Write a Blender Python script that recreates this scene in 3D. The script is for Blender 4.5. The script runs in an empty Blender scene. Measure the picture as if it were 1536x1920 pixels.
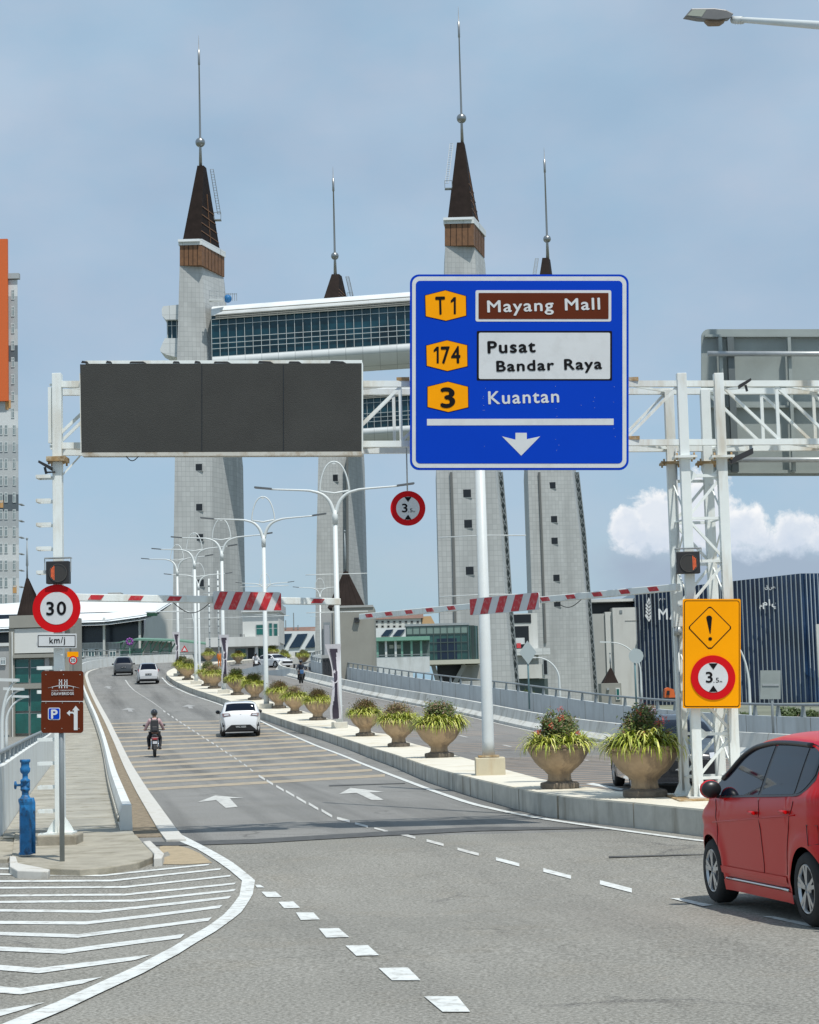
import bpy, bmesh, math, random
from mathutils import Vector, Matrix
random.seed(7)
C = bpy.context.scene.collection
SC = bpy.context.scene
# ---------------------------------------------------------------- camera
F = 3500.; H0 = 1310.; CZ = 1.85; RO = 0.026
pit = math.atan((H0 - 960) / F)
u0 = Vector((0, -math.sin(pit), math.cos(pit))); f0 = Vector((0, math.cos(pit), math.sin(pit))); r0 = Vector((1, 0, 0))
R = math.cos(RO) * r0 - math.sin(RO) * u0
U = math.cos(RO) * u0 + math.sin(RO) * r0
cd = bpy.data.cameras.new('camera'); cam = bpy.data.objects.new('camera', cd); C.objects.link(cam)
cd.sensor_fit = 'HORIZONTAL'; cd.sensor_width = 36; cd.lens = F / 1536 * 36
cd.clip_start = .1; cd.clip_end = 20000
m = Matrix((( R.x, U.x, -f0.x, 0), (R.y, U.y, -f0.y, 0), (R.z, U.z, -f0.z, CZ), (0, 0, 0, 1)))
cam.matrix_world = m
SC.camera = cam
# ---------------------------------------------------------------- light
SUN_EL = math.radians(64); SUN_AZ = math.radians(150)      # azimuth clockwise from +Y
w = bpy.data.worlds.new('World'); SC.world = w; w.use_nodes = True
nt = w.node_tree; N = nt.nodes; LK = nt.links; N.clear()
def wn(t, **k):
    n = N.new(t)
    for a, b in k.items():
        setattr(n, a, b)
    return n
def mth(op, a, b=None, c=None, clamp=False):
    n = N.new('ShaderNodeMath'); n.operation = op; n.use_clamp = clamp
    for i, v in enumerate((a, b, c)):
        if v is None: continue
        if isinstance(v, (int, float)): n.inputs[i].default_value = v
        else: LK.new(v, n.inputs[i])
    return n.outputs[0]
def wmix(f, a, b):
    n = N.new('ShaderNodeMix'); n.data_type = 'RGBA'
    for i, v in ((0, f), (6, a), (7, b)):
        if isinstance(v, (int, float)): n.inputs[i].default_value = v
        elif isinstance(v, tuple): n.inputs[i].default_value = v + (1,)
        else: LK.new(v, n.inputs[i])
    return n.outputs[2]
sky = wn('ShaderNodeTexSky', sky_type='NISHITA', sun_disc=False, sun_elevation=SUN_EL, sun_rotation=SUN_AZ, altitude=0, air_density=1.0, dust_density=.6, ozone_density=2.0)
tc = wn('ShaderNodeTexCoord'); sep = wn('ShaderNodeSeparateXYZ'); LK.new(tc.outputs['Generated'], sep.inputs[0])
az = mth('ARCTAN2', sep.outputs[0], sep.outputs[1]); el = mth('ARCSINE', sep.outputs[2])
def noise(vec, scale, det=5, rough=.55):
    n = wn('ShaderNodeTexNoise'); n.inputs['Scale'].default_value = scale; n.inputs['Detail'].default_value = det; n.inputs['Roughness'].default_value = rough
    LK.new(vec, n.inputs['Vector']); return n.outputs[0]
cmb = wn('ShaderNodeCombineXYZ'); LK.new(az, cmb.inputs[0]); LK.new(mth('MULTIPLY', el, 1.7), cmb.inputs[1]); sv = cmb.outputs[0]
veil = mth('MULTIPLY', mth('SUBTRACT', noise(sv, 4.5, 3, .5), .30, None, True), 2.4, None, True)
hz = mth('SUBTRACT', 1.0, mth('MULTIPLY', mth('ABSOLUTE', el), 14), None, True)   # clearer blue near horizon band
elev = mth('MULTIPLY', mth('SUBTRACT', el, .02, None, True), 7.0, None, True)
vf = mth('MULTIPLY_ADD', veil, .36, mth('MULTIPLY_ADD', elev, .22, .42), True)
SKYK = 1.0
ccl = wmix(mth('MULTIPLY', mth('SUBTRACT', noise(sv, 7, 6, .6), .38, None, True), 3.2, None, True), (4.35, 6.15, 7.9), (5.3, 6.45, 7.9))
base = wmix(vf, sky.outputs[0], ccl)
base = wmix(mth('MULTIPLY', hz, .8), base, (3.3, 5.75, 7.6))
# cumulus: lies low on the right
dx = mth('DIVIDE', sep.outputs[0], sep.outputs[1]); dz = mth('DIVIDE', sep.outputs[2], sep.outputs[1])
c2 = wn('ShaderNodeCombineXYZ'); LK.new(dx, c2.inputs[0]); LK.new(dz, c2.inputs[1])
dist = wn('ShaderNodeTexNoise'); dist.inputs['Scale'].default_value = 24; dist.inputs['Detail'].default_value = 4; LK.new(c2.outputs[0], dist.inputs['Vector'])
vs = wn('ShaderNodeVectorMath', operation='SCALE'); LK.new(dist.outputs['Color'], vs.inputs[0]); vs.inputs['Scale'].default_value = .022
va = wn('ShaderNodeVectorMath', operation='ADD'); LK.new(c2.outputs[0], va.inputs[0]); LK.new(vs.outputs[0], va.inputs[1])
def puff(cx, cz, rx, rz):
    s = wn('ShaderNodeSeparateXYZ'); LK.new(va.outputs[0], s.inputs[0])
    a = mth('DIVIDE', mth('SUBTRACT', s.outputs[0], cx + .011), rx); b = mth('DIVIDE', mth('SUBTRACT', s.outputs[1], cz + .011), rz)
    return mth('SUBTRACT', 1.0, mth('SQRT', mth('ADD', mth('MULTIPLY', a, a), mth('MULTIPLY', b, b))))
def smax(l):
    o = l[0]
    for q in l[1:]: o = mth('SMOOTH_MAX', o, q, .12)
    return o
PUFFS = [(.117, .086, .015, .014), (.136, .091, .022, .020), (.157, .095, .023, .027), (.174, .088, .02, .017), (.188, .080, .018, .014), (.207, .083, .02, .015), (.228, .081, .022, .013), (.128, .079, .024, .010)]
pf = smax([puff(*q) for q in PUFFS])
det = noise(c2.outputs[0], 95, 6, .6)
pd = mth('ADD', pf, mth('MULTIPLY', mth('SUBTRACT', noise(va.outputs[0], 70, 8, .68), .56), 1.3))
cmask = mth('MULTIPLY', pd, 3.6, None, True)
under = mth('MULTIPLY', mth('SUBTRACT', dz, .070), 90, None, True)
cmask = mth('MULTIPLY', cmask, mth('MULTIPLY', mth('ADD', mth('SUBTRACT', dz, .068), mth('MULTIPLY', mth('SUBTRACT', det, .5), .03)), 110, None, True))
shade = mth('MULTIPLY', mth('ADD', mth('SUBTRACT', dz, .068), mth('MULTIPLY', mth('SUBTRACT', noise(c2.outputs[0], 60, 4, .6), .5), .05)), 40, None, True)
lump = mth('MULTIPLY', mth('SUBTRACT', mth('ADD', pf, mth('MULTIPLY', mth('SUBTRACT', noise(va.outputs[0], 130, 5, .6), .5), .9)), .18), 2.6, None, True)
ccol = wmix(mth('MULTIPLY', shade, mth('MULTIPLY_ADD', lump, -.55, 1.0)), (6.6, 7.5, 8.8), (10.6, 10.6, 10.6))
# grey stratus bank under it
bank = mth('MULTIPLY', mth('MULTIPLY', mth('ADD', mth('SUBTRACT', dx, .085), mth('MULTIPLY', mth('SUBTRACT', noise(c2.outputs[0], 20, 5, .55), .5), .08)), 22, None, True),
           mth('MULTIPLY', mth('SUBTRACT', mth('ADD', .082, mth('MULTIPLY', mth('SUBTRACT', noise(c2.outputs[0], 28, 5, .55), .5), .03)), dz), 70, None, True))
bank = mth('MULTIPLY', bank, mth('GREATER_THAN', sep.outputs[1], 0))
cmask = mth('MULTIPLY', cmask, mth('GREATER_THAN', sep.outputs[1], 0))
colr = wmix(mth('MULTIPLY', bank, .85), base, (3.9, 4.8, 6.1))
colr = wmix(mth('MULTIPLY', cmask, .95), colr, ccol)
bg = wn('ShaderNodeBackground'); bg.inputs[1].default_value = .1
LK.new(colr, bg.inputs[0]); ow = wn('ShaderNodeOutputWorld'); LK.new(bg.outputs[0], ow.inputs[0])
sd = bpy.data.lights.new('sun', 'SUN'); sd.energy = 4.3; sd.angle = math.radians(.55); sd.color = (1, .965, .9)
so = bpy.data.objects.new('sun', sd); C.objects.link(so)
sdir = Vector((math.sin(SUN_AZ) * math.cos(SUN_EL), math.cos(SUN_AZ) * math.cos(SUN_EL), math.sin(SUN_EL)))
so.rotation_euler = (-sdir).to_track_quat('-Z', 'Y').to_euler(); so.location = (0, -20, 60)
vsn = SC.view_settings; SC.display_settings.display_device = 'sRGB'
vsn.view_transform = 'Standard'; vsn.look = 'None'; vsn.gamma = 1; vsn.exposure = -.1; vsn.use_curve_mapping = False

# ---------------------------------------------------------------- pixel <-> world helpers
def P(px, py, Y):
    d = f0 + R * ((px - 768) / F) + U * ((960 - py) / F)
    t = Y / d.y
    return Vector((d.x * t, Y, CZ + d.z * t))
def Xz(px, z, Y):                                     # x of pixel column px at height z, depth Y
    py = 1300 - (z - CZ) * F / Y
    for _ in range(4):
        q = P(px, py, Y); py -= (z - q.z) * F / Y
    return P(px, py, Y).x
def zr(Y):                                            # height of the carriageway
    z = -.12 * math.exp(-((Y - 18.5) / 3.) ** 2)
    a = max(0, Y - 55)
    if a < 35: z += .045 * a * a / 70
    elif a < 160: z += .7875 + .045 * (a - 35)
    else:
        e = min(a - 160, 60); z += .7875 + .045 * 125 + .045 * e * (1 - e / 120.)
    return z
def G(px, py, dz=0):
    d = f0 + R * ((px - 768) / F) + U * ((960 - py) / F); s = d.z / d.y
    Y = 4.
    while Y < 300 and CZ + s * Y > zr(Y) + dz: Y += .5
    a, b = Y - .5, Y
    for _ in range(24):
        k = (a + b) / 2
        if CZ + s * k <= zr(k) + dz: b = k
        else: a = k
    return P(px, py, b)

# ---------------------------------------------------------------- materials
MATS = {}
def mat(name, col, rough=.6, metal=0., var=.0, nsc=3., bump=0., bsc=40., spec=.5, coat=0., dirt=None, dsc=1.2, damt=.5, streak=False, emit=None, alpha=None, island=None):
    if name in MATS: return MATS[name]
    m = bpy.data.materials.new(name); m.use_nodes = True; t = m.node_tree; b = t.nodes['Principled BSDF']
    b.inputs['Roughness'].default_value = rough; b.inputs['Metallic'].default_value = metal
    b.inputs['Specular IOR Level'].default_value = spec; b.inputs['Coat Weight'].default_value = coat
    b.inputs['Base Color'].default_value = (*col, 1)
    co = t.nodes.new('ShaderNodeTexCoord').outputs['Object']; src = None
    def nz(scale, d=5, r=.6, vec=co):
        n = t.nodes.new('ShaderNodeTexNoise'); n.inputs['Scale'].default_value = scale; n.inputs['Detail'].default_value = d
        n.inputs['Roughness'].default_value = r; t.links.new(vec, n.inputs['Vector']); return n.outputs[0]
    def mx(f, a, c):
        n = t.nodes.new('ShaderNodeMix'); n.data_type = 'RGBA'
        for i, v in ((0, f), (6, a), (7, c)):
            if isinstance(v, tuple): n.inputs[i].default_value = (*v[:3], 1)
            elif isinstance(v, (int, float)): n.inputs[i].default_value = v
            else: t.links.new(v, n.inputs[i])
        return n.outputs[2]
    def ramp(f, a, b2):
        n = t.nodes.new('ShaderNodeMapRange'); n.inputs[1].default_value = a; n.inputs[2].default_value = b2; t.links.new(f, n.inputs[0]); return n.outputs[0]
    if island:
        g = t.nodes.new('ShaderNodeNewGeometry'); cr = t.nodes.new('ShaderNodeValToRGB'); e = cr.color_ramp
        while len(e.elements) < len(island): e.elements.new(.5)
        for i, c in enumerate(island): e.elements[i].position = i / (len(island) - 1); e.elements[i].color = (*c, 1)
        t.links.new(g.outputs['Random Per Island'], cr.inputs[0]); src = cr.outputs[0]
    if var:
        f = ramp(nz(nsc), .3, .7)
        if src is None: src = mx(f, tuple(c * (1 - var) for c in col), tuple(min(1, c * (1 + var)) for c in col))
    if dirt:
        vec = co
        if streak:
            mp = t.nodes.new('ShaderNodeMapping'); mp.inputs['Scale'].default_value = (1, 1, .16); t.links.new(co, mp.inputs[0]); vec = mp.outputs[0]
        f = ramp(nz(dsc, 6, .65, vec), .5, .68)
        n = t.nodes.new('ShaderNodeMath'); n.operation = 'MULTIPLY'; n.inputs[1].default_value = damt; t.links.new(f, n.inputs[0])
        src = mx(n.outputs[0], src if src is not None else col, dirt)
    if src is not None: t.links.new(src, b.inputs['Base Color'])
    if bump:
        bn = t.nodes.new('ShaderNodeBump'); bn.inputs['Strength'].default_value = bump; bn.inputs['Distance'].default_value = .02
        t.links.new(nz(bsc, 3), bn.inputs['Height']); t.links.new(bn.outputs[0], b.inputs['Normal'])
    if emit: b.inputs['Emission Color'].default_value = (*emit[:3], 1); b.inputs['Emission Strength'].default_value = emit[3]
    if alpha is not None:
        b.inputs['Transmission Weight'].default_value = alpha; b.inputs['IOR'].default_value = 1.1
    m.diffuse_color = (*col, 1); MATS[name] = m; return m
def asphalt(name, a, b_, grain, warm, tracks=0., gs=38.):
    m = bpy.data.materials.new(name); m.use_nodes = True; t = m.node_tree; b = t.nodes['Principled BSDF']; L = t.links
    b.inputs['Roughness'].default_value = .86; b.inputs['Specular IOR Level'].default_value = .35
    co = t.nodes.new('ShaderNodeTexCoord').outputs['Object']
    def nz(s, d=3, r=.5, vec=None):
        n = t.nodes.new('ShaderNodeTexNoise'); n.inputs['Scale'].default_value = s; n.inputs['Detail'].default_value = d; n.inputs['Roughness'].default_value = r
        L.new(vec or co, n.inputs['Vector']); return n.outputs[0]
    def rg(f, x, y, lo=0., hi=1.):
        n = t.nodes.new('ShaderNodeMapRange')
        for i, v in ((1, x), (2, y), (3, lo), (4, hi)): n.inputs[i].default_value = v
        L.new(f, n.inputs[0]); return n.outputs[0]
    def mx(f, p, q, bt='MIX'):
        n = t.nodes.new('ShaderNodeMix'); n.data_type = 'RGBA'; n.blend_type = bt
        for i, v in ((0, f), (6, p), (7, q)):
            if isinstance(v, tuple): n.inputs[i].default_value = (*v, 1)
            elif isinstance(v, (int, float)): n.inputs[i].default_value = v
            else: L.new(v, n.inputs[i])
        return n.outputs[2]
    col = mx(rg(nz(.35, 5, .6), .35, .65), a, b_)
    col = mx(rg(nz(.9, 6, .7), .52, .75, 0, .6), col, warm)
    sp_ = t.nodes.new('ShaderNodeSeparateXYZ'); L.new(co, sp_.inputs[0]); cb_ = t.nodes.new('ShaderNodeCombineXYZ')
    def ma(op, a_, b2, c2=None):
        q = t.nodes.new('ShaderNodeMath'); q.operation = op
        for i, v in enumerate((a_, b2, c2)):
            if v is None: continue
            if isinstance(v, (int, float)): q.inputs[i].default_value = v
            else: L.new(v, q.inputs[i])
        return q.outputs[0]
    L.new(ma('MULTIPLY_ADD', sp_.outputs[1], .175, sp_.outputs[0]), cb_.inputs[0]); L.new(ma('MULTIPLY', sp_.outputs[1], .035), cb_.inputs[1])
    col = mx(rg(nz(.75, 4, .6, cb_.outputs[0]), .47, .68, 0, tracks), col, tuple(c * .45 for c in a))
    # crack network
    vo = t.nodes.new('ShaderNodeTexVoronoi'); vo.feature = 'DISTANCE_TO_EDGE'; vo.inputs['Scale'].default_value = .33
    wv = t.nodes.new('ShaderNodeVectorMath'); wv.operation = 'ADD'; nn = t.nodes.new('ShaderNodeTexNoise'); nn.inputs['Scale'].default_value = 1.6; nn.inputs['Detail'].default_value = 6; L.new(co, nn.inputs['Vector'])
    L.new(co, wv.inputs[0]); L.new(nn.outputs['Color'], wv.inputs[1]); L.new(wv.outputs[0], vo.inputs['Vector'])
    ck = t.nodes.new('ShaderNodeMath'); ck.operation = 'MULTIPLY'; L.new(rg(vo.outputs['Distance'], .0, .02, 1, 0), ck.inputs[0]); L.new(rg(nz(.25, 2), .54, .62, 0, .7), ck.inputs[1])
    col = mx(ck.outputs[0], col, (.05, .048, .045))
    g = nz(gs, 4, .75)
    col = mx(rg(g, .42, .66, 0, grain), col, (.42, .41, .38)); col = mx(rg(g, .56, .36, 0, grain), col, (.035, .034, .032))
    L.new(col, b.inputs['Base Color'])
    bn = t.nodes.new('ShaderNodeBump'); bn.inputs['Strength'].default_value = .35; bn.inputs['Distance'].default_value = .01
    L.new(g, bn.inputs['Height']); L.new(bn.outputs[0], b.inputs['Normal'])
    MATS[name] = m; return m
def tiles(name, col, line, sx, sz, var=.08, lw=.06, rough=.55, slant=.37, streak=.38):
    m = bpy.data.materials.new(name); m.use_nodes = True; t = m.node_tree; b = t.nodes['Principled BSDF']; L = t.links
    b.inputs['Roughness'].default_value = rough
    co = t.nodes.new('ShaderNodeTexCoord').outputs['Object']; s = t.nodes.new('ShaderNodeSeparateXYZ'); L.new(co, s.inputs[0])
    def mt(op, a, c=None):
        n = t.nodes.new('ShaderNodeMath'); n.operation = op
        for i, v in enumerate((a, c)):
            if v is None: continue
            if isinstance(v, (int, float)): n.inputs[i].default_value = v
            else: L.new(v, n.inputs[i])
        return n.outputs[0]
    h = mt('DIVIDE', mt('ADD', s.outputs[0], mt('MULTIPLY', s.outputs[1], slant)), sx); z = mt('DIVIDE', s.outputs[2], sz)
    ln = mt('MAXIMUM', mt('LESS_THAN', mt('FRACT', h), lw), mt('LESS_THAN', mt('FRACT', z), lw))
    cb = t.nodes.new('ShaderNodeCombineXYZ'); L.new(mt('FLOOR', h), cb.inputs[0]); L.new(mt('FLOOR', z), cb.inputs[1])
    wnz = t.nodes.new('ShaderNodeTexWhiteNoise'); L.new(cb.outputs[0], wnz.inputs['Vector'])
    def mx(f, p, q):
        n = t.nodes.new('ShaderNodeMix'); n.data_type = 'RGBA'
        for i, v in ((0, f), (6, p), (7, q)):
            if isinstance(v, tuple): n.inputs[i].default_value = (*v, 1)
            elif isinstance(v, (int, float)): n.inputs[i].default_value = v
            else: L.new(v, n.inputs[i])
        return n.outputs[2]
    c1 = mx(wnz.outputs[0], tuple(c * (1 - var) for c in col), tuple(min(1, c * (1 + var)) for c in col))
    mp = t.nodes.new('ShaderNodeMapping'); mp.inputs['Scale'].default_value = (.5, .5, .04); L.new(co, mp.inputs[0])
    n = t.nodes.new('ShaderNodeTexNoise'); n.inputs['Scale'].default_value = 1.; n.inputs['Detail'].default_value = 6; L.new(mp.outputs[0], n.inputs['Vector'])
    r = t.nodes.new('ShaderNodeMapRange'); r.inputs[1].default_value = .48; r.inputs[2].default_value = .7; r.inputs[4].default_value = streak; L.new(n.outputs[0], r.inputs[0])
    c1 = mx(r.outputs[0], c1, tuple(c * .55 for c in col))
    L.new(mx(mt('MULTIPLY', ln, .75), c1, line), b.inputs['Base Color']); MATS[name] = m; return m

M_near = asphalt('asphalt_near', (.210, .203, .174), (.262, .253, .22), .5, (.25, .22, .165), .45, 36)
M_deck = asphalt('asphalt_deck', (.186, .185, .175), (.228, .224, .212), .3, (.16, .15, .13), .85, 40)
M_right = asphalt('asphalt_right', (.19, .182, .172), (.22, .21, .198), .2, (.22, .19, .155), .5, 40)
M_white = mat('white_road_paint', (.62, .64, .62), .75, var=.1, nsc=5, dirt=(.30, .29, .26), dsc=9, damt=.8, bump=.15, bsc=60)
M_worn = mat('worn_road_paint', (.52, .52, .49), .75, var=.15, nsc=5, dirt=(.2, .19, .18), dsc=6, damt=.75)
M_faint = mat('faint_road_paint', (.34, .34, .33), .8, var=.15, nsc=3, dirt=(.2, .2, .19), dsc=4, damt=.9)
M_yel = mat('faded_yellow_paint', (.37, .305, .215), .75, var=.15, nsc=2, dirt=(.20, .19, .18), dsc=3.5, damt=.95)
M_rumble = mat('faded_rumble_paint', (.30, .235, .18), .8, var=.2, nsc=1.2, dirt=(.16, .15, .14), dsc=1.5, damt=.8)
M_joint = mat('tar_joint', (.075, .075, .072), .7, var=.3, nsc=5)
M_gutter = mat('gutter_concrete', (.30, .275, .22), .85, var=.2, nsc=3, dirt=(.13, .10, .065), dsc=2.5, damt=.6, bump=.3, bsc=30)
M_soil = mat('gutter_soil', (.24, .195, .135), .95, var=.35, nsc=9, dirt=(.09, .065, .04), dsc=7, damt=.8, bump=.8, bsc=35)
M_sand = mat('sand_patch', (.36, .29, .19), .95, var=.15, nsc=7, bump=.2)
M_medtop = mat('median_top_concrete', (.66, .62, .52), .8, var=.07, nsc=2, dirt=(.50, .42, .27), dsc=.9, damt=.6, bump=.1)
M_curb = mat('curb_concrete', (.47, .46, .41), .85, var=.15, nsc=2.5, dirt=(.17, .15, .11), dsc=1.8, damt=.65, streak=True, bump=.25, bsc=25)
M_kerbw = mat('whitewashed_kerb', (.55, .54, .50), .8, var=.1, nsc=5, dirt=(.3, .26, .2), dsc=5, damt=.6)
M_walk = mat('walkway_concrete', (.35, .335, .285), .85, var=.28, nsc=1.2, dirt=(.15, .135, .09), dsc=2.4, damt=.85, bump=.06)
M_slab = mat('footway_slab', (.33, .305, .245), .9, var=.18, nsc=2.5, dirt=(.17, .15, .1), dsc=2.2, damt=.7, bump=.3, bsc=22)
M_pwhite = mat('white_parapet_paint', (.66, .68, .66), .7, var=.06, nsc=2, dirt=(.42, .40, .33), dsc=1.8, damt=.55, streak=True)
M_pconc = mat('grey_parapet_concrete', (.56, .59, .59), .85, var=.09, nsc=1, dirt=(.38, .39, .37), dsc=1.1, damt=.6, streak=True, bump=.1)
M_plow = mat('barrier_concrete', (.60, .60, .56), .85, var=.1, nsc=1, dirt=(.24, .22, .17), dsc=1.2, damt=.6, streak=True)
M_steelw = mat('white_painted_steel', (.74, .78, .76), .45, var=.04, nsc=2, dirt=(.46, .38, .26), dsc=2.6, damt=.6, streak=True, bump=.05)
M_steelg = mat('galvanised_steel', (.42, .44, .44), .45, .5, var=.12, nsc=5)
M_rust = mat('rusty_plate', (.34, .22, .10), .8, var=.4, nsc=9, dirt=(.6, .55, .42), dsc=6, damt=.8)
M_rail = mat('grey_handrail', (.26, .29, .30), .5, .3, var=.1)
M_lamp = mat('lamp_post_paint', (.62, .655, .65), .45, var=.05, nsc=1.5, dirt=(.45, .44, .4), dsc=1.5, damt=.3)
M_lampd = mat('luminaire_grey', (.13, .14, .15), .5, .3)
M_black = mat('matt_black', (.018, .018, .02), .55)
M_dark = mat('dark_plastic', (.03, .03, .033), .45)
M_hole = mat('dark_opening', (.012, .014, .017), .3)
M_red = mat('sign_red', (.56, .006, .010), .5, var=.04, spec=.12)
M_sred = mat('reflective_red', (.50, .02, .03), .5, var=.12, nsc=6, dirt=(.62, .55, .5), dsc=14, damt=.3)
M_swhite = mat('sign_white', (.60, .62, .63), .45, var=.03, dirt=(.45, .45, .44), dsc=4, damt=.3)
M_sblue = mat('sign_blue', (.0, .045, .46), .5, var=.03, nsc=1, spec=.1)
M_sbrown = mat('sign_brown', (.105, .022, .008), .55, var=.05, spec=.1)
M_sblack = mat('sign_black', (.008, .008, .009), .6, spec=.1)
M_syel = mat('sign_amber', (.90, .34, .0), .55, var=.03, spec=.1)
M_sback = mat('sign_back_grey', (.30, .335, .32), .55, .2, var=.08, nsc=1.5, dirt=(.2, .22, .2), dsc=1.2, damt=.4)
M_bolt = mat('bolt_steel', (.5, .48, .42), .5, .6)
M_tile = tiles('tower_tiles', (.43, .445, .437), (.255, .27, .27), .62, .72, .06, .07)
M_tileside = tiles('tower_side_tiles', (.36, .375, .37), (.19, .2, .2), .95, 1.1, .05, .07)
M_copper = mat('brown_ribbed_cladding', (.019, .013, .011), .7, 0, var=.25, nsc=1.2, spec=.1)
M_timber = mat('brown_timber_screen', (.16, .075, .03), .6, var=.25, nsc=1.5)
M_glass = mat('teal_curtain_glass', (.006, .045, .065), .08, var=.7, nsc=.22, spec=.45)
M_glassg = mat('green_tinted_glass', (.02, .075, .065), .06, var=.5, nsc=.5, spec=.8)
M_navy = mat('navy_glass', (.006, .014, .035), .12, var=.5, nsc=.2, spec=.6)
M_panel = tiles('bridge_cladding', (.62, .645, .64), (.34, .36, .36), 2.4, 1.4, .04, .04, .4, .0, .12)
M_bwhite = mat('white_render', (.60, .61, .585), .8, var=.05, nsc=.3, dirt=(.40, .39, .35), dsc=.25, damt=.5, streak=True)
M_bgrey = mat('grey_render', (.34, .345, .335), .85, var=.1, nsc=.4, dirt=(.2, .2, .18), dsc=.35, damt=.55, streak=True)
M_olive = mat('olive_grey_concrete', (.275, .272, .24), .85, var=.08, nsc=.5, dirt=(.19, .185, .16), dsc=.5, damt=.5, streak=True)
M_rwhite = mat('white_metal_roof', (.74, .78, .79), .5, var=.04, nsc=.1, dirt=(.55, .58, .58), dsc=.12, damt=.5)
M_solar = mat('solar_panel', (.018, .04, .075), .2, var=.4, nsc=.2, spec=.7)
M_pink = mat('faded_pink_roof', (.40, .25, .21), .8, var=.1, nsc=.3)
M_orange = mat('orange_panel', (.62, .12, .022), .6, var=.04)
M_greenm = mat('green_shelter_steel', (.16, .33, .25), .5, var=.1, nsc=1)
M_tyre = mat('tyre_rubber', (.018, .018, .018), .85, var=.2, nsc=12)
M_rim = mat('alloy_rim', (.52, .53, .54), .3, .85)
M_cglass = mat('car_window_glass', (.006, .010, .02), .03, spec=.25)
M_chrome = mat('chrome', (.7, .7, .7), .15, 1.)
M_tail = mat('tail_lamp_red', (.30, .012, .012), .15, coat=.6)
M_lens = mat('clear_lamp_lens', (.5, .52, .55), .12, coat=.6)
M_cblack = mat('black_trim', (.015, .015, .017), .35)
M_plate = mat('number_plate_black', (.012, .012, .013), .4)
M_urn = mat('weathered_urn_stone', (.46, .335, .21), .9, var=.22, nsc=3.5, dirt=(.12, .095, .075), dsc=3.2, damt=.8, streak=True, bump=.4, bsc=20)
M_urnr = mat('dark_urn_base_stone', (.20, .165, .125), .9, var=.25, nsc=5, dirt=(.09, .08, .07), dsc=4, damt=.8, bump=.4, bsc=20)
M_blade = mat('spider_plant_blades', (.4, .4, .1), .5, island=[(.12, .18, .02), (.36, .40, .04), (.62, .60, .14), (.22, .30, .03), (.50, .52, .07), (.74, .70, .28)])
M_shrub = mat('dark_shrub_leaves', (.05, .09, .02), .55, island=[(.04, .08, .02), (.09, .15, .03), (.18, .21, .05), (.17, .09, .05), (.05, .10, .025)])
M_crim = mat('crimson_shrub_leaves', (.10, .03, .035), .55, island=[(.12, .08, .04), (.20, .12, .06), (.12, .14, .04), (.22, .11, .07), (.17, .18, .05)])
M_flow = mat('red_flowers', (.5, .05, .03), .6, island=[(.52, .03, .02), (.38, .06, .04), (.62, .10, .05)])
M_tree = mat('tree_leaves', (.05, .08, .02), .6, island=[(.03, .05, .015), (.06, .1, .025), (.09, .12, .035)])
M_bluep = mat('blue_cast_iron_paint', (.018, .15, .36), .5, var=.35, nsc=9, dirt=(.03, .03, .03), dsc=7, damt=1., spec=.3)
M_skin = mat('skin', (.36, .2, .13), .6)
M_cloth = mat('pale_pink_shirt', (.50, .33, .34), .85, var=.1, nsc=12, bump=.3, bsc=14)
M_trous = mat('dark_trousers', (.02, .02, .024), .85)
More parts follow.
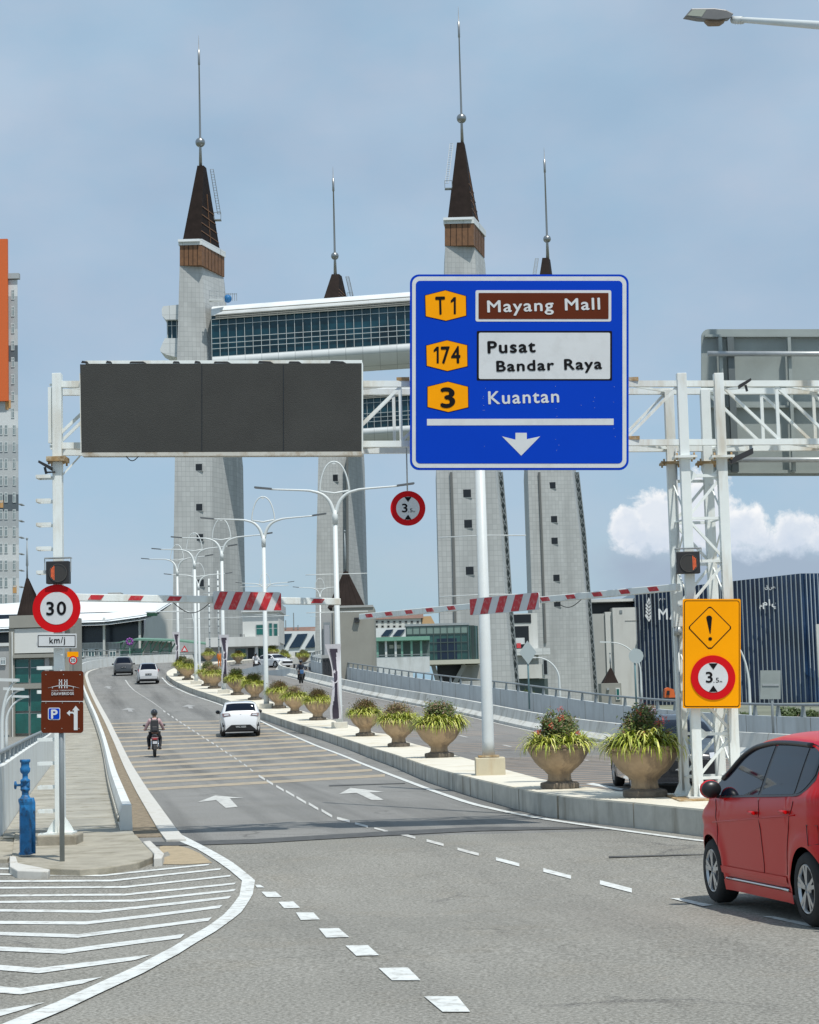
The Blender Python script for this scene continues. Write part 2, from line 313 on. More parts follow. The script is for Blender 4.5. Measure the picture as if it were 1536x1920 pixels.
# ---------------------------------------------------------------- mesh builder
class MB:
    def __init__(s): s.v = []; s.f = []; s.m = []; s.mi = 0; s.sm = []
    def face(s, pts, smooth=False):
        n = len(s.v); s.v += [tuple(p) for p in pts]; s.f.append(tuple(range(n, n + len(pts)))); s.m.append(s.mi); s.sm.append(smooth)
    def add(s, vs, fs, smooth=False):
        n = len(s.v); s.v += [tuple(p) for p in vs]
        for f in fs: s.f.append(tuple(n + i for i in f)); s.m.append(s.mi); s.sm.append(smooth)
    def hexa(s, a, b):                                 # two matching quads
        s.add(list(a) + list(b), [(3, 2, 1, 0), (4, 5, 6, 7), (0, 1, 5, 4), (1, 2, 6, 5), (2, 3, 7, 6), (3, 0, 4, 7)])
    def box(s, x0, x1, y0, y1, z0, z1):
        s.hexa([(x0, y0, z0), (x1, y0, z0), (x1, y1, z0), (x0, y1, z0)], [(x0, y0, z1), (x1, y0, z1), (x1, y1, z1), (x0, y1, z1)])
    def bar(s, a, b, w, h=None, up=(0, 0, 1)):
        a = Vector(a); b = Vector(b); h = h or w; d = (b - a).normalized(); u = Vector(up)
        if abs(d.dot(u)) > .95: u = Vector((0, 1, 0))
        x = d.cross(u).normalized() * w / 2; z = x.cross(d).normalized() * h / 2
        s.hexa([a - x - z, a + x - z, a + x + z, a - x + z], [b - x - z, b + x - z, b + x + z, b - x + z])
    def tube(s, pts, r, n=10, cap=True):
        pts = [Vector(p) for p in pts]; rs = r if isinstance(r, (list, tuple)) else [r] * len(pts)
        vs = []; fs = []; up = None
        for i, p in enumerate(pts):
            d = (pts[min(i + 1, len(pts) - 1)] - pts[max(i - 1, 0)]).normalized()
            if up is None: up = Vector((0, 0, 1)) if abs(d.z) < .9 else Vector((1, 0, 0))
            x = d.cross(up).normalized(); up = x.cross(d).normalized()
            for k in range(n):
                a = 2 * math.pi * k / n; vs.append(p + (x * math.cos(a) + up * math.sin(a)) * rs[i])
        for i in range(len(pts) - 1):
            for k in range(n): fs.append((i * n + k, i * n + (k + 1) % n, (i + 1) * n + (k + 1) % n, (i + 1) * n + k))
        s.add(vs, fs, True)
        if cap: s.add(vs[:n], [tuple(range(n))[::-1]]); s.add(vs[-n:], [tuple(range(n))])
    def lathe(s, prof, c=(0, 0, 0), n=24, ax='z', smooth=True, ph=0., cap=True):
        vs = []; fs = []
        for r, z in prof:
            for k in range(n):
                a = 2 * math.pi * k / n + ph; x, y = r * math.cos(a), r * math.sin(a)
                q = {'z': (x, y, z), 'y': (x, z, y), 'x': (z, x, y)}[ax]; vs.append((c[0] + q[0], c[1] + q[1], c[2] + q[2]))
        for i in range(len(prof) - 1):
            for k in range(n): fs.append((i * n + k, i * n + (k + 1) % n, (i + 1) * n + (k + 1) % n, (i + 1) * n + k))
        s.add(vs, fs, smooth)
        if not cap: return
        if prof[0][0] > 1e-6: s.add(vs[:n], [tuple(range(n))[::-1]])
        if prof[-1][0] > 1e-6: s.add(vs[-n:], [tuple(range(n))])
    def ball(s, c, r, n=12, sz=(1, 1, 1)):
        pr = [(r * math.sin(math.pi * i / n), -r * math.cos(math.pi * i / n)) for i in range(n + 1)]
        k = len(s.v); s.lathe([(max(a, 1e-7), b) for a, b in pr], (0, 0, 0), n * 2)
        for i in range(k, len(s.v)): v = s.v[i]; s.v[i] = (c[0] + v[0] * sz[0], c[1] + v[1] * sz[1], c[2] + v[2] * sz[2])
    def prism(s, poly, off):                           # 3-D polygon swept along off
        off = Vector(off); a = [Vector(p) for p in poly]; n = len(a); b = [p + off for p in a]
        s.add(a + b, [tuple(range(n)), tuple(range(2 * n - 1, n - 1, -1))] + [(i, i + n, (i + 1) % n + n, (i + 1) % n) for i in range(n)])
    def build(s, name, mt, parent=None, world=True, bevel=0):
        me = bpy.data.meshes.new(name); off = Vector((0, 0, 0))
        if parent is not None and world:
            q = parent
            while q is not None: off += q.location; q = q.parent
        me.from_pydata([(v[0] - off.x, v[1] - off.y, v[2] - off.z) for v in s.v], [], s.f)
        mts = mt if isinstance(mt, (list, tuple)) else [mt]
        for x in mts: me.materials.append(x)
        me.polygons.foreach_set('material_index', s.m); me.polygons.foreach_set('use_smooth', s.sm); me.update()
        bm = bmesh.new(); bm.from_mesh(me); bmesh.ops.remove_doubles(bm, verts=bm.verts, dist=1e-5); bmesh.ops.recalc_face_normals(bm, faces=bm.faces); bm.to_mesh(me); bm.free()
        o = bpy.data.objects.new(name, me); C.objects.link(o)
        if parent is not None: o.parent = parent
        if bevel:
            bv = o.modifiers.new('edge', 'BEVEL'); bv.width = bevel; bv.segments = 2; bv.limit_method = 'ANGLE'
        return o
def T(name, label, cat, loc=(0, 0, 0), group=None, rz=0):
    o = bpy.data.objects.new(name, None); C.objects.link(o); o.location = loc; o.rotation_euler = (0, 0, rz); o.empty_display_size = .2
    o['label'] = label; o['category'] = cat
    if group: o['group'] = group
    return o
def tag(o, label, cat, group=None):
    o['label'] = label; o['category'] = cat
    if group: o['group'] = group
    return o
def struct(o, kind='structure'): o['kind'] = kind; return o
def copy_tree(o, parent=None, loc=None, rz=None, label=None, group=None):
    c = o.copy(); C.objects.link(c); c.parent = parent
    for ch in o.children: copy_tree(ch, c)
    if loc is not None: c.location = loc
    if rz is not None: c.rotation_euler = (0, 0, rz)
    if label: c['label'] = label
    if group: c['group'] = group
    return c
def recolour(o, a, b):                                  # copies that differ in paint get their own mesh data
    if o.type == 'MESH':
        if a.name in [s.name for s in o.data.materials if s]:
            o.data = o.data.copy()
            for i, s in enumerate(o.data.materials):
                if s and s.name == a.name: o.data.materials[i] = b
    for ch in o.children: recolour(ch, a, b)
def boxpx(mb, x0, yt, x1, yb, Y, depth):               # upright box whose face toward the camera is at depth Y
    ym = (yt + yb) / 2; xm = (x0 + x1) / 2
    a = P(x0, ym, Y).x; b = P(x1, ym, Y).x; mb.box(a, b, Y, Y + depth, P(xm, yb, Y).z, P(xm, yt, Y).z)
def polypx(mb, pts, Y, th): mb.prism([P(x, y, Y) for x, y in pts], (0, th, 0))
_txt = {}
def one_glyph(x0, y0, x1, y1):
    w = x1 - x0; h = y1 - y0; t = w * .42
    return [(x1 - t, y0), (x1, y0), (x1, y1), (x1 - t, y1), (x1 - t, y0 + h * .24), (x0, y0 + h * .34), (x0, y0 + h * .2)]
def text(body, mt, parent, box, Y, name='lettering', bold=.0, ext=.004, label=None, align=None, shear=0):
    """lettering whose cap/ink box is (x0,ytop,x1,ybottom) in the plane at depth Y"""
    cu = bpy.data.curves.new('t', 'FONT'); cu.body = body; cu.size = 1; cu.space_character = 1.14; cu.space_word = 1.35; cu.extrude = 0; cu.resolution_u = 4; cu.shear = shear
    o = bpy.data.objects.new('t', cu); C.objects.link(o); bpy.context.view_layer.update()
    dg = bpy.context.evaluated_depsgraph_get(); me = o.evaluated_get(dg).to_mesh()
    vs = [v.co.copy() for v in me.vertices]; fs = [tuple(p.vertices) for p in me.polygons]; o.evaluated_get(dg).to_mesh_clear()
    bpy.data.objects.remove(o); bpy.data.curves.remove(cu)
    if not vs: return None
    xa = min(v.x for v in vs); xb = max(v.x for v in vs); ya = min(v.y for v in vs); yb = max(v.y for v in vs)
    mb = MB(); X0 = P(box[0], (box[1] + box[3]) / 2, Y).x; X1 = P(box[2], (box[1] + box[3]) / 2, Y).x
    xm = (box[0] + box[2]) / 2; Z0 = P(xm, box[3], Y).z; Z1 = P(xm, box[1], Y).z
    out = [Vector((X0 + (v.x - xa) / (xb - xa) * (X1 - X0), Y, Z0 + (v.y - ya) / (yb - ya) * (Z1 - Z0))) for v in vs]
    k_ = (X1 - X0) / (xb - xa) * bold; kz = (Z1 - Z0) / (yb - ya) * bold
    for j, (sx, sz) in enumerate(((0, 0), (k_, 0), (-k_, 0), (0, kz), (0, -kz)) if bold else ((0, 0),)):
        mb.add([(v.x + sx, v.y - ext - .0003 * j, v.z + sz) for v in out], fs)
    ed = {}
    for f in fs:
        for i in range(len(f)):
            k = (f[i], f[(i + 1) % len(f)]); ed[k] = 1
    for (a, b) in ed:
        if (b, a) not in ed:
            p, q = out[a], out[b]; mb.face([(p.x, p.y - ext, p.z), (p.x, p.y, p.z), (q.x, q.y, q.z), (q.x, q.y - ext, q.z)])
    o = mb.build(name, mt, parent)
    if label: o['label'] = label
    return o
def disc(mb, cx, cy, rpx, Y, th, n=48, r2=None):
    c = P(cx, cy, Y); r = rpx * Y / F
    if r2 is None: mb.prism([(c.x + r * math.cos(2 * math.pi * k / n), Y, c.z + r * math.sin(2 * math.pi * k / n)) for k in range(n)], (0, th, 0))
    else:
        r2 = r2 * Y / F
        for k in range(n):
            a, b = 2 * math.pi * k / n, 2 * math.pi * (k + 1) / n
            q = [(c.x + rr * math.cos(t), Y, c.z + rr * math.sin(t)) for rr, t in ((r2, a), (r, a), (r, b), (r2, b))]
            mb.prism(q, (0, th, 0))
def rrect(x0, y0, x1, y1, r, n=6):
    o = []
    for cx, cy, a0 in ((x1 - r, y0 + r, -90), (x1 - r, y1 - r, 0), (x0 + r, y1 - r, 90), (x0 + r, y0 + r, 180)):
        for k in range(n + 1):
            a = math.radians(a0 + 90 * k / n); o.append((cx + r * math.cos(a), cy + r * math.sin(a)))
    return o
def lerp_tab(tab, Y):
    if Y <= tab[0][0]:
        a, b = tab[0], tab[1]
    elif Y >= tab[-1][0]:
        a, b = tab[-2], tab[-1]
    else:
        for a, b in zip(tab, tab[1:]):
            if a[0] <= Y <= b[0]: break
    return a[1] + (b[1] - a[1]) * (Y - a[0]) / (b[0] - a[0])
# ================================================================ SETTING
KERB = [(23., -2.72)] + [(g.y, g.x) for g in [G(*q) for q in [(345,1585),(323,1560),(262,1470),(235,1415),(213,1370),(190,1330),(172,1295),(163,1270)]]] + [(190, -33.2), (203, -34.9), (216, -35.), (230, -32), (243, -25), (255, -12), (262, 5)]
MEDL = [(19., 8.5), (21.5, 5.6)] + [(g.y, g.x) for g in [G(*q) for q in [(1400,1580),(1308,1569),(1225,1557),(1141,1546),(1063,1540),(980,1521),(887,1494),(805,1467),(724,1431),(643,1398),(561,1372),(480,1345),(413,1318),(374,1306),(335,1290),(316,1277),(310,1270)]]] + [(180, -23.6), (192, -24.2), (205, -23.4), (220, -19.5), (235, -12), (248, 0)]
MEDR = [(24.6, 9.5), (26.3, 6.2), (27.4, 4.4), (28.59, 3.20), (30.95, 2.69), (33.4, 2.30), (38.7, 1.85), (49.7, 1.0), (57.17, .41), (72.68, -1.2)]
BAR = [(g.y, g.x) for g in [G(*q) for q in [(1300,1412),(1135,1390),(900,1343),(700,1306),(640,1292),(520,1262)]]]
BAR = [(24., 12.4), (40., 10.3)] + BAR + [(200, BAR[-1][1] - 1.5), (225, BAR[-1][1] + 2), (250, BAR[-1][1] + 14)]
def _sm(tab, Y, w):
    return sum(lerp_tab(tab, Y + w * k / 4) for k in range(-4, 5)) / 9
def K(Y): return lerp_tab(KERB, Y) if Y < 28 else _sm(KERB, Y, min(12, (Y - 28) * .6 + .01))
def ML(Y): return _sm(MEDL, Y, 1.2 if Y < 40 else min(8, 1.2 + (Y - 40) * .3))
def MR(Y):
    if Y > 72.68: return ML(Y) + 1.75 + min(.35, (Y - 72.68) * .02)
    return lerp_tab(MEDR, Y)
def BR(Y): return _sm(BAR, Y, 8)
def sheet(name, Ys, xl, xr, zf, mt, nx=6):
    vs = []; fs = []
    for Y in Ys:
        a, b = xl(Y), xr(Y)
        for i in range(nx + 1): vs.append((a + (b - a) * i / nx, Y, zf(Y)))
    for j in range(len(Ys) - 1):
        for i in range(nx): k = j * (nx + 1) + i; fs.append((k, k + 1, k + nx + 2, k + nx + 1))
    mb = MB(); mb.add(vs, fs); o = mb.build(name, mt); return struct(o)
def rng(a, b, s): n = max(1, int(round((b - a) / s))); return [a + (b - a) * i / n for i in range(n + 1)]
mb = MB(); mb.add([(-6000, -60, -.5), (6000, -60, -.5), (6000, 9000, -.5), (-6000, 9000, -.5)], [(0, 1, 2, 3)])
M_ground = mat('city_ground', (.17, .18, .13), .95, var=.3, nsc=.02)
struct(mb.build('ground', M_ground))
sheet('road', rng(-8, 25.6, .7), lambda Y: -30, lambda Y: 45, zr, M_near, 10)
sheet('bridge_road', rng(25.6, 262, 1.5), lambda Y: K(Y) - .6, lambda Y: ML(Y) + .2, zr, M_deck, 4)
sheet('opposite_road', rng(25.6, 262, 1.5), lambda Y: MR(Y) - .2, lambda Y: BR(Y) + 4.2, zr, M_right, 5)
sheet('side_street', rng(25.6, 190, 4), lambda Y: -60, lambda Y: K(max(Y, 28)) - 2.3, lambda Y: -.03, M_near, 4)
# median island: kerb face and light top
def strip_solid(name, Ys, xl, xr, z0, z1, mt):
    mb = MB()
    for a, b in zip(Ys, Ys[1:]):
        mb.hexa([(xl(a), a, z0(a)), (xr(a), a, z0(a)), (xr(b), b, z0(b)), (xl(b), b, z0(b))], [(xl(a), a, z1(a)), (xr(a), a, z1(a)), (xr(b), b, z1(b)), (xl(b), b, z1(b))])
    # internal faces between segments are harmless but doubled: rebuild as skin instead
    mb = MB(); sec = [[(xl(a), a, z0(a)), (xl(a), a, z1(a)), (xr(a), a, z1(a)), (xr(a), a, z0(a))] for a in Ys]
    mb.add([p for s in sec for p in s], [(j * 4 + i, j * 4 + (i + 1) % 4, (j + 1) * 4 + (i + 1) % 4, (j + 1) * 4 + i) for j in range(len(sec) - 1) for i in range(4)])
    mb.face(sec[0]); mb.face(sec[-1])
    return mb.build(name, mt)
Ym = rng(20, 240, 1.0)
struct(strip_solid('median_kerb', Ym, lambda Y: ML(Y), lambda Y: MR(Y), lambda Y: zr(Y) - .3, lambda Y: zr(Y) + .33, M_curb))
struct(strip_solid('median_top', Ym, lambda Y: ML(Y) + .012, lambda Y: MR(Y) - .012, lambda Y: zr(Y) + .30, lambda Y: zr(Y) + .35, M_medtop))
mb = MB()
for Y in rng(28.6, 120, 2.1): x0_, x1_ = K(Y) - 2.4, K(Y) - .64; mb.box(x0_, x1_, Y, Y + .03, zr(Y) + .03, zr(Y) + .0625)
struct(mb.build('footway_joints', M_gutter))
# kerb joints as thin grooves
mb = MB()
for Y in rng(26, 90, 2.4):
    x = ML(Y); mb.box(x - .006, x + .05, Y - .012, Y + .012, zr(Y) - .01, zr(Y) + .336)
struct(mb.build('median_kerb_joints', M_gutter))
# painted markings on the ground, from points traced on the surface
MK = {}
def quadG(name, mt, pts, dz=.0075):
    mb = MK.setdefault((name, mt.name), MB()); q = [G(*p, dz=dz) for p in pts]; mb.face([(a.x, a.y, zr(a.y) + dz) for a in q])
def stripG(name, mt, A, B, dz=.006, sub=3):
    mb = MK.setdefault((name, mt.name), MB())
    a = [G(*p, dz=dz) for p in A]; b = [G(*p, dz=dz) for p in B]
    for i in range(len(a) - 1):
        for k in range(sub):
            t0, t1 = k / sub, (k + 1) / sub
            q = [a[i].lerp(a[i + 1], t0), a[i].lerp(a[i + 1], t1), b[i].lerp(b[i + 1], t1), b[i].lerp(b[i + 1], t0)]
            mb.face([(p.x, p.y, zr(p.y) + dz) for p in q])
def lineY(name, mt, xf, y0, y1, wd, dz=.006, st=1.2):
    mb = MK.setdefault((name, mt.name), MB()); Ys = rng(y0, y1, st)
    for a, b in zip(Ys, Ys[1:]): mb.face([(xf(a) - wd / 2, a, zr(a) + dz), (xf(a) + wd / 2, a, zr(a) + dz), (xf(b) + wd / 2, b, zr(b) + dz), (xf(b) - wd / 2, b, zr(b) + dz)])
Z = 2.743
def zc(l): return [(x / Z, 1540 + y / Z) for x, y in l]
# broad border of the hatched area
inner = zc([(822,5),(852,50),(905,95),(1010,140),(1180,250),(1245,305),(1232,380),(1150,480),(1060,545),(880,650),(700,745),(300,925),(-120,1095)])
outer = zc([(840,-5),(878,32),(940,72),(1050,128),(1200,213),(1312,303),(1300,375),(1240,468),(1105,568),(920,680),(740,778),(330,970),(-50,1130)])
stripG('hatching', M_white, inner, outer, .0105)
for l, th in [([(0,272),(520,279),(1080,222)],8), ([(0,308),(575,305),(1140,245)],9), ([(0,342),(640,338),(1190,280)],9), ([(0,382),(640,377),(1215,320)],10), ([(0,415),(690,408),(1215,353)],11), ([(0,458),(510,464),(1190,390)],13), ([(0,520),(440,523),(1145,438)],16), ([(0,577),(400,590),(1090,503)],18), ([(0,655),(330,670),(950,590)],22), ([(0,752),(200,768),(750,700)],27), ([(0,865),(105,874),(490,818)],33), ([(0,985),(190,950)],34)]:
    l = [(-260, l[0][1] - 4)] + l
    A = [(x, y - th / 2) for x, y in l]; B = [(x - (th if i == len(l) - 1 else 0), y + th / 2) for i, (x, y) in enumerate(l)]
    if l[-1][0] < 900 and th > 20: A[-1] = (A[-1][0] + th * 1.2, A[-1][1] - 2); B[-1] = (B[-1][0] - th, B[-1][1])
    stripG('hatching', M_white, zc(A), zc(B), .006)
stripG('hatching', M_white, zc([(-200,236),(90,240)]), zc([(-200,246),(90,248)]))
for q in [[(795,1868),(858,1868),(882,1897),(830,1897)],[(710,1815),(765,1814),(789,1838),(735,1838)],[(648,1773),(690,1772),(711,1791),(668,1792)],[(598,1741),(635,1740),(655,1757),(612,1758)],[(555,1711),(588,1711),(600,1724),(564,1725)],[(522,1691),(550,1690),(563,1702),(533,1703)],[(490,1672),(517,1672),(529,1682),(500,1682)],[(478,1659),(488,1659),(496,1664),(482,1664)]]:
    quadG('lane_markings', M_white, q)
def dash(cx, cy, dx, dy, w):                            # centre, half vector, half thickness (pixels)
    quadG('lane_markings', M_worn if cy < 1600 else M_white, [(cx - dx, cy - dy - w), (cx + dx, cy + dy - w), (cx + dx, cy + dy + w), (cx - dx, cy - dy + w)])
for cx, cy, dx, w in [(491,1458,6,2),(506,1467,6,2),(525,1478,7,2),(544,1488,8,2),(565,1500,9,2.2),(588,1512,9,2.3),(613,1525,10,2.4),(644,1537,12,2.4),(678,1547,12,2),(715,1556,13,1.6),(765,1567,14,2.2),(816,1580,16,2.4),(878,1597,20,2.5),(952,1616,22,3),(1045,1638,26,3.4),(1155,1662,30,4)]:
    dash(cx, cy, dx, dx * (.6 if cx < 620 else .26), w)
quadG('lane_markings', M_white, [(1256,1684),(1275,1684),(1338,1697),(1318,1699)]); quadG('lane_markings', M_white, [(1430,1718),(1450,1718),(1620,1752),(1600,1755)])
far = [(477,1448),(455,1431),(437,1419),(420,1408),(403,1396),(385,1385),(367,1373),(350,1362),(335,1352),(320,1342),(304,1331)]
for (x, y), (x2, y2) in zip(far, far[1:]):
    for t in (.25, .75):
        cx, cy = x + (x2 - x) * t, y + (y2 - y) * t; dash(cx, cy, (x - x2) * .13, (y - y2) * .13, 1.2)
stripG('lane_markings', M_worn, [(304,1330),(283,1315),(262,1302),(250,1294),(240,1284),(234,1275)], [(307,1331.5),(286,1316),(265,1303),(253,1295),(243,1285),(236.5,1275)])
W1 = [(305,1272),(316,1284),(355,1302),(410,1320),(487,1351),(561,1384),(643,1416),(724,1450),(805,1481),(887,1509),(985,1531),(1108,1550),(1308,1578),(1500,1600)]
wg = [(g.y, g.x) for g in [G(*q) for q in W1]][::-1]
lineY('edge_lines', M_white, lambda Y: _sm(wg, Y, 1. if Y < 40 else 4), 21.5, 168, .13, .0105)
for l in [[(545,452),(480,487),(580,481),(665,522),(737,522),(655,479),(740,476)], None]:
    if l: quadG('lane_markings', M_worn, [(480 + x / 3.072, 1330 + y / 3.072) for x, y in l])
quadG('lane_markings', M_worn, [(x / 3.072, 1300 + y / 3.072) for x, y in [(1240,588),(1137,627),(1245,615),(1300,660),(1370,655),(1325,605),(1408,603)]])
for cx, cy, s in [(241,1331,13),(354,1325,13),(202,1289,9)]:
    quadG('lane_markings', M_faint, [(cx - s, cy), (cx - s * .1, cy - s * .3), (cx + s, cy - s * .1), (cx + s * .4, cy), (cx + s * .7, cy + s * .25), (cx, cy + s * .25), (cx - s * .1, cy)])
for a, b in [((275,1480),(722,1454)),((269,1468),(698,1444)),((262,1459),(677,1434)),((256,1448),(656,1425)),((249,1438),(633,1415)),((245,1430),(613,1407)),((240,1419),(591,1398)),((233,1409),(573,1391)),((228,1400),(560,1385)),((224,1391),(547,1378)),((221,1384),(535,1374)),((216,1374),(520,1367)),((211,1369),(508,1361)),((208,1364),(495,1357)),((203,1357),(478,1350))]:
    h = .9 + (a[1] - 1357) * .012
    stripG('rumble_bars', M_yel, [(a[0], a[1] - h), (b[0], b[1] - h)], [(a[0], a[1] + h), (b[0], b[1] + h)], .004, 6)
mb = MK.setdefault(('rumble_bars_opposite', 'faded_rumble_paint'), MB())
Y = 37.
while Y < 84:
    if int((Y - 37) / 6.4) % 2 == 0 or Y < 56:
        xa, xb = MR(Y) + .35, BR(Y) - .5
        mb.face([(xa, Y, zr(Y) + .006), (xb, Y + .3, zr(Y) + .006), (xb, Y + .62, zr(Y + .35) + .007), (xa, Y + .32, zr(Y + .35) + .007)])
    Y += 1.05 if Y < 56 else 1.5
mid = lambda Y: (MR(Y) + BR(Y)) / 2
for Y in rng(30, 120, 4.5): lineY('lane_markings', M_worn, mid, Y, Y + 1.6, .1)
lineY('edge_lines', M_worn, lambda Y: BR(Y) - .45, 30, 180, .12); lineY('edge_lines', M_worn, lambda Y: MR(Y) + .2, 30, 75, .1)
quadG('lane_markings', M_white, [(1098,1470),(1112,1468),(1170,1479),(1165,1482)])
# tar joint, sand patch, gutter
stripG('road_joint', M_joint, [(152,1580),(330,1578),(480,1573),(700,1560),(900,1550),(1125,1551)], [(152,1586),(330,1585.5),(480,1581),(700,1568),(900,1558),(1125,1553)], .009)
stripG('road_joint', M_joint, [(617,1472),(760,1468)], [(617,1474),(760,1469)], .009)
stripG('road_joint', M_joint, [(1142,1605),(1320,1601)], [(1142,1608),(1320,1602)], .009)
quadG('sand_patch', M_sand, [(300,1587),(325,1584),(352,1590),(375,1600),(398,1618),(340,1621),(296,1620)], .005)
for (nm, mt), mb in MK.items(): struct(mb.build(nm, MATS[mt]))
# left side: whitewashed kerb, gutter, footway ramp
Yk = rng(25.2, 206, 1.2)
struct(strip_solid('kerb', rng(25.6, 206, 1.2), lambda Y: K(Y) - .2, lambda Y: K(Y) + .07, lambda Y: zr(Y) - .2, lambda Y: zr(Y) + .035, M_kerbw))
struct(strip_solid('gutter', rng(26.6, 180, 1.2), lambda Y: K(Y) - .58, lambda Y: K(Y) - .2, lambda Y: zr(Y) - .2, lambda Y: zr(Y) + .012, M_soil))
struct(strip_solid('footway', rng(26.4, 200, 1.2), lambda Y: K(max(Y, 27.6)) - (27.6 - min(Y, 27.6)) * -.19 - 2.45, lambda Y: K(max(Y, 27.6)) - (27.6 - min(Y, 27.6)) * -.19 - .6, lambda Y: zr(Y) - .5, lambda Y: zr(Y) + .06, M_walk))
def slab(name, pts, h, mt, base=-.2):
    q = [G(x, y, h) for x, y in pts]; mb = MB(); mb.prism([(p.x, p.y, zr(p.y) + base) for p in q], (0, 0, 0)); mb = MB()
    lo = [(p.x, p.y, zr(p.y) + base) for p in q]; hi = [(p.x, p.y, zr(p.y) + h) for p in q]; n = len(q)
    mb.add(lo + hi, [tuple(range(n)), tuple(range(2 * n - 1, n - 1, -1))] + [(i, (i + 1) % n, (i + 1) % n + n, i + n) for i in range(n)])
    return mb.build(name, mt, bevel=.012)
struct(slab('footway_end', [(20,1618),(34,1626),(92,1628),(150,1630),(205,1626),(262,1616),(286,1606),(287,1598),(268,1580),(256,1566),(240,1562),(150,1558),(60,1556),(28,1560)], .08, M_slab))
struct(slab('footway_end_kerb', [(268,1578),(282,1576),(308,1600),(304,1608),(288,1609),(289,1600)], .1, M_kerbw))
struct(slab('footway_end_kerb', [(18,1604),(30,1606),(34,1618),(80,1627),(94,1630),(90,1634),(32,1632),(18,1624)], .09, M_kerbw))
struct(slab('verge', [(-260,1530),(26,1530),(26,1600),(14,1610),(-260,1612)], .05, M_slab))

# ---------------- walls and parapets (each a thing)
def wall(name, Ys, prof, mt, label, cat, endface=True):
    """prof(Y) -> list of (x, z) cross section"""
    mb = MB(); sec = [[(x, Y, z) for x, z in prof(Y)] for Y in Ys]; n = len(sec[0])
    mb.add([p for s in sec for p in s], [(j * n + i, j * n + (i + 1) % n, (j + 1) * n + (i + 1) % n, (j + 1) * n + i) for j in range(len(sec) - 1) for i in range(n)])
    mb.face(sec[0]); mb.face(sec[-1])
    return mb, sec
def hpar(Y): return .42 if Y < 150 else .42 + min(.5, (Y - 150) * .02)
def pin(Y):
    x = K(Y) - .58 if Y > 27.6 else K(27.6) - .58 + (27.6 - Y) * .19; z = zr(Y); h = hpar(Y)
    return [(x, z - .2), (x - .02, z + h), (x - .15, z + h), (x - .19, z + h - .12), (x - .19, z - .2)]
root = T('low_parapet', 'low white parapet beam between the footway and the gutter of the road', 'parapet', (K(28) - .6, 27.4, 0))
mb, _ = wall('p', rng(27.4, 250, 1.2), pin, None, '', ''); mb.mi = 1
for Y in rng(27.9, 95, .62):
    x = pin(Y)[3][0]; z = zr(Y) + .2; mb.lathe([(.045, -.03), (.05, .0), (.03, .012)], (x, Y, z), 8, 'x'); mb.box(x - .015, x + .01, Y + .2, Y + .3, z - .1, z + .06)
mb.build('wall', [M_pwhite, M_bolt], root)
def pout(Y):
    x = K(max(Y, 27.6)) - 2.45 + (27.6 - min(Y, 27.6)) * .12; z = zr(Y); h = 1.02
    return [(x, -.6), (x - .02, z + h), (x - .2, z + h), (x - .22, -.6)]
root = T('outer_parapet', 'tall white footway parapet with a grey pipe rail, left of the brown sign', 'parapet', (pout(24)[0][0], 23.9, 0))
mb, _ = wall('p', rng(23.9, 250, 1.2), pout, None, '', ''); mb.build('wall', M_pwhite, root)
mb = MB(); mb.tube([(pout(Y)[1][0] - .09, Y, zr(Y) + 1.2) for Y in rng(25.5, 240, 2)], .035, 8)
mb.build('rail', M_rail, root)
for Y in rng(25.7, 160, 1.9): mb = MB(); mb.box(pout(Y)[1][0] - .12, pout(Y)[1][0] - .06, Y - .03, Y + .03, zr(Y) + 1.0, zr(Y) + 1.2); mb.build('rail_post', M_rail, root)
def njb(Y):
    x = BR(Y); z = zr(Y)
    return [(x - .3, z - .3), (x - .3, z + .12), (x - .1, z + .3), (x, z + .7), (x + .16, z + .7), (x + .2, z - .3)]
root = T('road_barrier', 'low concrete barrier with sloping foot along the far side of the opposite road', 'barrier', (BR(30), 30, 0))
mb, _ = wall('p', rng(28, 245, 1.5), njb, None, '', ''); mb.mi = 1
for Y in rng(34, 170, 5): x, z = BR(Y), zr(Y); mb.prism([(x - .304, Y, z + .01), (x - .304, Y, z + .12), (x - .104, Y, z + .302), (x - .004, Y, z + .704), (x + .03, Y, z + .704), (x + .03, Y, z + .01)], (0, .035, 0))
mb.build('wall', [M_plow, M_gutter], root)
def ropar(Y):
    x = BR(Y) + 3.1; z = zr(Y)
    return [(x, -.6), (x, z + 1.0), (x + .2, z + 1.0), (x + .22, -.6)]
root = T('far_parapet', 'grey concrete parapet carrying a steel rail, right of the opposite road', 'parapet', (BR(40) + 3.1, 40, 0))
mb, _ = wall('p', rng(34, 240, 1.5), ropar, None, '', ''); mb.mi = 1
for Y in rng(36, 180, 3.2): mb.box(BR(Y) + 3.092, BR(Y) + 3.11, Y - .015, Y + .015, zr(Y) + .1, zr(Y) + 1.003)
mb.build('wall', [M_pconc, M_gutter], root)
mb = MB(); mb.tube([(BR(Y) + 3.2, Y, zr(Y) + 1.36) for Y in rng(36, 215, 2)], .045, 8)
mb.build('rail', M_rail, root)
for Y in rng(37, 214, 2.4):
    mb = MB(); x = BR(Y) + 3.12; z = zr(Y) + 1.0; mb.prism([(x, Y - .05, z), (x + .16, Y - .05, z), (x + .12, Y - .05, z + .36), (x + .05, Y - .05, z + .36)], (0, .1, 0)); mb.build('rail_post', M_rail, root)
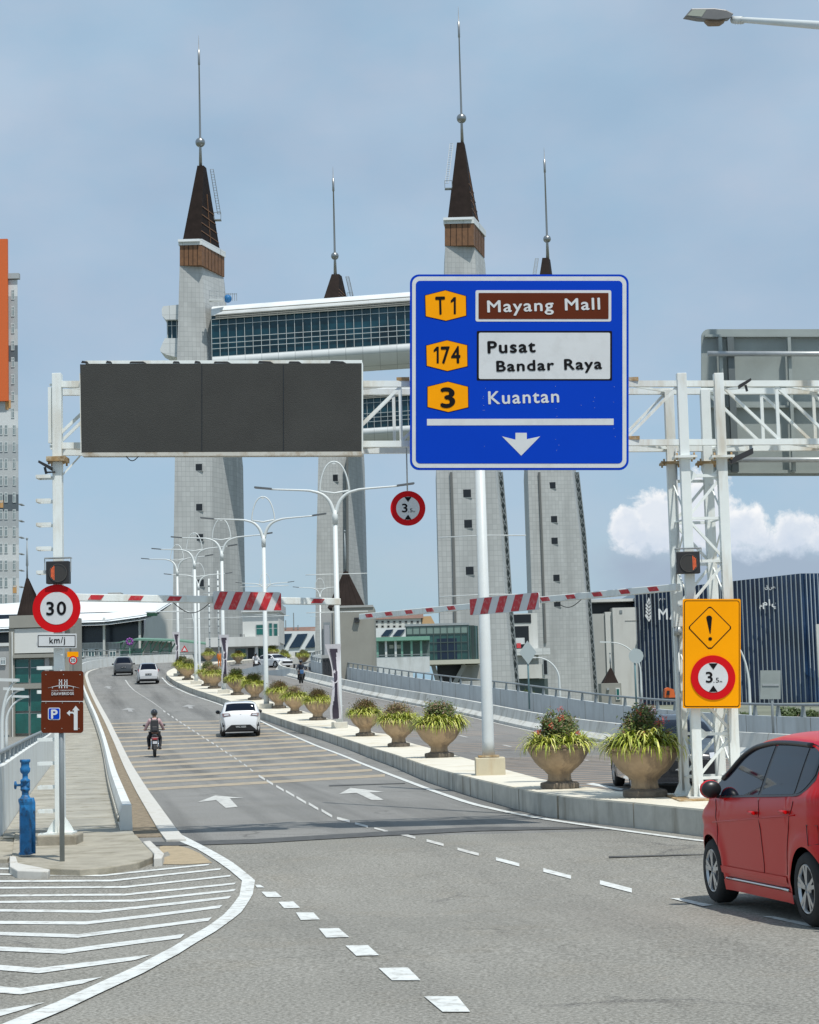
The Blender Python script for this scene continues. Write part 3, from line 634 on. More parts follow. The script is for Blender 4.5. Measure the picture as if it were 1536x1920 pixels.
# shared frontage barrier seen beyond, between the white sedan and the stone turret
root = T('curved_parapet', 'pale curved ramp parapet with dark rail posts beside the stone turret house', 'parapet', P(560, 1265, 175))
pts = [P(448,1262,172), P(500,1263,168), P(560,1272,160), P(620,1284,150), P(642,1290,146)]
mb = MB()
for a, b in zip(pts, pts[1:]): mb.hexa([(a.x, a.y, a.z - 3), (b.x, b.y, b.z - 3), (b.x, b.y + .3, b.z - 3), (a.x, a.y + .3, a.z - 3)], [(a.x, a.y, a.z + .25), (b.x, b.y, b.z + .9), (b.x, b.y + .3, b.z + .9), (a.x, a.y + .3, a.z + .25)])
mb.build('wall', M_pconc, root)
a, b = P(552,1252,186), P(606,1262,176); mb = MB(); mb.hexa([(a.x, a.y, a.z - 3), (b.x, b.y, b.z - 3), (b.x, b.y + .3, b.z - 3), (a.x, a.y + .3, a.z - 3)], [(a.x, a.y, a.z - .2), (b.x, b.y, b.z - .2), (b.x, b.y + .3, b.z - .2), (a.x, a.y + .3, a.z - .2)])
mb.build('wall', M_pconc, root)
mb = MB(); mb.tube([a + Vector((0, 0, .35)), b + Vector((0, 0, .35))], .05, 6); mb.tube([P(560,1246,190), P(606,1234,190)], .05, 6); mb.build('rail', M_rail, root)
for i in range(8): q = a.lerp(b, i / 7); mb = MB(); mb.box(q.x - .1, q.x + .1, q.y, q.y + .1, q.z - .25, q.z + .35); mb.build('rail_post', M_dark, root)
a, b = P(558,1249,190), P(606,1236,190); mb = MB(); mb.hexa([(a.x, a.y, a.z - 3), (b.x, b.y, b.z - 3.6), (b.x, b.y + .3, b.z - 3.6), (a.x, a.y + .3, a.z - 3)], [a, b, b + Vector((0, .3, 0)), a + Vector((0, .3, 0))])
mb.build('wall', M_pconc, root)
# ================================================================ GANTRY
def gY(X): return 25 + (X + 4.7) * .15
def gP(X, z, back=0): return Vector((X - .15 * back, gY(X) + back, z))
zt_ = P(1270, 720, 26.3).z; zb_ = P(1270, 830, 26.3).z
XL = P(113, 1500, 25).x; XF1 = P(1309, 1480, 26.3).x; XF2 = P(1380, 1440, 26.3).x
gan = T('sign_gantry', 'white steel truss gantry spanning the whole road, carrying the dark message board', 'gantry', (XL, 25, 0))
for bk in (0, .65):
    for z in (zt_, zb_):
        mb = MB(); mb.bar(gP(XL, z, bk), gP(11, z, bk), .08, .085); mb.build('chord', M_steelw, gan)
n = 0; X = XL + .1; st = .79
xs = [XF2 + .06 + i * st for i in range(8)] ; xl = [XF1 - .06 - i * st for i in range(12)]
for bk in (0, .65):
    for seq, sg in ((xs, 1), (xl, -1)):
        for a, b in zip(seq, seq[1:]):
            mb = MB(); mb.bar(gP(a, zt_ - .04, bk), gP(b, zb_ + .04, bk), .04); mb.build('diagonal', M_steelw, gan)
            mb = MB(); mb.bar(gP(b, zt_ - .04, bk), gP(b, zb_ + .04, bk), .045); mb.build('upright', M_steelw, gan)
for seq in (xs, xl):
    for i, (a, b) in enumerate(zip(seq, seq[1:])):
        for z in (zt_, zb_):
            mb = MB(); mb.bar(gP(a, z, .03 if i % 2 else .62), gP(b, z, .62 if i % 2 else .03), .03); mb.build('lateral_brace', M_steelw, gan)
zt6 = 6.36
mb = MB(); mb.box(XL - .062, XL + .062, 24.93, 25.07, .2, zt6); lp = mb.build('left_column', M_steelw, gan, bevel=.006); lp.name = 'column'
mb = MB(); mb.box(XL - .13, XL + .13, 24.85, 25.15, P(105, 864, 25).z - .02, P(105, 858, 25).z); mb.build('flange', M_rust, gan)
mb = MB()
for dx in (-.1, .1):
    for dy in (-.11, .11): mb.lathe([(.014, -.06), (.014, .05)], (XL + dx, 25 + dy, P(105, 864, 25).z), 8)
mb.build('flange_bolts', M_rust, gan)
mb = MB(); mb.box(XL - .26, XL + .26, 24.72, 25.26, 0, .19); mb.build('base_block', M_gutter, gan, bevel=.02)
mb = MB()
mb.box(XL - .19, XL + .19, 24.82, 25.18, .19, .215)
for dx, dy in ((1, 0), (-1, 0), (0, 1), (0, -1)):
    a = Vector((XL + dx * .06, 25 + dy * .07, .215)); mb.prism([a, a + Vector((dx * .12, dy * .11, 0)), a + Vector((dx * .1, dy * .09, .05)), a + Vector((0, 0, .2))], (.012 * abs(dy) + 1e-5, .012 * abs(dx) + 1e-5, 0))
mb.build('base_plate', M_steelw, gan)
for i in range(16):
    y = 896 + i * 44.6
    if 1100 < y < 1200 or 1250 < y < 1370: pass
    z = P(90, y, 25).z; mb = MB(); t = .018
    a = XL - .062; b = XL - .25; yy0, yy1 = 24.82, 25.02
    for q, r_ in (((a, yy0, z), (b, yy0, z)), ((b, yy0, z), (b, yy1, z)), ((b, yy1, z), (a, yy1, z))): mb.bar(q, r_, .03, .045)
    mb.build('rung', M_steelw, gan)
mb = MB(); mb.bar(P(118, 890, 25), P(150, 855, 25.1), .02); mb.build('stay', M_steelw, gan)
# trussed right column with four legs
LEG = [(XF1, 0), (XF2, 0), (XF1, .65), (XF2, .65)]
zfl = P(1340, 856, 26.3).z
for x, bk in LEG:
    q = gP(x, 0, bk); mb = MB(); mb.box(q.x - .068, q.x + .068, q.y - .07, q.y + .07, .36, zt6 + (.0 if not bk else -.12)); mb.build('column', M_steelw, gan, bevel=.006)
    mb = MB(); mb.box(q.x - .16, q.x + .16, q.y - .15, q.y + .15, zfl - .02, zfl + .012); mb.build('flange', M_rust if bk else M_steelw, gan)
    mb = MB(); mb.box(q.x - .15, q.x + .15, q.y - .15, q.y + .15, .37, .395)
    for dx, dy in ((1, 0), (-1, 0), (0, -1)):
        a = Vector((q.x + dx * .068, q.y + dy * .07, .395)); mb.prism([a, a + Vector((dx * .08, dy * .08, 0)), a + Vector((dx * .07, dy * .07, .03)), a + Vector((0, 0, .17))], (.012 * abs(dy) + 1e-5, .012 * abs(dx) + 1e-5, 0))
    mb.build('base_plate', M_steelw, gan)
    mb = MB()
    for dx in (-.12, .12):
        for dy in (-.12, .12): mb.lathe([(.014, -.05), (.014, .05)], (q.x + dx, q.y + dy, zfl), 8)
    mb.build('flange_bolts', M_rust, gan)
z0 = P(1340, 891, 26.3).z
for i in range(9):
    z = z0 - i * .607; z2 = z - .607
    for bk in (0, .65):
        a, b = gP(XF1, z, bk), gP(XF2, z, bk); mb = MB(); mb.bar(a, b, .04); mb.build('lattice_bar', M_steelw, gan)
        if z2 > .45:
            a, b = (gP(XF2, z, bk), gP(XF1, z2, bk)) if i % 2 == 0 else (gP(XF1, z, bk), gP(XF2, z2, bk))
            mb = MB(); mb.bar(a, b, .036); mb.build('lattice_bar', M_steelw, gan)
    for x in (XF1, XF2):
        if z2 > .45:
            a, b = (gP(x, z, 0), gP(x, z2, .65)) if i % 2 else (gP(x, z, .65), gP(x, z2, 0)); mb = MB(); mb.bar(a, b, .02); mb.build('lattice_bar', M_steelw, gan)
        if i % 2: mb = MB(); mb.bar(gP(x, z, 0), gP(x, z, .65), .02); mb.build('lattice_bar', M_steelw, gan)
q = gP(XF1, 0, .32); mb = MB(); mb.box(q.x - .28, q.x + .75, q.y - .75, q.y + .75, .345, .372); mb.build('sole_plate', M_rust, gan, bevel=.01)
q = gP(XF1, 0, .65); z1_, z2_ = P(1268, 1098, 26.9).z, P(1268, 1176, 26.9).z
mb = MB(); mb.box(q.x - .10, q.x + .06, q.y - .17, q.y - .08, z2_, z1_); mb.build('junction_box', M_steelw, gan, bevel=.008)
mb = MB(); mb.tube([(q.x - .02, q.y - .12, z2_), (q.x - .02, q.y - .12, z2_ - .12)], .06, 12); mb.tube([(q.x - .02, q.y - .12, z2_ - .12), (q.x - .03, q.y - .10, .45)], .014, 8); mb.tube([(q.x - .02, q.y - .12, z1_), (q.x + .05, q.y - .1, z1_ + .8), (q.x + .06, q.y - .1, zb_)], .012, 8); mb.build('conduit', M_steelg, gan)
for x_ in (XF1, XF2):
    for k_ in range(5):
        z = z0 - k_ * 1.214; qq = gP(x_, 0, 0); mb = MB(); s_ = 1 if x_ == XF1 else -1; mb.prism([(qq.x + s_ * .07, qq.y - .02, z + .09), (qq.x + s_ * .07, qq.y - .02, z - .09), (qq.x + s_ * .16, qq.y - .02, z - .02), (qq.x + s_ * .16, qq.y - .02, z + .02)], (0, .012, 0)); mb.build('gusset', M_steelw, gan)
# small dark floodlights clamped to it
for k, (px, py, Yy, lb) in enumerate([(84, 876, 24.9, 'small black floodlight clamped to the left gantry post under the flange'), (1398, 722, 26.3, 'small dark floodlight tilted on top of the gantry beam right of the columns')]):
    c = P(px, py, Yy); r = T('floodlight', lb, 'floodlight', c); mb = MB()
    s = 1 if k else -1
    mb.prism([c + Vector((-.1 * s, -.06, .0)), c + Vector((.07 * s, -.06, .09)), c + Vector((.08 * s, -.06, .06)), c + Vector((-.09 * s, -.06, -.05))], (0, .12, 0)); mb.build('housing', M_black, r)
    mb = MB(); mb.bar(c, c + Vector((.02, 0, -.09)), .03); mb.bar(c + Vector((.02, 0, -.07)), (c.x + (.14 if not k else .02), c.y, c.z - .07), .02); mb.build('bracket', M_dark, r)
c = gP(P(1407, 835, 26.5).x, zb_ - .09); r = T('floodlight', 'dark wedge floodlight under the gantry beam beside the big sign back', 'floodlight', c); mb = MB()
mb.prism([c + Vector((-.33, -.05, -.15)), c + Vector((.02, -.05, .0)), c + Vector((.02, -.05, -.08)), c + Vector((-.3, -.05, -.22))], (0, .14, 0)); mb.build('housing', M_dark, r)
mb = MB(); mb.box(c.x - .02, c.x + .02, c.y, c.y + .04, c.z - .05, c.z + .07); mb.build('bracket', M_steelg, r)
# ---------------- message board
def bq(px, py, dy=0): Yb = 24.72 + (P(px, 760, 25).x - XL) * .15; return P(px, py, Yb + dy)
brd = T('message_board', 'wide unlit black message board hung on the gantry', 'display board', bq(414, 850))
mat_led = mat('led_matrix', (.040, .041, .038), .6, var=.12, nsc=1.6, bump=.35, bsc=90, spec=.3)
mb = MB(); mb.prism([bq(150, 683), bq(678, 681), bq(678, 846), bq(153, 848)], (0, .2, 0)); mb.build('screen', mat_led, brd)
mb = MB()
for x in (378, 531): mb.prism([bq(x, 684, -.007), bq(x + 1.3, 684, -.007), bq(x + 1.3, 846, -.007), bq(x, 846, -.007)], (0, .008, 0))
mb.build('module_seam', M_hole, brd)
mb = MB(); mb.prism([bq(160, 676, .02), bq(679, 675, .02), bq(679, 681, .02), bq(160, 682, .02)], (0, .16, 0)); mb.build('top_rail', M_steelw, brd)
mb = MB(); rr_ = random.Random(4); x = 152
while x < 676:
    w_ = rr_.uniform(8, 34)
    mb.prism([bq(x, 680.5, .012), bq(x + 2, 677 + rr_.uniform(-1, 1), .012), bq(x + w_ * .8, 677.5, .012), bq(x + w_, 681, .012)], (0, .02, 0)); x += w_ + rr_.uniform(14, 60)
mb.build('peeling_film', M_black, brd)
mb = MB(); mb.prism([bq(154, 848.5, .0), bq(679, 846.5, .0), bq(679, 854, .0), bq(154, 855, .0)], (0, .16, 0)); mb.build('bottom_rail', mat('rust_streaked_white', (.5, .49, .44), .7, var=.1, nsc=3, dirt=(.26, .19, .11), dsc=5, damt=.8), brd)
mb = MB(); mb.prism([bq(678.3, 680, 0), bq(680.5, 680, 0), bq(680.5, 850, 0), bq(678.3, 850, 0)], (0, .2, 0)); mb.prism([bq(150.5, 700), bq(149, 700), bq(151, 848), bq(152.8, 848)], (0, .2, 0)); mb.build('side_trim', M_steelw, brd)
mb = MB(); mb.tube([bq(236 + i * 3, 855 + 9 * math.sin(math.pi * i / 8), .05) for i in range(9)], .007, 6); mb.build('cable', M_black, brd)
# ---------------- overhead sign seen from behind
bs = T('overhead_sign', 'big road sign seen from behind, grey-green panel with stiffeners, at the right edge', 'road sign', P(1500, 892, 28.2))
ob = [(x, y) for x, y in rrect(1315.5, 617, 1780, 892, 14)]
mb = MB(); polypx(mb, ob, 28.3, .04); mb.build('panel', M_sback, bs)
mb = MB()
for y, h, x0 in ((629, 4.5, 1322), (762, 4, 1322), (884, 6, 1322)): polypx(mb, [(x0, y - h / 2), (1775, y - h / 2), (1775, y + h / 2), (x0, y + h / 2)], 28.2, .1)
mb.build('stiffener', M_sback, bs)
mb = MB(); mb.tube([P(1327, 663, 28.05), P(1775, 664, 28.05)], .04, 10); mb.tube([P(1340, 862, 28.05), P(1775, 862, 28.05)], .04, 10); mb.build('pipe', M_steelg, bs)
for x in (1351, 1370, 1480, 1590, 1700):
    mb = MB(); w_ = 3 if x != 1370 else 6; mb.prism([P(x - w_, 632, 28.1), P(x + w_, 632, 28.1), P(x + w_ + 10, 884, 28.1), P(x - w_ + 10, 884, 28.1)], (0, .1, 0)); mb.build('upright', M_sback if x != 1370 else mat('dark_zinc_post', (.13, .15, .15), .5, .3), bs)
# ---------------- street lamp at the upper right
Yl = 28.; hl = T('street_lamp', 'flat-headed street lamp reaching in from the upper right corner', 'street lamp', (P(2200, 50, 23).x, 23, 0))
mb = MB(); mb.tube([P(1374, 37, Yl), P(1400, 37.5, Yl - .3), P(1536, 47, Yl - 2.2), P(1750, 60, Yl - 3.8), Vector((P(2100, 130, 23.3).x, 23.3, P(2100, 130, 23.3).z)), Vector((P(2200, 50, 23).x, 23, 10)), Vector((P(2200, 50, 23).x, 23, 0))], [.032, .045, .06, .07, .09, .1, .12], 14); mb.build('arm', M_lamp, hl)
mb = MB()
hd = [(1285, 30), (1297, 15.5), (1340, 15), (1362, 18), (1376, 25), (1370, 34), (1345, 37), (1312, 35)]
mb.prism([P(x, y, Yl - .1) for x, y in hd], (0, .26, .05)); mb.build('head', mat('lamp_head_grey', (.16, .16, .16), .45, .3, var=.1), hl, bevel=.012)
mb = MB(); mb.prism([P(x, y + 2, Yl - .05) for x, y in [(1322, 33), (1362, 34), (1352, 41), (1330, 41.5)]], (0, .16, 0)); mb.build('driver_housing', mat('driver_brown', (.22, .16, .11), .6), hl, bevel=.02)
mb = MB(); mb.prism([P(x, y, Yl - .106) for x, y in [(1289, 28.5), (1299, 18), (1325, 17.5), (1316, 31)]], (0, .005, 0)); mb.build('lens', mat('lamp_lens_pane', (.32, .34, .28), .15, spec=.8), hl)
mb = MB(); mb.tube([P(1375, 37, Yl - .01), P(1393, 38, Yl - .2)], .058, 12)
for x in (1379, 1384, 1389): mb.bar(P(x, 40, Yl - .1), P(x, 45.5, Yl - .1), .012)
mb.build('clamp', M_lamp, hl)

# ================================================================ SIGNS
def ly(mb, pts, Y, k, th=.004): mb.prism([P(x, y, Y - .0035 * k) for x, y in pts], (0, th, 0))
def part(name, mt, root, pts_list, Y, k, th=.0034):
    mb = MB()
    for p in pts_list: ly(mb, p, Y, k, th)
    return mb.build(name, mt, root)
def limit_sign(root, cx, cy, r, Y, ring=1.0):
    """height limit roundel"""
    mb = MB(); disc(mb, cx, cy, r, Y, .012, 56); mb.build('red_ring', M_red, root)
    mb = MB(); disc(mb, cx, cy, r * .67, Y - .004, .003, 56); mb.build('white_disc', M_swhite, root)
    u = r / 42.
    part('arrow_mark', M_sblack, root, [[(cx - 8.5 * u, cy - 27 * u), (cx + 8.5 * u, cy - 27 * u), (cx + .5 * u, cy - 15 * u)]], Y, 2.4)
    part('arrow_mark', M_sblack, root, [[(cx - 8 * u, cy + 27 * u), (cx + .5 * u, cy + 15 * u), (cx + 8.5 * u, cy + 27 * u)]], Y, 2.4)
    text('3', M_sblack, root, (cx - 13.5 * u, cy - 10.5 * u, cx - 1.5 * u, cy + 9.5 * u), Y - .0045, bold=.02, ext=.003)
    text('.5', M_sblack, root, (cx + .5 * u, cy + .5 * u, cx + 11 * u, cy + 9.5 * u), Y - .0045, bold=.0, ext=.003)
    text('m', M_sblack, root, (cx + 12.5 * u, cy + 6.5 * u, cx + 17 * u, cy + 9.5 * u), Y - .0045, ext=.003)
# blue direction sign on its tall post
def Sg(x, y): return (740 + x / 3.339, 500 + y / 3.339)
SY = 25.42
bl = T('direction_sign', 'large blue direction sign with white border hung on the front of the gantry', 'road sign', P(975, 880, SY))
def Sr(x0, y0, x1, y1, r): a = Sg(x0, y0); b = Sg(x1, y1); return rrect(a[0], a[1], b[0], b[1], r)
part('panel', M_sblue, bl, [Sr(96, 48, 1466, 1272, 17)], SY, 0, .04)
part('border', M_swhite, bl, [Sr(110, 61, 1452, 1259, 14)], SY, 1)
part('field', M_sblue, bl, [Sr(133, 88, 1427, 1232, 8)], SY, 2)
for pts, tx, bx in (([(188,178),(318,145),(450,182),(452,308),(322,341),(192,312)], 'T 1', (258,190,385,297)), ([(195,492),(328,458),(458,490),(460,625),(330,656),(198,622)], '174', (245,500,410,605)), ([(203,750),(335,717),(463,750),(465,882),(337,913),(203,880)], '3', (293,760,373,880))):
    c = (sum(p[0] for p in pts) / 6, sum(p[1] for p in pts) / 6)
    hx = part('route_shield', M_sblack, bl, [[Sg(*p) for p in pts]], SY, 3)
    part('shield_face', M_syel, hx, [[Sg(c[0] + (p[0] - c[0]) * .965, c[1] + (p[1] - c[1]) * .962) for p in pts]], SY, 4)
    if tx == '3': text(tx, M_sblack, hx, Sg(bx[0], bx[1]) + Sg(bx[2], bx[3]), SY - .0145, 'route_number', bold=.03, ext=.003)
    elif tx == 'T 1': text('T', M_sblack, hx, Sg(258, 190) + Sg(315, 297), SY - .0145, 'route_number', bold=.02, ext=.003); part('route_number', M_sblack, hx, [[Sg(*p) for p in one_glyph(352, 190, 384, 297)]], SY, 5)
    else: text('74', M_sblack, hx, Sg(293, 500) + Sg(410, 605), SY - .0145, 'route_number', bold=.02, ext=.003); part('route_number', M_sblack, hx, [[Sg(*p) for p in one_glyph(245, 500, 277, 605)]], SY, 5)
p1 = part('destination_panel', M_swhite, bl, [Sr(507, 147, 1357, 343, 3.5)], SY, 3); part('face', M_sbrown, p1, [Sr(526, 164, 1340, 327, 1.5)], SY, 4)
text('Mayang Mall', M_swhite, p1, Sg(582, 205) + Sg(1285, 300), SY - .0145, bold=.018)
p1 = part('destination_panel', M_sblack, bl, [Sr(515, 402, 1362, 712, 2)], SY, 3); part('face', M_swhite, p1, [Sr(528, 413, 1350, 703, 3)], SY, 4)
text('Pusat', M_sblack, p1, Sg(585, 465) + Sg(880, 538), SY - .0145, bold=.028); text('Bandar Raya', M_sblack, p1, Sg(640, 583) + Sg(1297, 668), SY - .0145, bold=.028)
text('Kuantan', M_swhite, bl, Sg(588, 777) + Sg(1028, 855), SY - .0075, bold=.018)
rz_ = random.Random(8); part('scratches', M_swhite, bl, [[Sg(x, y), Sg(x + 3, y + 1), Sg(x + 2, y + 4)] for x, y in [(rz_.choice((555, 565, 1020, 1013, 1165, 1250, 1380)) + rz_.uniform(-9, 9), rz_.uniform(720, 1190)) for _ in range(26)] if not 945 < y < 1000], SY, 3)
part('rule', M_swhite, bl, [[Sg(203, 953), Sg(1372, 951), Sg(1372, 991), Sg(203, 994)]], SY, 3)
part('down_arrow', M_swhite, bl, [[Sg(*p) for p in [(757,1040),(828,1040),(828,1080),(912,1062),(793,1183),(673,1062),(757,1083)]]], SY, 3)
bl_ = T('banner_pole', 'tall white banner pole on a cream block, its top hidden behind the blue sign', 'pole', (P(917, 1440, 36.4).x, 36.4, .35)); b = bl_.location
mb = MB()
for x_ in (830, 975, 1120):
    for z in (zt_, zb_): q = P(x_, 760, SY + .045); mb.box(q.x - .05, q.x + .05, SY + .04, gY(q.x) - .04, z - .03, z + .03)
    mb.box(q.x - .03, q.x + .03, SY + .04, SY + .08, P(975, 872, SY).z, P(975, 522, SY).z)
mb.build('back_frame', M_steelg, bl)
for x_, z in ((1193, zt_ + .06), (1191, zb_ + .06), (757, zt_ + .06)): q = P(x_, 760, 25.8); mb = MB(); mb.box(q.x - .09, q.x + .09, gY(q.x) - .05, gY(q.x) + .05, z - .02, z + .03); mb.build('clamp', M_rust, bl)
mb = MB(); mb.tube([(b.x, b.y, .7), (b.x, b.y, 1.0), (b.x, b.y, 8.8)], [.125, .115, .085], 20); mb.build('post', M_lamp, bl_)
a0 = P(921, 1453, 36.1); mb = MB(); mb.box(a0.x - .29, a0.x + .28, 36.1, 36.7, .3, P(921, 1421, 36.1).z); mb.build('base_block', mat('cream_concrete', (.56, .50, .36), .85, var=.06, dirt=(.4, .24, .1), dsc=3, damt=.4, streak=True), bl_, bevel=.015)
mb = MB(); mb.box(b.x - .2, b.x + .2, 36.2, 36.6, P(921, 1420, 36.1).z, P(921, 1417, 36.1).z); mb.build('base_plate', M_rust, bl_)
for y in (1006, 1117):
    z = P(905, y, 36.4).z; mb = MB(); mb.tube([(b.x - .86, b.y, z - .0), (b.x - .1, b.y, z + .02), (b.x - .08, b.y, z + .05)], .013, 6); mb.tube([(b.x + .86, b.y, z), (b.x + .1, b.y, z + .02), (b.x + .08, b.y, z + .05)], .013, 6); mb.build('banner_bracket', M_lamp, bl_)
# speed limit roundel
r = T('speed_limit_sign', 'round red-rimmed speed limit sign reading 30, under the left warning light', 'road sign', P(106, 1141, 24.8))
mb = MB(); disc(mb, 106, 1141, 45, 24.8, .012, 64); mb.build('red_ring', M_red, r)
mb = MB(); disc(mb, 106, 1140.5, 30.5, 24.796, .003, 64); mb.build('white_disc', M_swhite, r)
text('30', M_sblack, r, (87.5, 1128.5, 123.5, 1153), 24.7955, 'numeral', bold=.02)
r = T('plate_sign', 'small white rectangular plate reading km/j below the 30 roundel', 'road sign', P(106, 1201, 24.8))
part('panel', M_swhite, r, [rrect(69.5, 1188, 143.5, 1215, 1)], 24.8, 0, .012)
part('border', M_sblack, r, [rrect(70.8, 1191, 141.5, 1213, .5)], 24.8, 1); part('face', M_swhite, r, [rrect(72.3, 1192.5, 140, 1211.5, .5)], 24.8, 2)
text('km/j', M_sblack, r, (93, 1194.5, 122, 1209.5), 24.793, bold=.012)
# brown attraction sign on its own thin post
YB = 22.3; bc = G(115, 1614, .08)
r = T('tourist_sign', 'brown attraction sign with bridge emblem, parking symbol and arrow on a thin post', 'road sign', (bc.x, YB + .05, .08))
mb = MB(); mb.tube([(bc.x, YB + .05, 0), (bc.x, YB + .05, 2.3)], .03, 12); mb.build('post', M_rail, r)
up = part('upper_plate', M_sbrown, r, [rrect(77.5, 1258, 156.5, 1316.5, 5)], YB, 0, .012); lo = part('lower_plate', M_sbrown, r, [rrect(77, 1314, 156, 1374.5, 6)], YB - .001, 0, .013)
part('divider', M_swhite, r, [[(78, 1314.6), (156, 1314.6), (156, 1315.8), (78, 1315.8)]], YB, 1.6)
arc = [(90 + i * 2.92, 1290 - 5.5 * math.sin(math.pi * i / 20)) for i in range(21)]
part('bridge_emblem', M_swhite, up, [[arc[i], arc[i + 1], (arc[i + 1][0], arc[i + 1][1] + 1.4 * math.sin(math.pi * min(i + 1, 19) / 20) + .1), (arc[i][0], arc[i][1] + 1.4 * math.sin(math.pi * max(i, 1) / 20) + .1)] for i in range(20)]
     + [[(x, 1274), (x + 1.6, 1274), (x + 1.6, 1290.5), (x, 1290.5)] for x in (110.5, 114.8, 120.5, 124.8)] + [[(110.5, 1277.5), (116, 1277.5), (116, 1279), (110.5, 1279)], [(120.5, 1277.5), (126, 1277.5), (126, 1279), (120.5, 1279)], [(98, 1288), (99, 1288), (99, 1291), (98, 1291)], [(137, 1288), (138, 1288), (138, 1291), (137, 1291)]], YB, 1.2)
text('KUALA TERENGGANU', M_swhite, up, (97, 1293.5, 138, 1296), YB - .004); text('DRAWBRIDGE', M_swhite, up, (97, 1298, 138.5, 1303.2), YB - .004, bold=.02)
pk = part('parking_symbol', M_swhite, lo, [rrect(90, 1327, 113, 1350, 3.5)], YB, 1.2); part('blue_square', M_sblue, pk, [rrect(91.5, 1328.5, 111.5, 1348.5, 2.5)], YB, 2.2)
text('P', M_swhite, pk, (96.5, 1331, 107.5, 1347), YB - .0075, bold=.03)
part('arrow', M_swhite, lo, [[(138.5, 1369), (138.5, 1340), (136, 1337.5), (131, 1338), (131, 1342.5), (125, 1337), (131, 1331.5), (131, 1334.5), (137, 1334.5), (138.5, 1336.5), (138.5, 1332), (135.5, 1332), (142, 1323.5), (149, 1332), (145.5, 1332), (145.5, 1369)]], YB, 1.2)
for q, (x, y) in enumerate([(86, 1265), (119, 1265), (150, 1265), (86, 1318), (117, 1318), (149, 1318), (84, 1366), (116, 1366), (148, 1366)]):
    mb = MB(); disc(mb, x, y, .8, YB - .006, .006, 8); mb.build('bolt', M_bolt, up if y < 1316 else lo)
# amber height warning sign
Yy = 26.1; r = T('warning_sign', 'tall amber warning sign with exclamation diamond and 3.5 m limit on the right column', 'road sign', P(1335, 1329, Yy))
part('panel', M_syel, r, [rrect(1280.5, 1123, 1389, 1328, 3)], Yy, 0, .012)
part('border', M_sblack, r, [rrect(1283, 1126, 1387, 1325.5, 5)], Yy, 1); part('face', M_syel, r, [rrect(1284.4, 1127.4, 1385.6, 1324.1, 4)], Yy, 2)
cx, cy = 1331.5, 1177; d1, d2 = 38.5, 34.5
def dia(d): return [(cx + 3 - 3, cy - d), (cx + 3, cy - d + 1), (cx + d, cy - 2), (cx + d, cy + 2), (cx + 3, cy + d), (cx - 3, cy + d), (cx - d, cy + 2), (cx - d, cy - 2), (cx - 3, cy - d + 1)]
part('diamond', M_sblack, r, [dia(39.5)], Yy, 3); part('diamond_face', M_syel, r, [dia(37)], Yy, 4)
part('exclamation_mark', M_sblack, r, [[(1324.5, 1158), (1326.5, 1155), (1330, 1154), (1333.5, 1155), (1335.5, 1158), (1332.8, 1188), (1331.2, 1188)], [(1332 + 3.6 * math.cos(a * .5236), 1198 + 3.6 * math.sin(a * .5236)) for a in range(12)]], Yy, 5)
limit_sign(r, 1337.5, 1270.5, 41.5, Yy - .019)
for x, y in ((1296, 1150), (1296, 1300), (1376, 1150), (1376, 1300)):
    mb = MB(); c = P(x, y, Yy); mb.box(c.x - .04, c.x + .04, Yy + .012, Yy + .2, c.z - .03, c.z + .03); mb.build('clamp', M_steelg, r)
# hanging height limit roundel
r = T('height_limit_sign', 'round red 3.5 m height limit sign hanging on a thin rod between the boards', 'road sign', P(765, 985, 25.9))
limit_sign(r, 765, 953, 33, 25.9)
mb = MB(); mb.tube([P(764, 920, 25.905), P(762, 824, 25.905)], .011, 6); mb.build('hanging_rod', M_steelg, r)
# warning lights
def flasher(x0, y0, x1, y1, Y, lit, label):
    c = P((x0 + x1) / 2, y1, Y); r = T('warning_light', label, 'signal light', c)
    mb = MB(); boxpx(mb, x0, y0, x1, y1, Y, .16); mb.build('housing', M_black, r, bevel=.008)
    cx, cy, rad = (x0 + x1) / 2 + 1, (y0 + y1) / 2 + 1, (x1 - x0) * .40
    mb = MB(); disc(mb, cx, cy, rad, Y - .012, .012, 32, rad * .92); mb.build('bezel', mat('black_bezel', (.06, .055, .05), .4), r)
    mb = MB(); disc(mb, cx, cy, rad * .92, Y - .004, .004, 32); mb.build('lens', mat('smoked_lens', (.035, .028, .022), .25, spec=.7), r)
    c2 = P(cx, cy, Y); R_ = rad * .92 * Y / F; mb = MB()
    n = 9; st = 2 * R_ / 13
    for i in range(-6, 7):
        for j in range(-6, 7):
            x, z = i * st, j * st
            if x * x + z * z < (R_ * .9) ** 2 and ((x < -R_ * .38) if lit < 0 else (x > R_ * .45)): mb.box(c2.x + x - st * .28, c2.x + x + st * .28, Y - .0075, Y - .0045, c2.z + z - st * .36, c2.z + z + st * .36)
    mb.build('lamp_elements', mat('lit_amber_leds', (.7, .12, .03), .4, emit=(1, .16, .04, .5)), r)
    mb = MB(); a, b = P(x0 - 3, y0, Y), P(x1 + 3, y0, Y); z1 = P(x0, y0 - 5, Y).z; zm = P(x0, (y0 + y1) / 2, Y).z
    for q in (a, b): mb.bar((q.x, Y + .03, zm), (q.x, Y + .03, z1), .012)
    mb.box(a.x, b.x, Y + .0, Y + .14, z1, z1 + .012); mb.build('bracket', M_steelg, r)
flasher(86, 1052, 129, 1094, 24.75, -1, 'square black warning light with half its amber dots lit, above the 30 roundel')
flasher(1270, 1034, 1313, 1075, 26.05, 1, 'square black warning light on the right gantry column, above the amber sign')
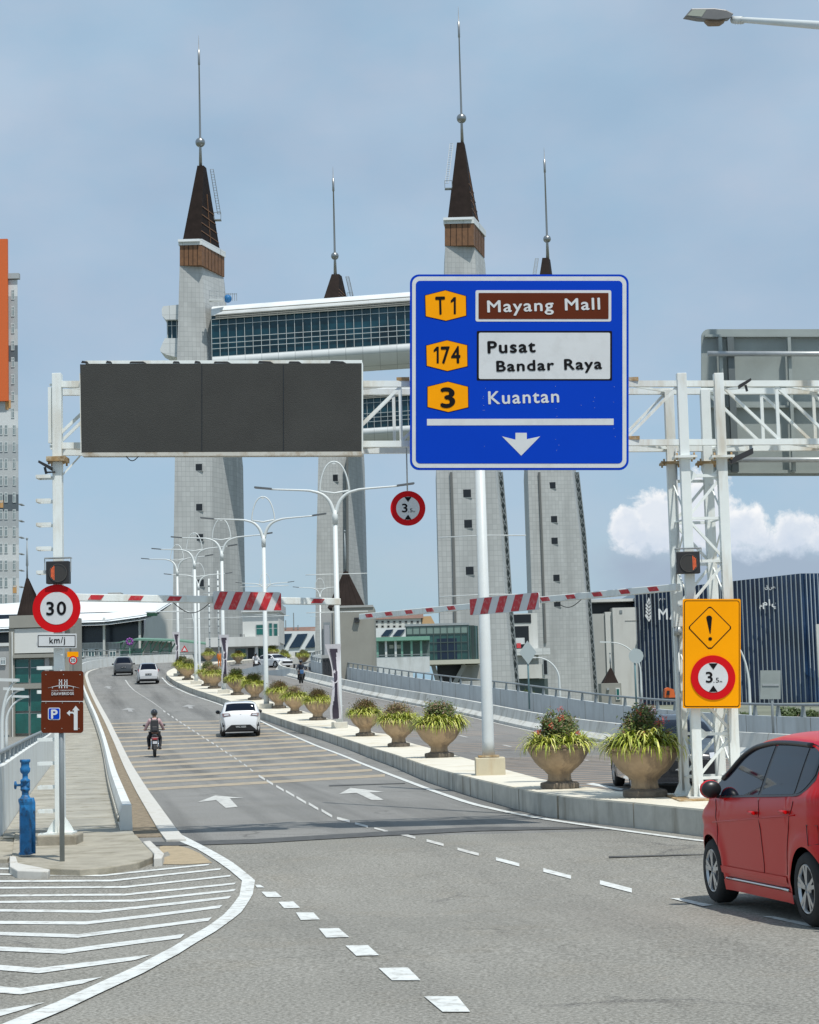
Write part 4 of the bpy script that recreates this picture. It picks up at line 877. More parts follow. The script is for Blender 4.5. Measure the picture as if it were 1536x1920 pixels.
# striped boom barriers
def boom(label, A, B, tp, base_len=.0):
    r = T('height_barrier', label, 'boom barrier', A); d = (B - A); L = d.length; d.normalize(); nrm = Vector((d.y, -d.x, 0)); nrm = nrm if nrm.y < 0 else -nrm
    mb = MB(); mb.bar(A, B, .09, .1); mb.build('boom', M_steelw, r, bevel=.008)
    s = .35
    while s < L - .2:
        if not (tp[0] - .2 < s < tp[1] + .1):
            mb = MB(); a = A + d * s + nrm * .047; mb.prism([a + Vector((0, 0, -.028)), a + d * .2 + Vector((0, 0, -.028)), a + d * .25 + Vector((0, 0, .035)), a + d * .05 + Vector((0, 0, .035))], nrm * .004); mb.build('reflector', M_sred, r)
        s += .62
    a = A + d * tp[0] + nrm * .06; w_ = tp[1] - tp[0]; h0, h1 = -.15, .12; mb = MB()
    c_ = .03
    mb.prism([a + d * x + Vector((0, 0, z)) for x, z in ((c_, h0), (w_ - c_, h0), (w_, h0 + c_), (w_, h1 - c_), (w_ - c_, h1), (c_, h1), (0, h1 - c_), (0, h0 + c_))], nrm * .015); pn = mb.build('striped_panel', M_swhite, r)
    a = a + nrm * .0155; up_ = 1 if d.x > 0 else -1
    n = 5; pitch = w_ / 4.45; sl = .13
    for i in range(-1, 6):
        x0 = i * pitch + (0 if d.x > 0 else 0); pts = []
        lo = [x0 - .02, x0 + pitch * .5 - .02]; hi = [x0 + sl - .02, x0 + pitch * .5 + sl - .02]
        if d.x < 0: lo, hi = hi, lo
        poly = [(lo[0], h0 + .008), (lo[1], h0 + .008), (hi[1], h1 - .008), (hi[0], h1 - .008)]
        def clip(poly, xm, keep):
            out = []
            for k in range(len(poly)):
                p, q = poly[k], poly[(k + 1) % len(poly)]; pi, qi = keep(p[0], xm), keep(q[0], xm)
                if pi: out.append(p)
                if pi != qi: t = (xm - p[0]) / (q[0] - p[0]); out.append((xm, p[1] + t * (q[1] - p[1])))
            return out
        poly = clip(poly, .006, lambda v, m: v >= m); poly = clip(poly, w_ - .006, lambda v, m: v <= m) if poly else poly
        if len(poly) >= 3: mb = MB(); mb.prism([a + d * x + Vector((0, 0, z)) for x, z in poly], nrm * .003); mb.build('stripe', M_sred, pn)
    return r, A, d, nrm
A = P(118, 1120, 24.85); B = P(636, 1130, 27.8); B.z = A.z; L = (B - A).length
t0 = (P(393, 1128, 26.2).x - A.x) / (B.x - A.x) * L; t1 = (P(521, 1128, 27).x - A.x) / (B.x - A.x) * L
r, A, d, nn = boom('red and white boom over the left road, pivoting at the left gantry post', A, B, (t0, t1))
mb = MB(); mb.tube([A + d * (t0 - .62 + .06 * i) + Vector((0, 0, -.05 - .14 * math.sin(math.pi * i / 10))) for i in range(11)], .006, 6); mb.build('cable', M_black, r)
A = P(1272, 1101, 26.3); B = P(677, 1157, 33.1); B.z = A.z; L = (B - A).length
def tt(px):
    lo_, hi_ = 0, 1
    for _ in range(30):
        k = (lo_ + hi_) / 2; q = A.lerp(B, k)
        if q.x / q.y > P(px, 1130, 30).x / 30: lo_ = k
        else: hi_ = k
    return lo_ * L
r, A, d, nn = boom('red and white boom over the opposite road, pivoting at the right column', A, B, (tt(1018), tt(888)))
mb = MB(); mb.tube([A + d * (tt(1090) + .06 * i) + Vector((0, 0, -.05 - .1 * math.sin(math.pi * i / 10))) for i in range(11)], .006, 6); mb.build('cable', M_black, r)
# small signs in the distance
def small_sign(name, label, px, base, top, Y, shape, mt, post=M_rail, wd=.03):
    c = P(px, base, Y); r = T(name, label, 'road sign', c); t = P(px, top, Y)
    mb = MB(); mb.tube([(c.x, Y, c.z), (c.x, Y, t.z)], wd, 8); mb.build('post', post, r)
    mb = MB(); polypx(mb, shape, Y - .05, .02); mb.build('panel', mt, r); return r
r = small_sign('diamond_sign', 'diamond sign seen from behind on a teal post by the far parapet', 993, 1330, 1205, 62, [(989, 1201), (1006, 1223), (991, 1246), (974, 1224)], mat('pale_sign_back', (.42, .48, .48), .5, .2), mat('teal_post', (.14, .24, .26), .5))
r = small_sign('round_sign', 'round sign seen from behind standing left of the striped mall', 1194, 1335, 1216, 58, [(1193 + 14 * math.cos(a * .524), 1230 + 14 * math.sin(a * .524)) for a in range(12)], MATS['pale_sign_back'], MATS['teal_post'])
r = small_sign('square_sign', 'grey rectangular sign seen from behind in front of the striped mall', 1452, 1410, 1258, 50, rrect(1426, 1257, 1464, 1311, 1), M_sback, M_rail, .035)
mb = MB(); polypx(mb, [(1430, 1283), (1461, 1283), (1461, 1286), (1430, 1286)], 49.93, .03); mb.build('stiffener', M_steelg, r)
r = small_sign('speed_limit_sign', 'tiny far speed limit sign under an amber plate left of the grey SUV', 137, 1262, 1225, 120, rrect(126, 1222, 147, 1232, 1), M_syel, M_rail)
mb = MB(); disc(mb, 137, 1238, 8, 119.93, .02, 24); mb.build('red_ring', M_red, r); mb = MB(); disc(mb, 137, 1238, 5.6, 119.92, .02, 24); mb.build('white_disc', M_swhite, r)
text('30', M_sblack, r, (133, 1235, 141, 1241), 119.915, 'numeral', bold=.02)
r = small_sign('warning_triangle', 'small far triangular red warning sign beside the lamp posts left of the planters', 346, 1262, 1214, 185, [(346, 1210), (353, 1222), (339, 1222)], M_red)
mb = MB(); polypx(mb, [(346, 1213.5), (350, 1220.5), (342, 1220.5)], 184.9, .02); mb.build('face', M_swhite, r)
r = small_sign('arrow_sign', 'small green overhead arrow sign near the end of the white hall roof', 361, 1150, 1149, 150, rrect(275, 1149, 295, 1155, .5), mat('dark_green_sign', (.01, .06, .03), .5))
mb = MB(); mb.tube([P(273, 1148, 150), P(350, 1146, 150), P(360, 1150, 150), P(364, 1170, 150), Vector((P(364, 1170, 150).x, 150, zr(150)))], .05, 6); mb.build('mast_arm', M_lamp, r)
# ================================================================ STREET LAMPS
def mk_lamp(label, loc, banner=False, twist=1, lod=False):
    r = T('street_lamp', label, 'street lamp', loc, 'double-arm street lamps along the median')
    n = 10
    mb = MB(); mb.box(-.33, .33, -.33, .33, -.35, .25); mb.build('base_block', MATS.get('base_cream') or mat('base_cream', (.60, .58, .51), .85, var=.05, dirt=(.42, .37, .25), dsc=3, damt=.4), r, False, bevel=.02)
    mb = MB(); mb.tube([(0, 0, .25), (0, 0, .7), (0, 0, 9.0)], [.15, .13, .095], 14); mb.tube([(0, 0, 8.55), (0, 0, 9.15)], .115, 14); mb.build('post', M_lamp, r, False)
    for s in (-1, 1):
        pts = [(.03 * s, 0, 9.0), (.2 * s, 0, 9.5), (.5 * s, 0, 9.83), (.9 * s, 0, 9.98), (1.3 * s, 0, 10.04), (2.7 * s, 0, 10.12)]
        cs = [Vector(p) for p in pts]; sm = []
        for i in range(len(cs) - 1):
            p0, p1, p2, p3 = cs[max(0, i - 1)], cs[i], cs[i + 1], cs[min(len(cs) - 1, i + 2)]
            for k in range(4):
                t = k / 4; sm.append(.5 * ((2 * p1) + (p2 - p0) * t + (2 * p0 - 5 * p1 + 4 * p2 - p3) * t * t + (3 * p1 - p0 - 3 * p2 + p3) * t ** 3))
        sm.append(cs[-1]); mb = MB(); mb.tube(sm, [.09 - .055 * i / (len(sm) - 1) for i in range(len(sm))], 10); a = mb.build('arm', M_lamp, r, False)
        mb = MB(); mb.prism([(2.65 * s, -.12, 10.10), (2.65 * s, .12, 10.10), (3.35 * s, .14, 10.18), (3.4 * s, 0, 10.19), (3.35 * s, -.14, 10.18)], (0, 0, .07)); mb.build('luminaire', M_lampd, a, False)
    mb = MB(); pt = []
    for i in range(13):
        t = i / 12; x = -.62 * math.cos(math.pi * t / 2) ** .9 if t < 1 else 0; pt.append((x - .0, 0, 9.93 + 1.3 * math.sin(math.pi * t / 2) ** 1.15))
    mb.tube(pt, .035, 8); mb.tube([(-x, y, z) for x, y, z in pt], .035, 8); mb.tube([(-.62, 0, 9.98), (0, 0, 9.88), (.62, 0, 9.98)], .045, 8); mb.prism([(0, -.02, 11.27), (-.09, -.02, 11.12), (.09, -.02, 11.12)], (0, .04, 0)); mb.build('arch_ornament', M_lamp, r, False)
    for z in (4.85, 6.45):
        mb = MB()
        for s in (-1, 1): mb.tube([(.12 * s, 0, z), (1.3 * s, 0, z)], .02, 6)
        mb.build('banner_bracket', M_lamp, r, False)
    return r
def mk_banner(label, root_loc, h=3.1):
    r = T('banner', label, 'banner', root_loc, 'black and white banners on the lamp posts'); x0 = 0
    def cloth(mb, w0, off, u0_=0., u1_=1.):
        n = 16; vs = []
        for i in range(n + 1):
            t = i / n; z = h * (1 - t); cx = .16 + .05 * math.sin(t * 5) + .12 * t; wv = w0 * (1 - .62 * math.sin(min(1, t * 1.15) * math.pi) * .75 - .35 * t); y = -.22 + .1 * math.sin(t * 6.5)
            for s in (-1, 1): vs.append((cx - .18 + s * wv, y + off + .10 * s * math.sin(t * 7), z))
        fs = [(2 * i, 2 * i + 1, 2 * i + 3, 2 * i + 2) for i in range(n) if u0_ <= i / n <= u1_]
        mb.add(vs, fs, True); mb.add([(v[0], v[1] + .01, v[2]) for v in vs], fs, True)
    mb = MB(); cloth(mb, .34, 0); mb.build('cloth', mat('banner_white', (.62, .6, .63), .8), r, False)
    mb = MB(); cloth(mb, .19, -.02, .06, .97); mb.build('dark_band', mat('banner_dark', (.045, .035, .055), .8), r, False)
    mb = MB(); mb.prism([(.02 + .08 * math.cos(a * 1.257 + 1.57) * (1 if a % 1 == 0 else .45), -.34, h * .63 + .1 * math.sin(a * 1.257 + 1.57) * (1 if a % 1 == 0 else .45)) for a in (0, .5, 1, 1.5, 2, 2.5, 3, 3.5, 4, 4.5)], (0, .01, 0))
    for i in range(8):
        a0, a1 = math.pi * (1 + i / 8), math.pi * (1 + (i + 1) / 8); mb.prism([(.03 + q * math.cos(a), -.33, h * .52 + q * math.sin(a)) for q, a in ((.1, a0), (.14, a0), (.14, a1), (.1, a1))], (0, .01, 0))
    mb.build('emblem', mat('banner_white', (.62, .6, .63), .8), r, False)
    return r
lamp_px = [(637, 1365), (500, 1328), (420, 1300), (368, 1283), (335, 1268)]
names = ['largest double-arm street lamp, in front of the stone turret house', 'double-arm street lamp just right of the white SUV-height planters, second along the median', 'double-arm street lamp third along the median, in front of the left tower', 'double-arm street lamp fourth along the median, by the left tower edge', 'double-arm street lamp at the far tip of the median']
names[1] = 'double-arm street lamp second along the median, passing behind the left striped panel'
l0 = None
for i, q in enumerate(lamp_px):
    g = G(*q, dz=.35); g.z = zr(g.y) + .35
    if l0 is None: l0 = mk_lamp(names[0], g)
    else: copy_tree(l0, loc=g, rz=-.08 * i, label=names[i])
for px, y, Y, s, lb in [(497, 1106, 215, 1, 'distant double-arm street lamp right of the left striped panel, over the curve'), (600, 1113, 235, 1, 'distant double-arm street lamp in front of the rear left tower, over the curve'), (372, 1092, 185, 1, 'distant double-arm street lamp overlapping the fourth median lamp')]:
    c = P(px, y, Y); copy_tree(l0, loc=(c.x, Y, c.z - 9.3), rz=.1, label=lb)
for q, lb in (((648, 1342), 'black and white banner tied to the largest street lamp'), ((424, 1283), 'black and white banner on the third street lamp'), ((334, 1253), 'small black and white banner on the farthest median lamp')):
    g = G(q[0], q[1], .6)
    if q[0] == 648: bn = mk_banner(lb, (g.x - .2, 78.2, zr(78.2) + .75))
    else: copy_tree(bn, loc=(P(q[0], 1240, 120.2 if q[0] > 400 else 159.2).x - .1, 120.2 if q[0] > 400 else 159.2, zr(120.2 if q[0] > 400 else 159.2) + 1.0), label=lb)
# curved single-arm lamps on the lower streets
def mk_curved(label, px, base, top, Y, reach, s=1, group='curved street lamps on the streets below'):
    c = P(px, base, Y); h = P(px, top, Y).z - c.z; r = T('curved_lamp', label, 'street lamp', c, group)
    w_ = reach * Y / F; pts = []
    for i in range(13):
        t = i / 12
        pts.append((-w_ * s * (1 - math.cos(t * math.pi / 2)), 0, h * .55 + h * .45 * math.sin(t * math.pi / 2)))
    mb = MB(); mb.tube([(0, 0, 0), (0, 0, h * .3)] + pts, [.075, .06] + [.05 - .025 * i / 12 for i in range(13)], 8); mb.build('post', M_lamp, r, False)
    mb = MB(); mb.prism([(-w_ * s, -.1, h - .03), (-w_ * s, .1, h - .03), (-w_ * s - .6 * s, .08, h), (-w_ * s - .6 * s, -.08, h)], (0, 0, .08)); mb.build('luminaire', M_lamp, r, False); return r
mk_curved('curved white lamp in front of the rear right tower, behind the far parapet', 1051, 1330, 1232, 95, 42)
mk_curved('curved white lamp in front of the pale block left of the mall', 1204, 1330, 1203, 110, 55)
mk_curved('curved white lamp to the right of the amber sign, before the mall', 1410, 1400, 1196, 75, 40)
mk_curved('thin curved lamp low at the left edge, nearest of its row', 4, 1475, 1277, 50, -32)
mk_curved('thin curved lamp at the left edge, middle one of its row', 3, 1440, 1294, 56, -42)
mk_curved('thin curved lamp at the left edge, lowest arm of its row', 12, 1420, 1308, 66, -42)
# ================================================================ PLANTERS
rp = random.Random(11)
def blades(n, cx, cy, cz, L, seed, spread=1., wd=.011):
    rr = random.Random(seed); mb = MB()
    for _ in range(n):
        a = rr.uniform(0, 2 * math.pi); ln = L * rr.uniform(.6, 1.15); el = rr.uniform(.5, 1.45); d = Vector((math.cos(a), math.sin(a), 0)); side = Vector((-d.y, d.x, 0)); p = Vector((cx + rr.uniform(-.06, .06), cy + rr.uniform(-.06, .06), cz)); ang = el; pts = [p.copy()]; seg = 6
        drop = rr.uniform(.28, .5)
        for k in range(seg): p = p + (d * math.cos(ang) + Vector((0, 0, math.sin(ang)))) * ln / seg; ang -= drop; pts.append(p.copy())
        w_ = wd * rr.uniform(.8, 1.3); ws = [w_ * q for q in (.7, 1, 1, .9, .7, .45, .05)]
        vs = []
        for q, k in zip(pts, ws): vs += [q - side * k, q + side * k]
        mb.add(vs, [(2 * i, 2 * i + 1, 2 * i + 3, 2 * i + 2) for i in range(seg)])
    return mb
def leafball(n, c, r, seed, s=.035, sq=(1, 1, 1), gap=.35):
    rr = random.Random(seed); mb = MB(); cl = [Vector((rr.gauss(0, 1), rr.gauss(0, 1), rr.gauss(0, 1))).normalized() * r * rr.uniform(.35, .85) for _ in range(max(6, n // 60))]
    for _ in range(n):
        q = rr.choice(cl); p = q + Vector((rr.gauss(0, 1), rr.gauss(0, 1), rr.gauss(0, 1))) * r * gap * .5
        p = Vector((c[0] + p.x * sq[0], c[1] + p.y * sq[1], c[2] + p.z * sq[2])); u = Vector((rr.gauss(0, 1), rr.gauss(0, 1), rr.gauss(0, 1))).normalized(); v = u.orthogonal().normalized(); k = s * rr.uniform(.6, 1.3)
        mb.face([p - u * k, p + v * k * .45, p + u * k, p - v * k * .45])
    return mb
def mk_pot(label, loc, kind, seed, sc=1.):
    r = T('planter', label, 'planter', loc, 'stone urn planters along the median')
    mb = MB(); pr = [(.36, 0), (.37, .02), (.37, .08), (.34, .1)]
    mb.lathe([(.335, 0), (.345, .015), (.345, .085), (.32, .1), (.24, .115), (.22, .13)], (0, 0, 0), 8, ph=math.pi / 8, smooth=False); ub = mb.build('urn_foot', M_urnr, r, False, bevel=.012)
    mb = MB(); mb.lathe([(.215, .12), (.2, .16), (.195, .24), (.225, .265), (.235, .28), (.25, .30), (.33, .36), (.40, .43), (.46, .52), (.505, .60), (.53, .64), (.535, .665), (.52, .68), (.545, .695), (.55, .73), (.535, .75), (.48, .75), (.47, .70)], (0, 0, 0), 32); mb.lathe([(.0001, .70), (.475, .70)], (0, 0, 0), 24); mb.build('urn', M_urn, r, False)
    bl_ = MB(); rr = random.Random(seed)
    for k in range(9):
        a = k * 2 * math.pi / 9 + rr.uniform(-.2, .2); q = blades(90, .40 * math.cos(a), .40 * math.sin(a), .70, .49, seed * 50 + k, wd=.013); bl_.add(q.v, q.f)
    if kind == 0:
        for k in range(6): q = blades(60, rr.uniform(-.28, .28), rr.uniform(-.38, -.1), .76, .56, seed * 90 + k, wd=.014); bl_.add(q.v, q.f)
    if kind in (2, 3):
        for k in range(8): q = blades(60, rr.uniform(-.36, .36), rr.uniform(-.36, .36), .76, .50, seed * 70 + k, wd=.014); bl_.add(q.v, q.f)
    bl_.build('spider_plants', M_blade, r, False)
    if kind in (0, 1):
        sb = leafball(4600, (0, 0, 1.0), .34, seed, .03, (1, 1, .95)); sh = sb.build('shrub', M_shrub, r, False)
        fl = MB(); 
        for _ in range(16 if kind == 0 else 9):
            v = Vector((rr.gauss(0, 1), rr.gauss(0, 1) - .5, rr.gauss(0, 1) + .4)).normalized() * .37; q = leafball(26, (v.x, v.y, 1.0 + v.z * .9), .04, rr.randint(0, 9999), .018, gap=1.2); fl.add(q.v, q.f)
        fl.build('blossoms', M_flow, sh, False)
    elif kind == 2:
        leafball(2600, (0, 0, .97), .34, seed, .03, (1.15, 1.15, .8), .5).build('shrub', M_crim, r, False)
    elif kind == 3:
        leafball(3800, (.04, 0, 1.02), .38, seed, .034, (1, 1, .85)).build('shrub', M_shrub, r, False)
    if sc != 1: r.scale = (sc, sc, sc)
    return r
pots = [((1210, 1494), 0, 'nearest stone planter with red-flowering shrub, right against the gantry columns', .98), ((1050, 1478), 1, 'stone planter with round flowering shrub between the sign post and the gantry columns', .95),
        ((824, 1420), 3, 'stone planter immediately left of the blue sign post base', 1.0), ((748, 1400), 2, 'stone planter second to the left of the blue sign post', 1.0), ((685, 1380), 2, 'stone planter just right of the black and white banner', 1.0),
        ((596, 1350), 2, 'stone planter just left of the largest street lamp', 1.05), ((553, 1338), 2, 'stone planter second to the left of the largest street lamp', 1.), ((523, 1328), 2, 'stone planter just right of the second street lamp base', 1.05),
        ((478, 1312), 3, 'stone planter just left of the second street lamp base', 1.1), ((445, 1303), 3, 'stone planter above the roof of the white hatchback', 1.15), ((402, 1291), 2, 'stone planter between third and fourth street lamp bases, nearer one', 1.2), ((389, 1286), 3, 'stone planter between third and fourth street lamp bases, farther one', 1.2),
        ((352, 1275), 3, 'stone planter between the two farthest street lamp bases', 1.2), ((343, 1268), 3, 'stone planter at the far tip of the median', 1.2)]
pro = {}
for (q, k, lb, sc) in pots:
    g = G(*q, dz=.35); g.z = zr(g.y) + .35
    if k not in pro: pro[k] = mk_pot(lb, g, k, 5 + k); o = pro[k]; o.rotation_euler.z = rp.uniform(-.3, .3)
    else: o = copy_tree(pro[k], loc=g, rz=rp.uniform(0, 6), label=lb)
    sc *= 1.1 if k in (2, 3) else 1; o.scale = (sc, sc, sc)
for px, py, Y, k, lb in [(447, 1246, 203, 2, 'far planter in front of the white two-storey house, below its window'), (391, 1243, 205, 3, 'far planter left of the white two-storey house by the orange figure'), (533, 1246, 203, 3, 'far planter right of the white oncoming sedan'), (569, 1246, 203, 3, 'far planter rightmost of the row beside the stone turret house'), (512, 1236, 215, 3, 'far planter behind the roof of the white oncoming sedan')]:
    c = P(px, py, Y); o = copy_tree(pro[k], loc=(c.x, Y, c.z), rz=rp.uniform(0, 6), label=lb); o.scale = (1.25,) * 3
    mb = MB(); mb.box(-.5, .5, -.5, .5, -1.2, .005); mb.build('plinth', M_bgrey, o, False)
# blue standpipe on the footway end
c = G(48, 1604, .08); r = T('water_standpipe', 'tall blue painted cast iron water valve pipe with peeling paint on the footway corner', 'standpipe', (c.x, c.y, .08)); 
mb = MB(); mb.lathe([(.1, 0), (.1, .02), (.086, .03), (.086, .6), (.1, .64), (.1, .67), (.07, .69), (.05, .72), (.05, .78)], (0, 0, 0), 8, smooth=False); mb.build('barrel', M_bluep, r, False)
mb = MB(); mb.lathe([(.05, 0), (.05, .62), (.03, .68)], (.07, .12, 0), 10); mb.build('rear_pipe', M_bluep, r, False)
mb = MB(); mb.lathe([(.05, .76), (.07, .78), (.07, .8), (.042, .82), (.042, .86), (.07, .88), (.07, .9), (.04, .92), (.04, .97), (.07, 1.0), (.075, 1.04), (.06, 1.06), (.06, 1.11), (.075, 1.12), (.075, 1.15), (.001, 1.15)], (0, 0, 0), 14); mb.lathe([(.05, -.06), (.035, .0), (.05, .06)], (0, 0, .84), 10, 'x'); mb.build('valve', M_bluep, r, False)
mb = MB(); mb.lathe([(.0001, -.15), (.05, -.15), (.05, -.13), (.015, -.12), (.015, .0)], (0, 0, .84), 10, 'x'); mb.build('hand_wheel', M_bluep, r, False); r.scale = (.86, .86, 1)
c2 = P(40, 1600, 24.4); 
# ================================================================ TOWERS
def smt(tab, y): return lerp_tab(tab, y)
def tower(name, label, Y, rows, top, wins, groove=None, truss=False, ladder=1, ballr=9.5):
    """rows: list of (y, A, B, C1, C2) silhouette columns traced down the tower, built with real depth"""
    base = Vector((Xz(rows[-1][1], -.5, Y), Y, -.5)); r = T(name, label, 'tower', base, 'drawbridge towers')
    s = Y / 263.
    D = (0, 1.2 * s, 8 * s, 12 * s)
    def ring(row):
        z = P(row[1], row[0], Y).z; p = [Vector((Xz(px, z, Y + D[i]), Y + D[i], z)) for i, px in enumerate(row[1:5])]
        p.append(Vector((p[3].x - (p[1].x - p[0].x) * 1.0, p[3].y + 1.5, z))); p.append(Vector((p[0].x, p[0].y + 10 * s, z))); return p
    rg_ = [ring(q) for q in rows]; low = [Vector((p.x, p.y, -.5)) for p in rg_[-1]]; rg_.append(low)
    n = 6; mb = MB(); mb.add([p for q in rg_ for p in q], [(j * n + i, j * n + (i + 1) % n, (j + 1) * n + (i + 1) % n, (j + 1) * n + i) for j in range(len(rg_) - 1) for i in range(n)]); mb.face(rg_[0])
    mb.build('shaft', M_tile, r)
    # crown: ledge, timber screen, pyramid
    ty = top
    zT = P(ty['A'], ty['screen_bot'], Y).z; zL = P(ty['A'], ty['ledge_bot'], Y).z; zU = P(ty['A'], ty['ledge_top'], Y).z; zC = P(ty['A'], ty['cone_top'], Y).z
    def quad(z, A, B, Cc, e=0, dep=8):
        a = Vector((Xz(A, z, Y) - e, Y - e, z)); b = Vector((Xz(B, z, Y), Y - e, z)); c = Vector((Xz(Cc, z, Y + dep * s) + e, Y + dep * s, z)); d = Vector((a.x + (c.x - b.x) * .4, Y + dep * s + e, z)); return [a, b, c, d]
    mb = MB(); q0 = quad(zT, ty['A'] - .5, ty['B'] + .5, ty['C'] + .5, .03); q1 = quad(zL, ty['A'] - .5, ty['B'] + .5, ty['C'] + .5, .03); mb.hexa(q0, q1); sc_ = mb.build('timber_screen', M_timber, r)
    mb = MB()
    for i in range(1, 5): t = i / 5; p, q = q0[0].lerp(q0[1], t), q1[0].lerp(q1[1], t); mb.bar(p, q, .07)
    for i in range(1, 7): t = i / 7; p, q = q0[1].lerp(q0[2], t), q1[1].lerp(q1[2], t); mb.bar(p, q, .07)
    mb.build('batten', M_copper, sc_)
    mb = MB(); mb.hexa(quad(zL, ty['A'] - 2, ty['B'] + 1, ty['C'] + 2, .1), quad(zU, ty['A'] - 2, ty['B'] + 1, ty['C'] + 2, .1)); mb.build('ledge', M_panel, r)
    mb = MB(); a, b, c_, d_ = quad(zL + .5 * (zU - zL), ty['A'] + 3, ty['B'] - 3, ty['C'] - 2, .5); mb.hexa([a, b, b + Vector((0, .4, 0)), a + Vector((0, .4, 0))], [p + Vector((0, 0, .35)) for p in (a, b, b + Vector((0, .4, 0)), a + Vector((0, .4, 0)))]); mb.build('lamp_trough', M_rwhite, r)
    lo_ = quad(zU, ty['A'] + 5, ty['B'] - 1, ty['C'] - 7, 0); cA, cB, cC = ty['apex']; hi_ = [Vector((Xz(cA, zC, Y + 2.2 * s), Y + 2.2 * s, zC)), Vector((Xz(cB, zC, Y + 2.2 * s), Y + 2.2 * s, zC)), Vector((Xz(cC, zC, Y + 3.6 * s), Y + 3.6 * s, zC)), Vector((Xz(cA, zC, Y + 3.8 * s) + .4, Y + 3.8 * s, zC))]
    mb = MB(); mb.hexa(lo_, hi_); cone = mb.build('spire_roof', M_copper, r)
    mb = MB()
    for i in range(1, 5): t = i / 5; mb.bar(lo_[1].lerp(hi_[1], t * .55), lo_[2].lerp(hi_[2], t * .55), .12)
    mb.bar(lo_[1].lerp(lo_[2], .5), hi_[1].lerp(hi_[2], .5).lerp(lo_[1].lerp(lo_[2], .5), .35), .12); mb.build('roof_lattice', M_timber, cone)
    # caged ladder
    e0 = lo_[2 if ladder > 0 else 0]; e1 = hi_[2 if ladder > 0 else 0]; off = Vector((.55 * ladder * s, -.2, 0)); mb = MB(); p0 = e0.lerp(e1, .45) + off; p1 = e0.lerp(e1, .98) + off
    for dx in (0, .45 * s): mb.bar(p0 + Vector((dx * ladder, 0, 0)), p1 + Vector((dx * ladder, 0, 0)), .07 * s)
    for i in range(18): q = p0.lerp(p1, i / 17); mb.bar(q, q + Vector((.45 * s * ladder, 0, 0)), .06 * s)
    mb.build('caged_ladder', M_steelg, cone)
    mb = MB(); q = e0.lerp(e1, .38) + off * .8; mb.box(q.x - .5, q.x + .5, q.y - .5, q.y + .5, q.z - .1, q.z)
    for dx in (-.5, .5): mb.bar(q + Vector((dx, -.5, 0)), q + Vector((dx, -.5, 1.0)), .08)
    mb.bar(q + Vector((-.5, -.5, 1)), q + Vector((.5, -.5, 1)), .08); mb.build('ladder_landing', M_rail, cone)
    # mast and ball
    mz = sum(hi_, Vector()) / 4; bz = P(ty['ball'][0], ty['ball'][1], Y + 3).z; tz = P(ty['tip'][0], ty['tip'][1], Y + 3).z; bx = Xz(ty['ball'][0], bz, Y + 3); tx = bx
    mb = MB(); mb.tube([(bx, Y + 3, zC - .3), (bx, Y + 3, bz), (tx, Y + 3, bz + (tz - bz) * .72), (tx, Y + 3, bz + (tz - bz) * .725), (tx, Y + 3, bz + (tz - bz) * .86), (tx, Y + 3, bz + (tz - bz) * .865), (tx, Y + 3, tz)], [.26 * s, .17 * s, .10 * s, .17 * s, .17 * s, .07 * s, .02], 10); mb.build('mast', mat('mast_steel', (.33, .33, .32), .35, .8), r)
    mb = MB(); mb.ball((bx, Y + 3, bz), ballr * Y / F, 14); mb.build('ball', mat('ball_steel', (.30, .31, .31), .3, .85), r)
    for (x, y, w_) in wins:
        A_ = smt([(q[0], q[1]) for q in rows], y); B_ = smt([(q[0], q[2]) for q in rows], y); Yw = Y + 1.2 * s * (x - A_) / (B_ - A_) - .02; c = P(x, y, Yw); hw = w_ * .56 * Y / F
        mb = MB(); mb.box(c.x - hw - .14, c.x + hw + .14, Yw - .05, Yw + 1, c.z - hw - .14, c.z + hw + .14); wf = mb.build('window', M_tile, r)
        mb = MB(); mb.box(c.x - hw, c.x + hw, Yw - .09, Yw - .06, c.z - hw, c.z + hw); mb.build('pane', M_hole, wf)
    if groove:
        mb = MB(); g = [P(x, y, Y - .02) for x, y in groove]
        for a, b in zip(g, g[1:]): mb.prism([a + Vector((-.17, 0, 0)), a + Vector((.17, 0, 0)), b + Vector((.17, 0, 0)), b + Vector((-.17, 0, 0))], (0, 1.3, 0))
        mb.build('slot', mat('shadow_gap', (.14, .145, .14), .8), r)
    if truss:
        mb = MB(); g = [P(x, y, Y + 8 * s) for x, y in truss]; off = Vector((.65 * s, 0, 0))
        for a, b in zip(g, g[1:]): mb.bar(a, b, .14); mb.bar(a + off, b + off, .14); 
        tot = int((g[0].z - g[-1].z) / 1.6)
        def at(z):
            for a, b in zip(g, g[1:]):
                if b.z <= z <= a.z: return a.lerp(b, (a.z - z) / (a.z - b.z))
            return g[-1]
        for i in range(tot): z = g[0].z - i * 1.6; a = at(z); b = at(z - 1.6); mb.bar(a, b + off, .1); mb.bar(a + off, b, .1)
        mb.build('climbing_truss', M_rail, r)
        mb = MB(); 
        for a, b in zip(g, g[1:]): mb.prism([a + Vector((-.05, .25, 0)), a + off + Vector((0, .25, 0)), b + off + Vector((0, .25, 0)), b + Vector((-.05, .25, 0))], (0, .2, 0))
        mb.build('truss_backing', mat('dark_backing', (.09, .11, .11), .7), r)
    return r
LF, RFY, LRY, RRY = 263, 255, 332, 323
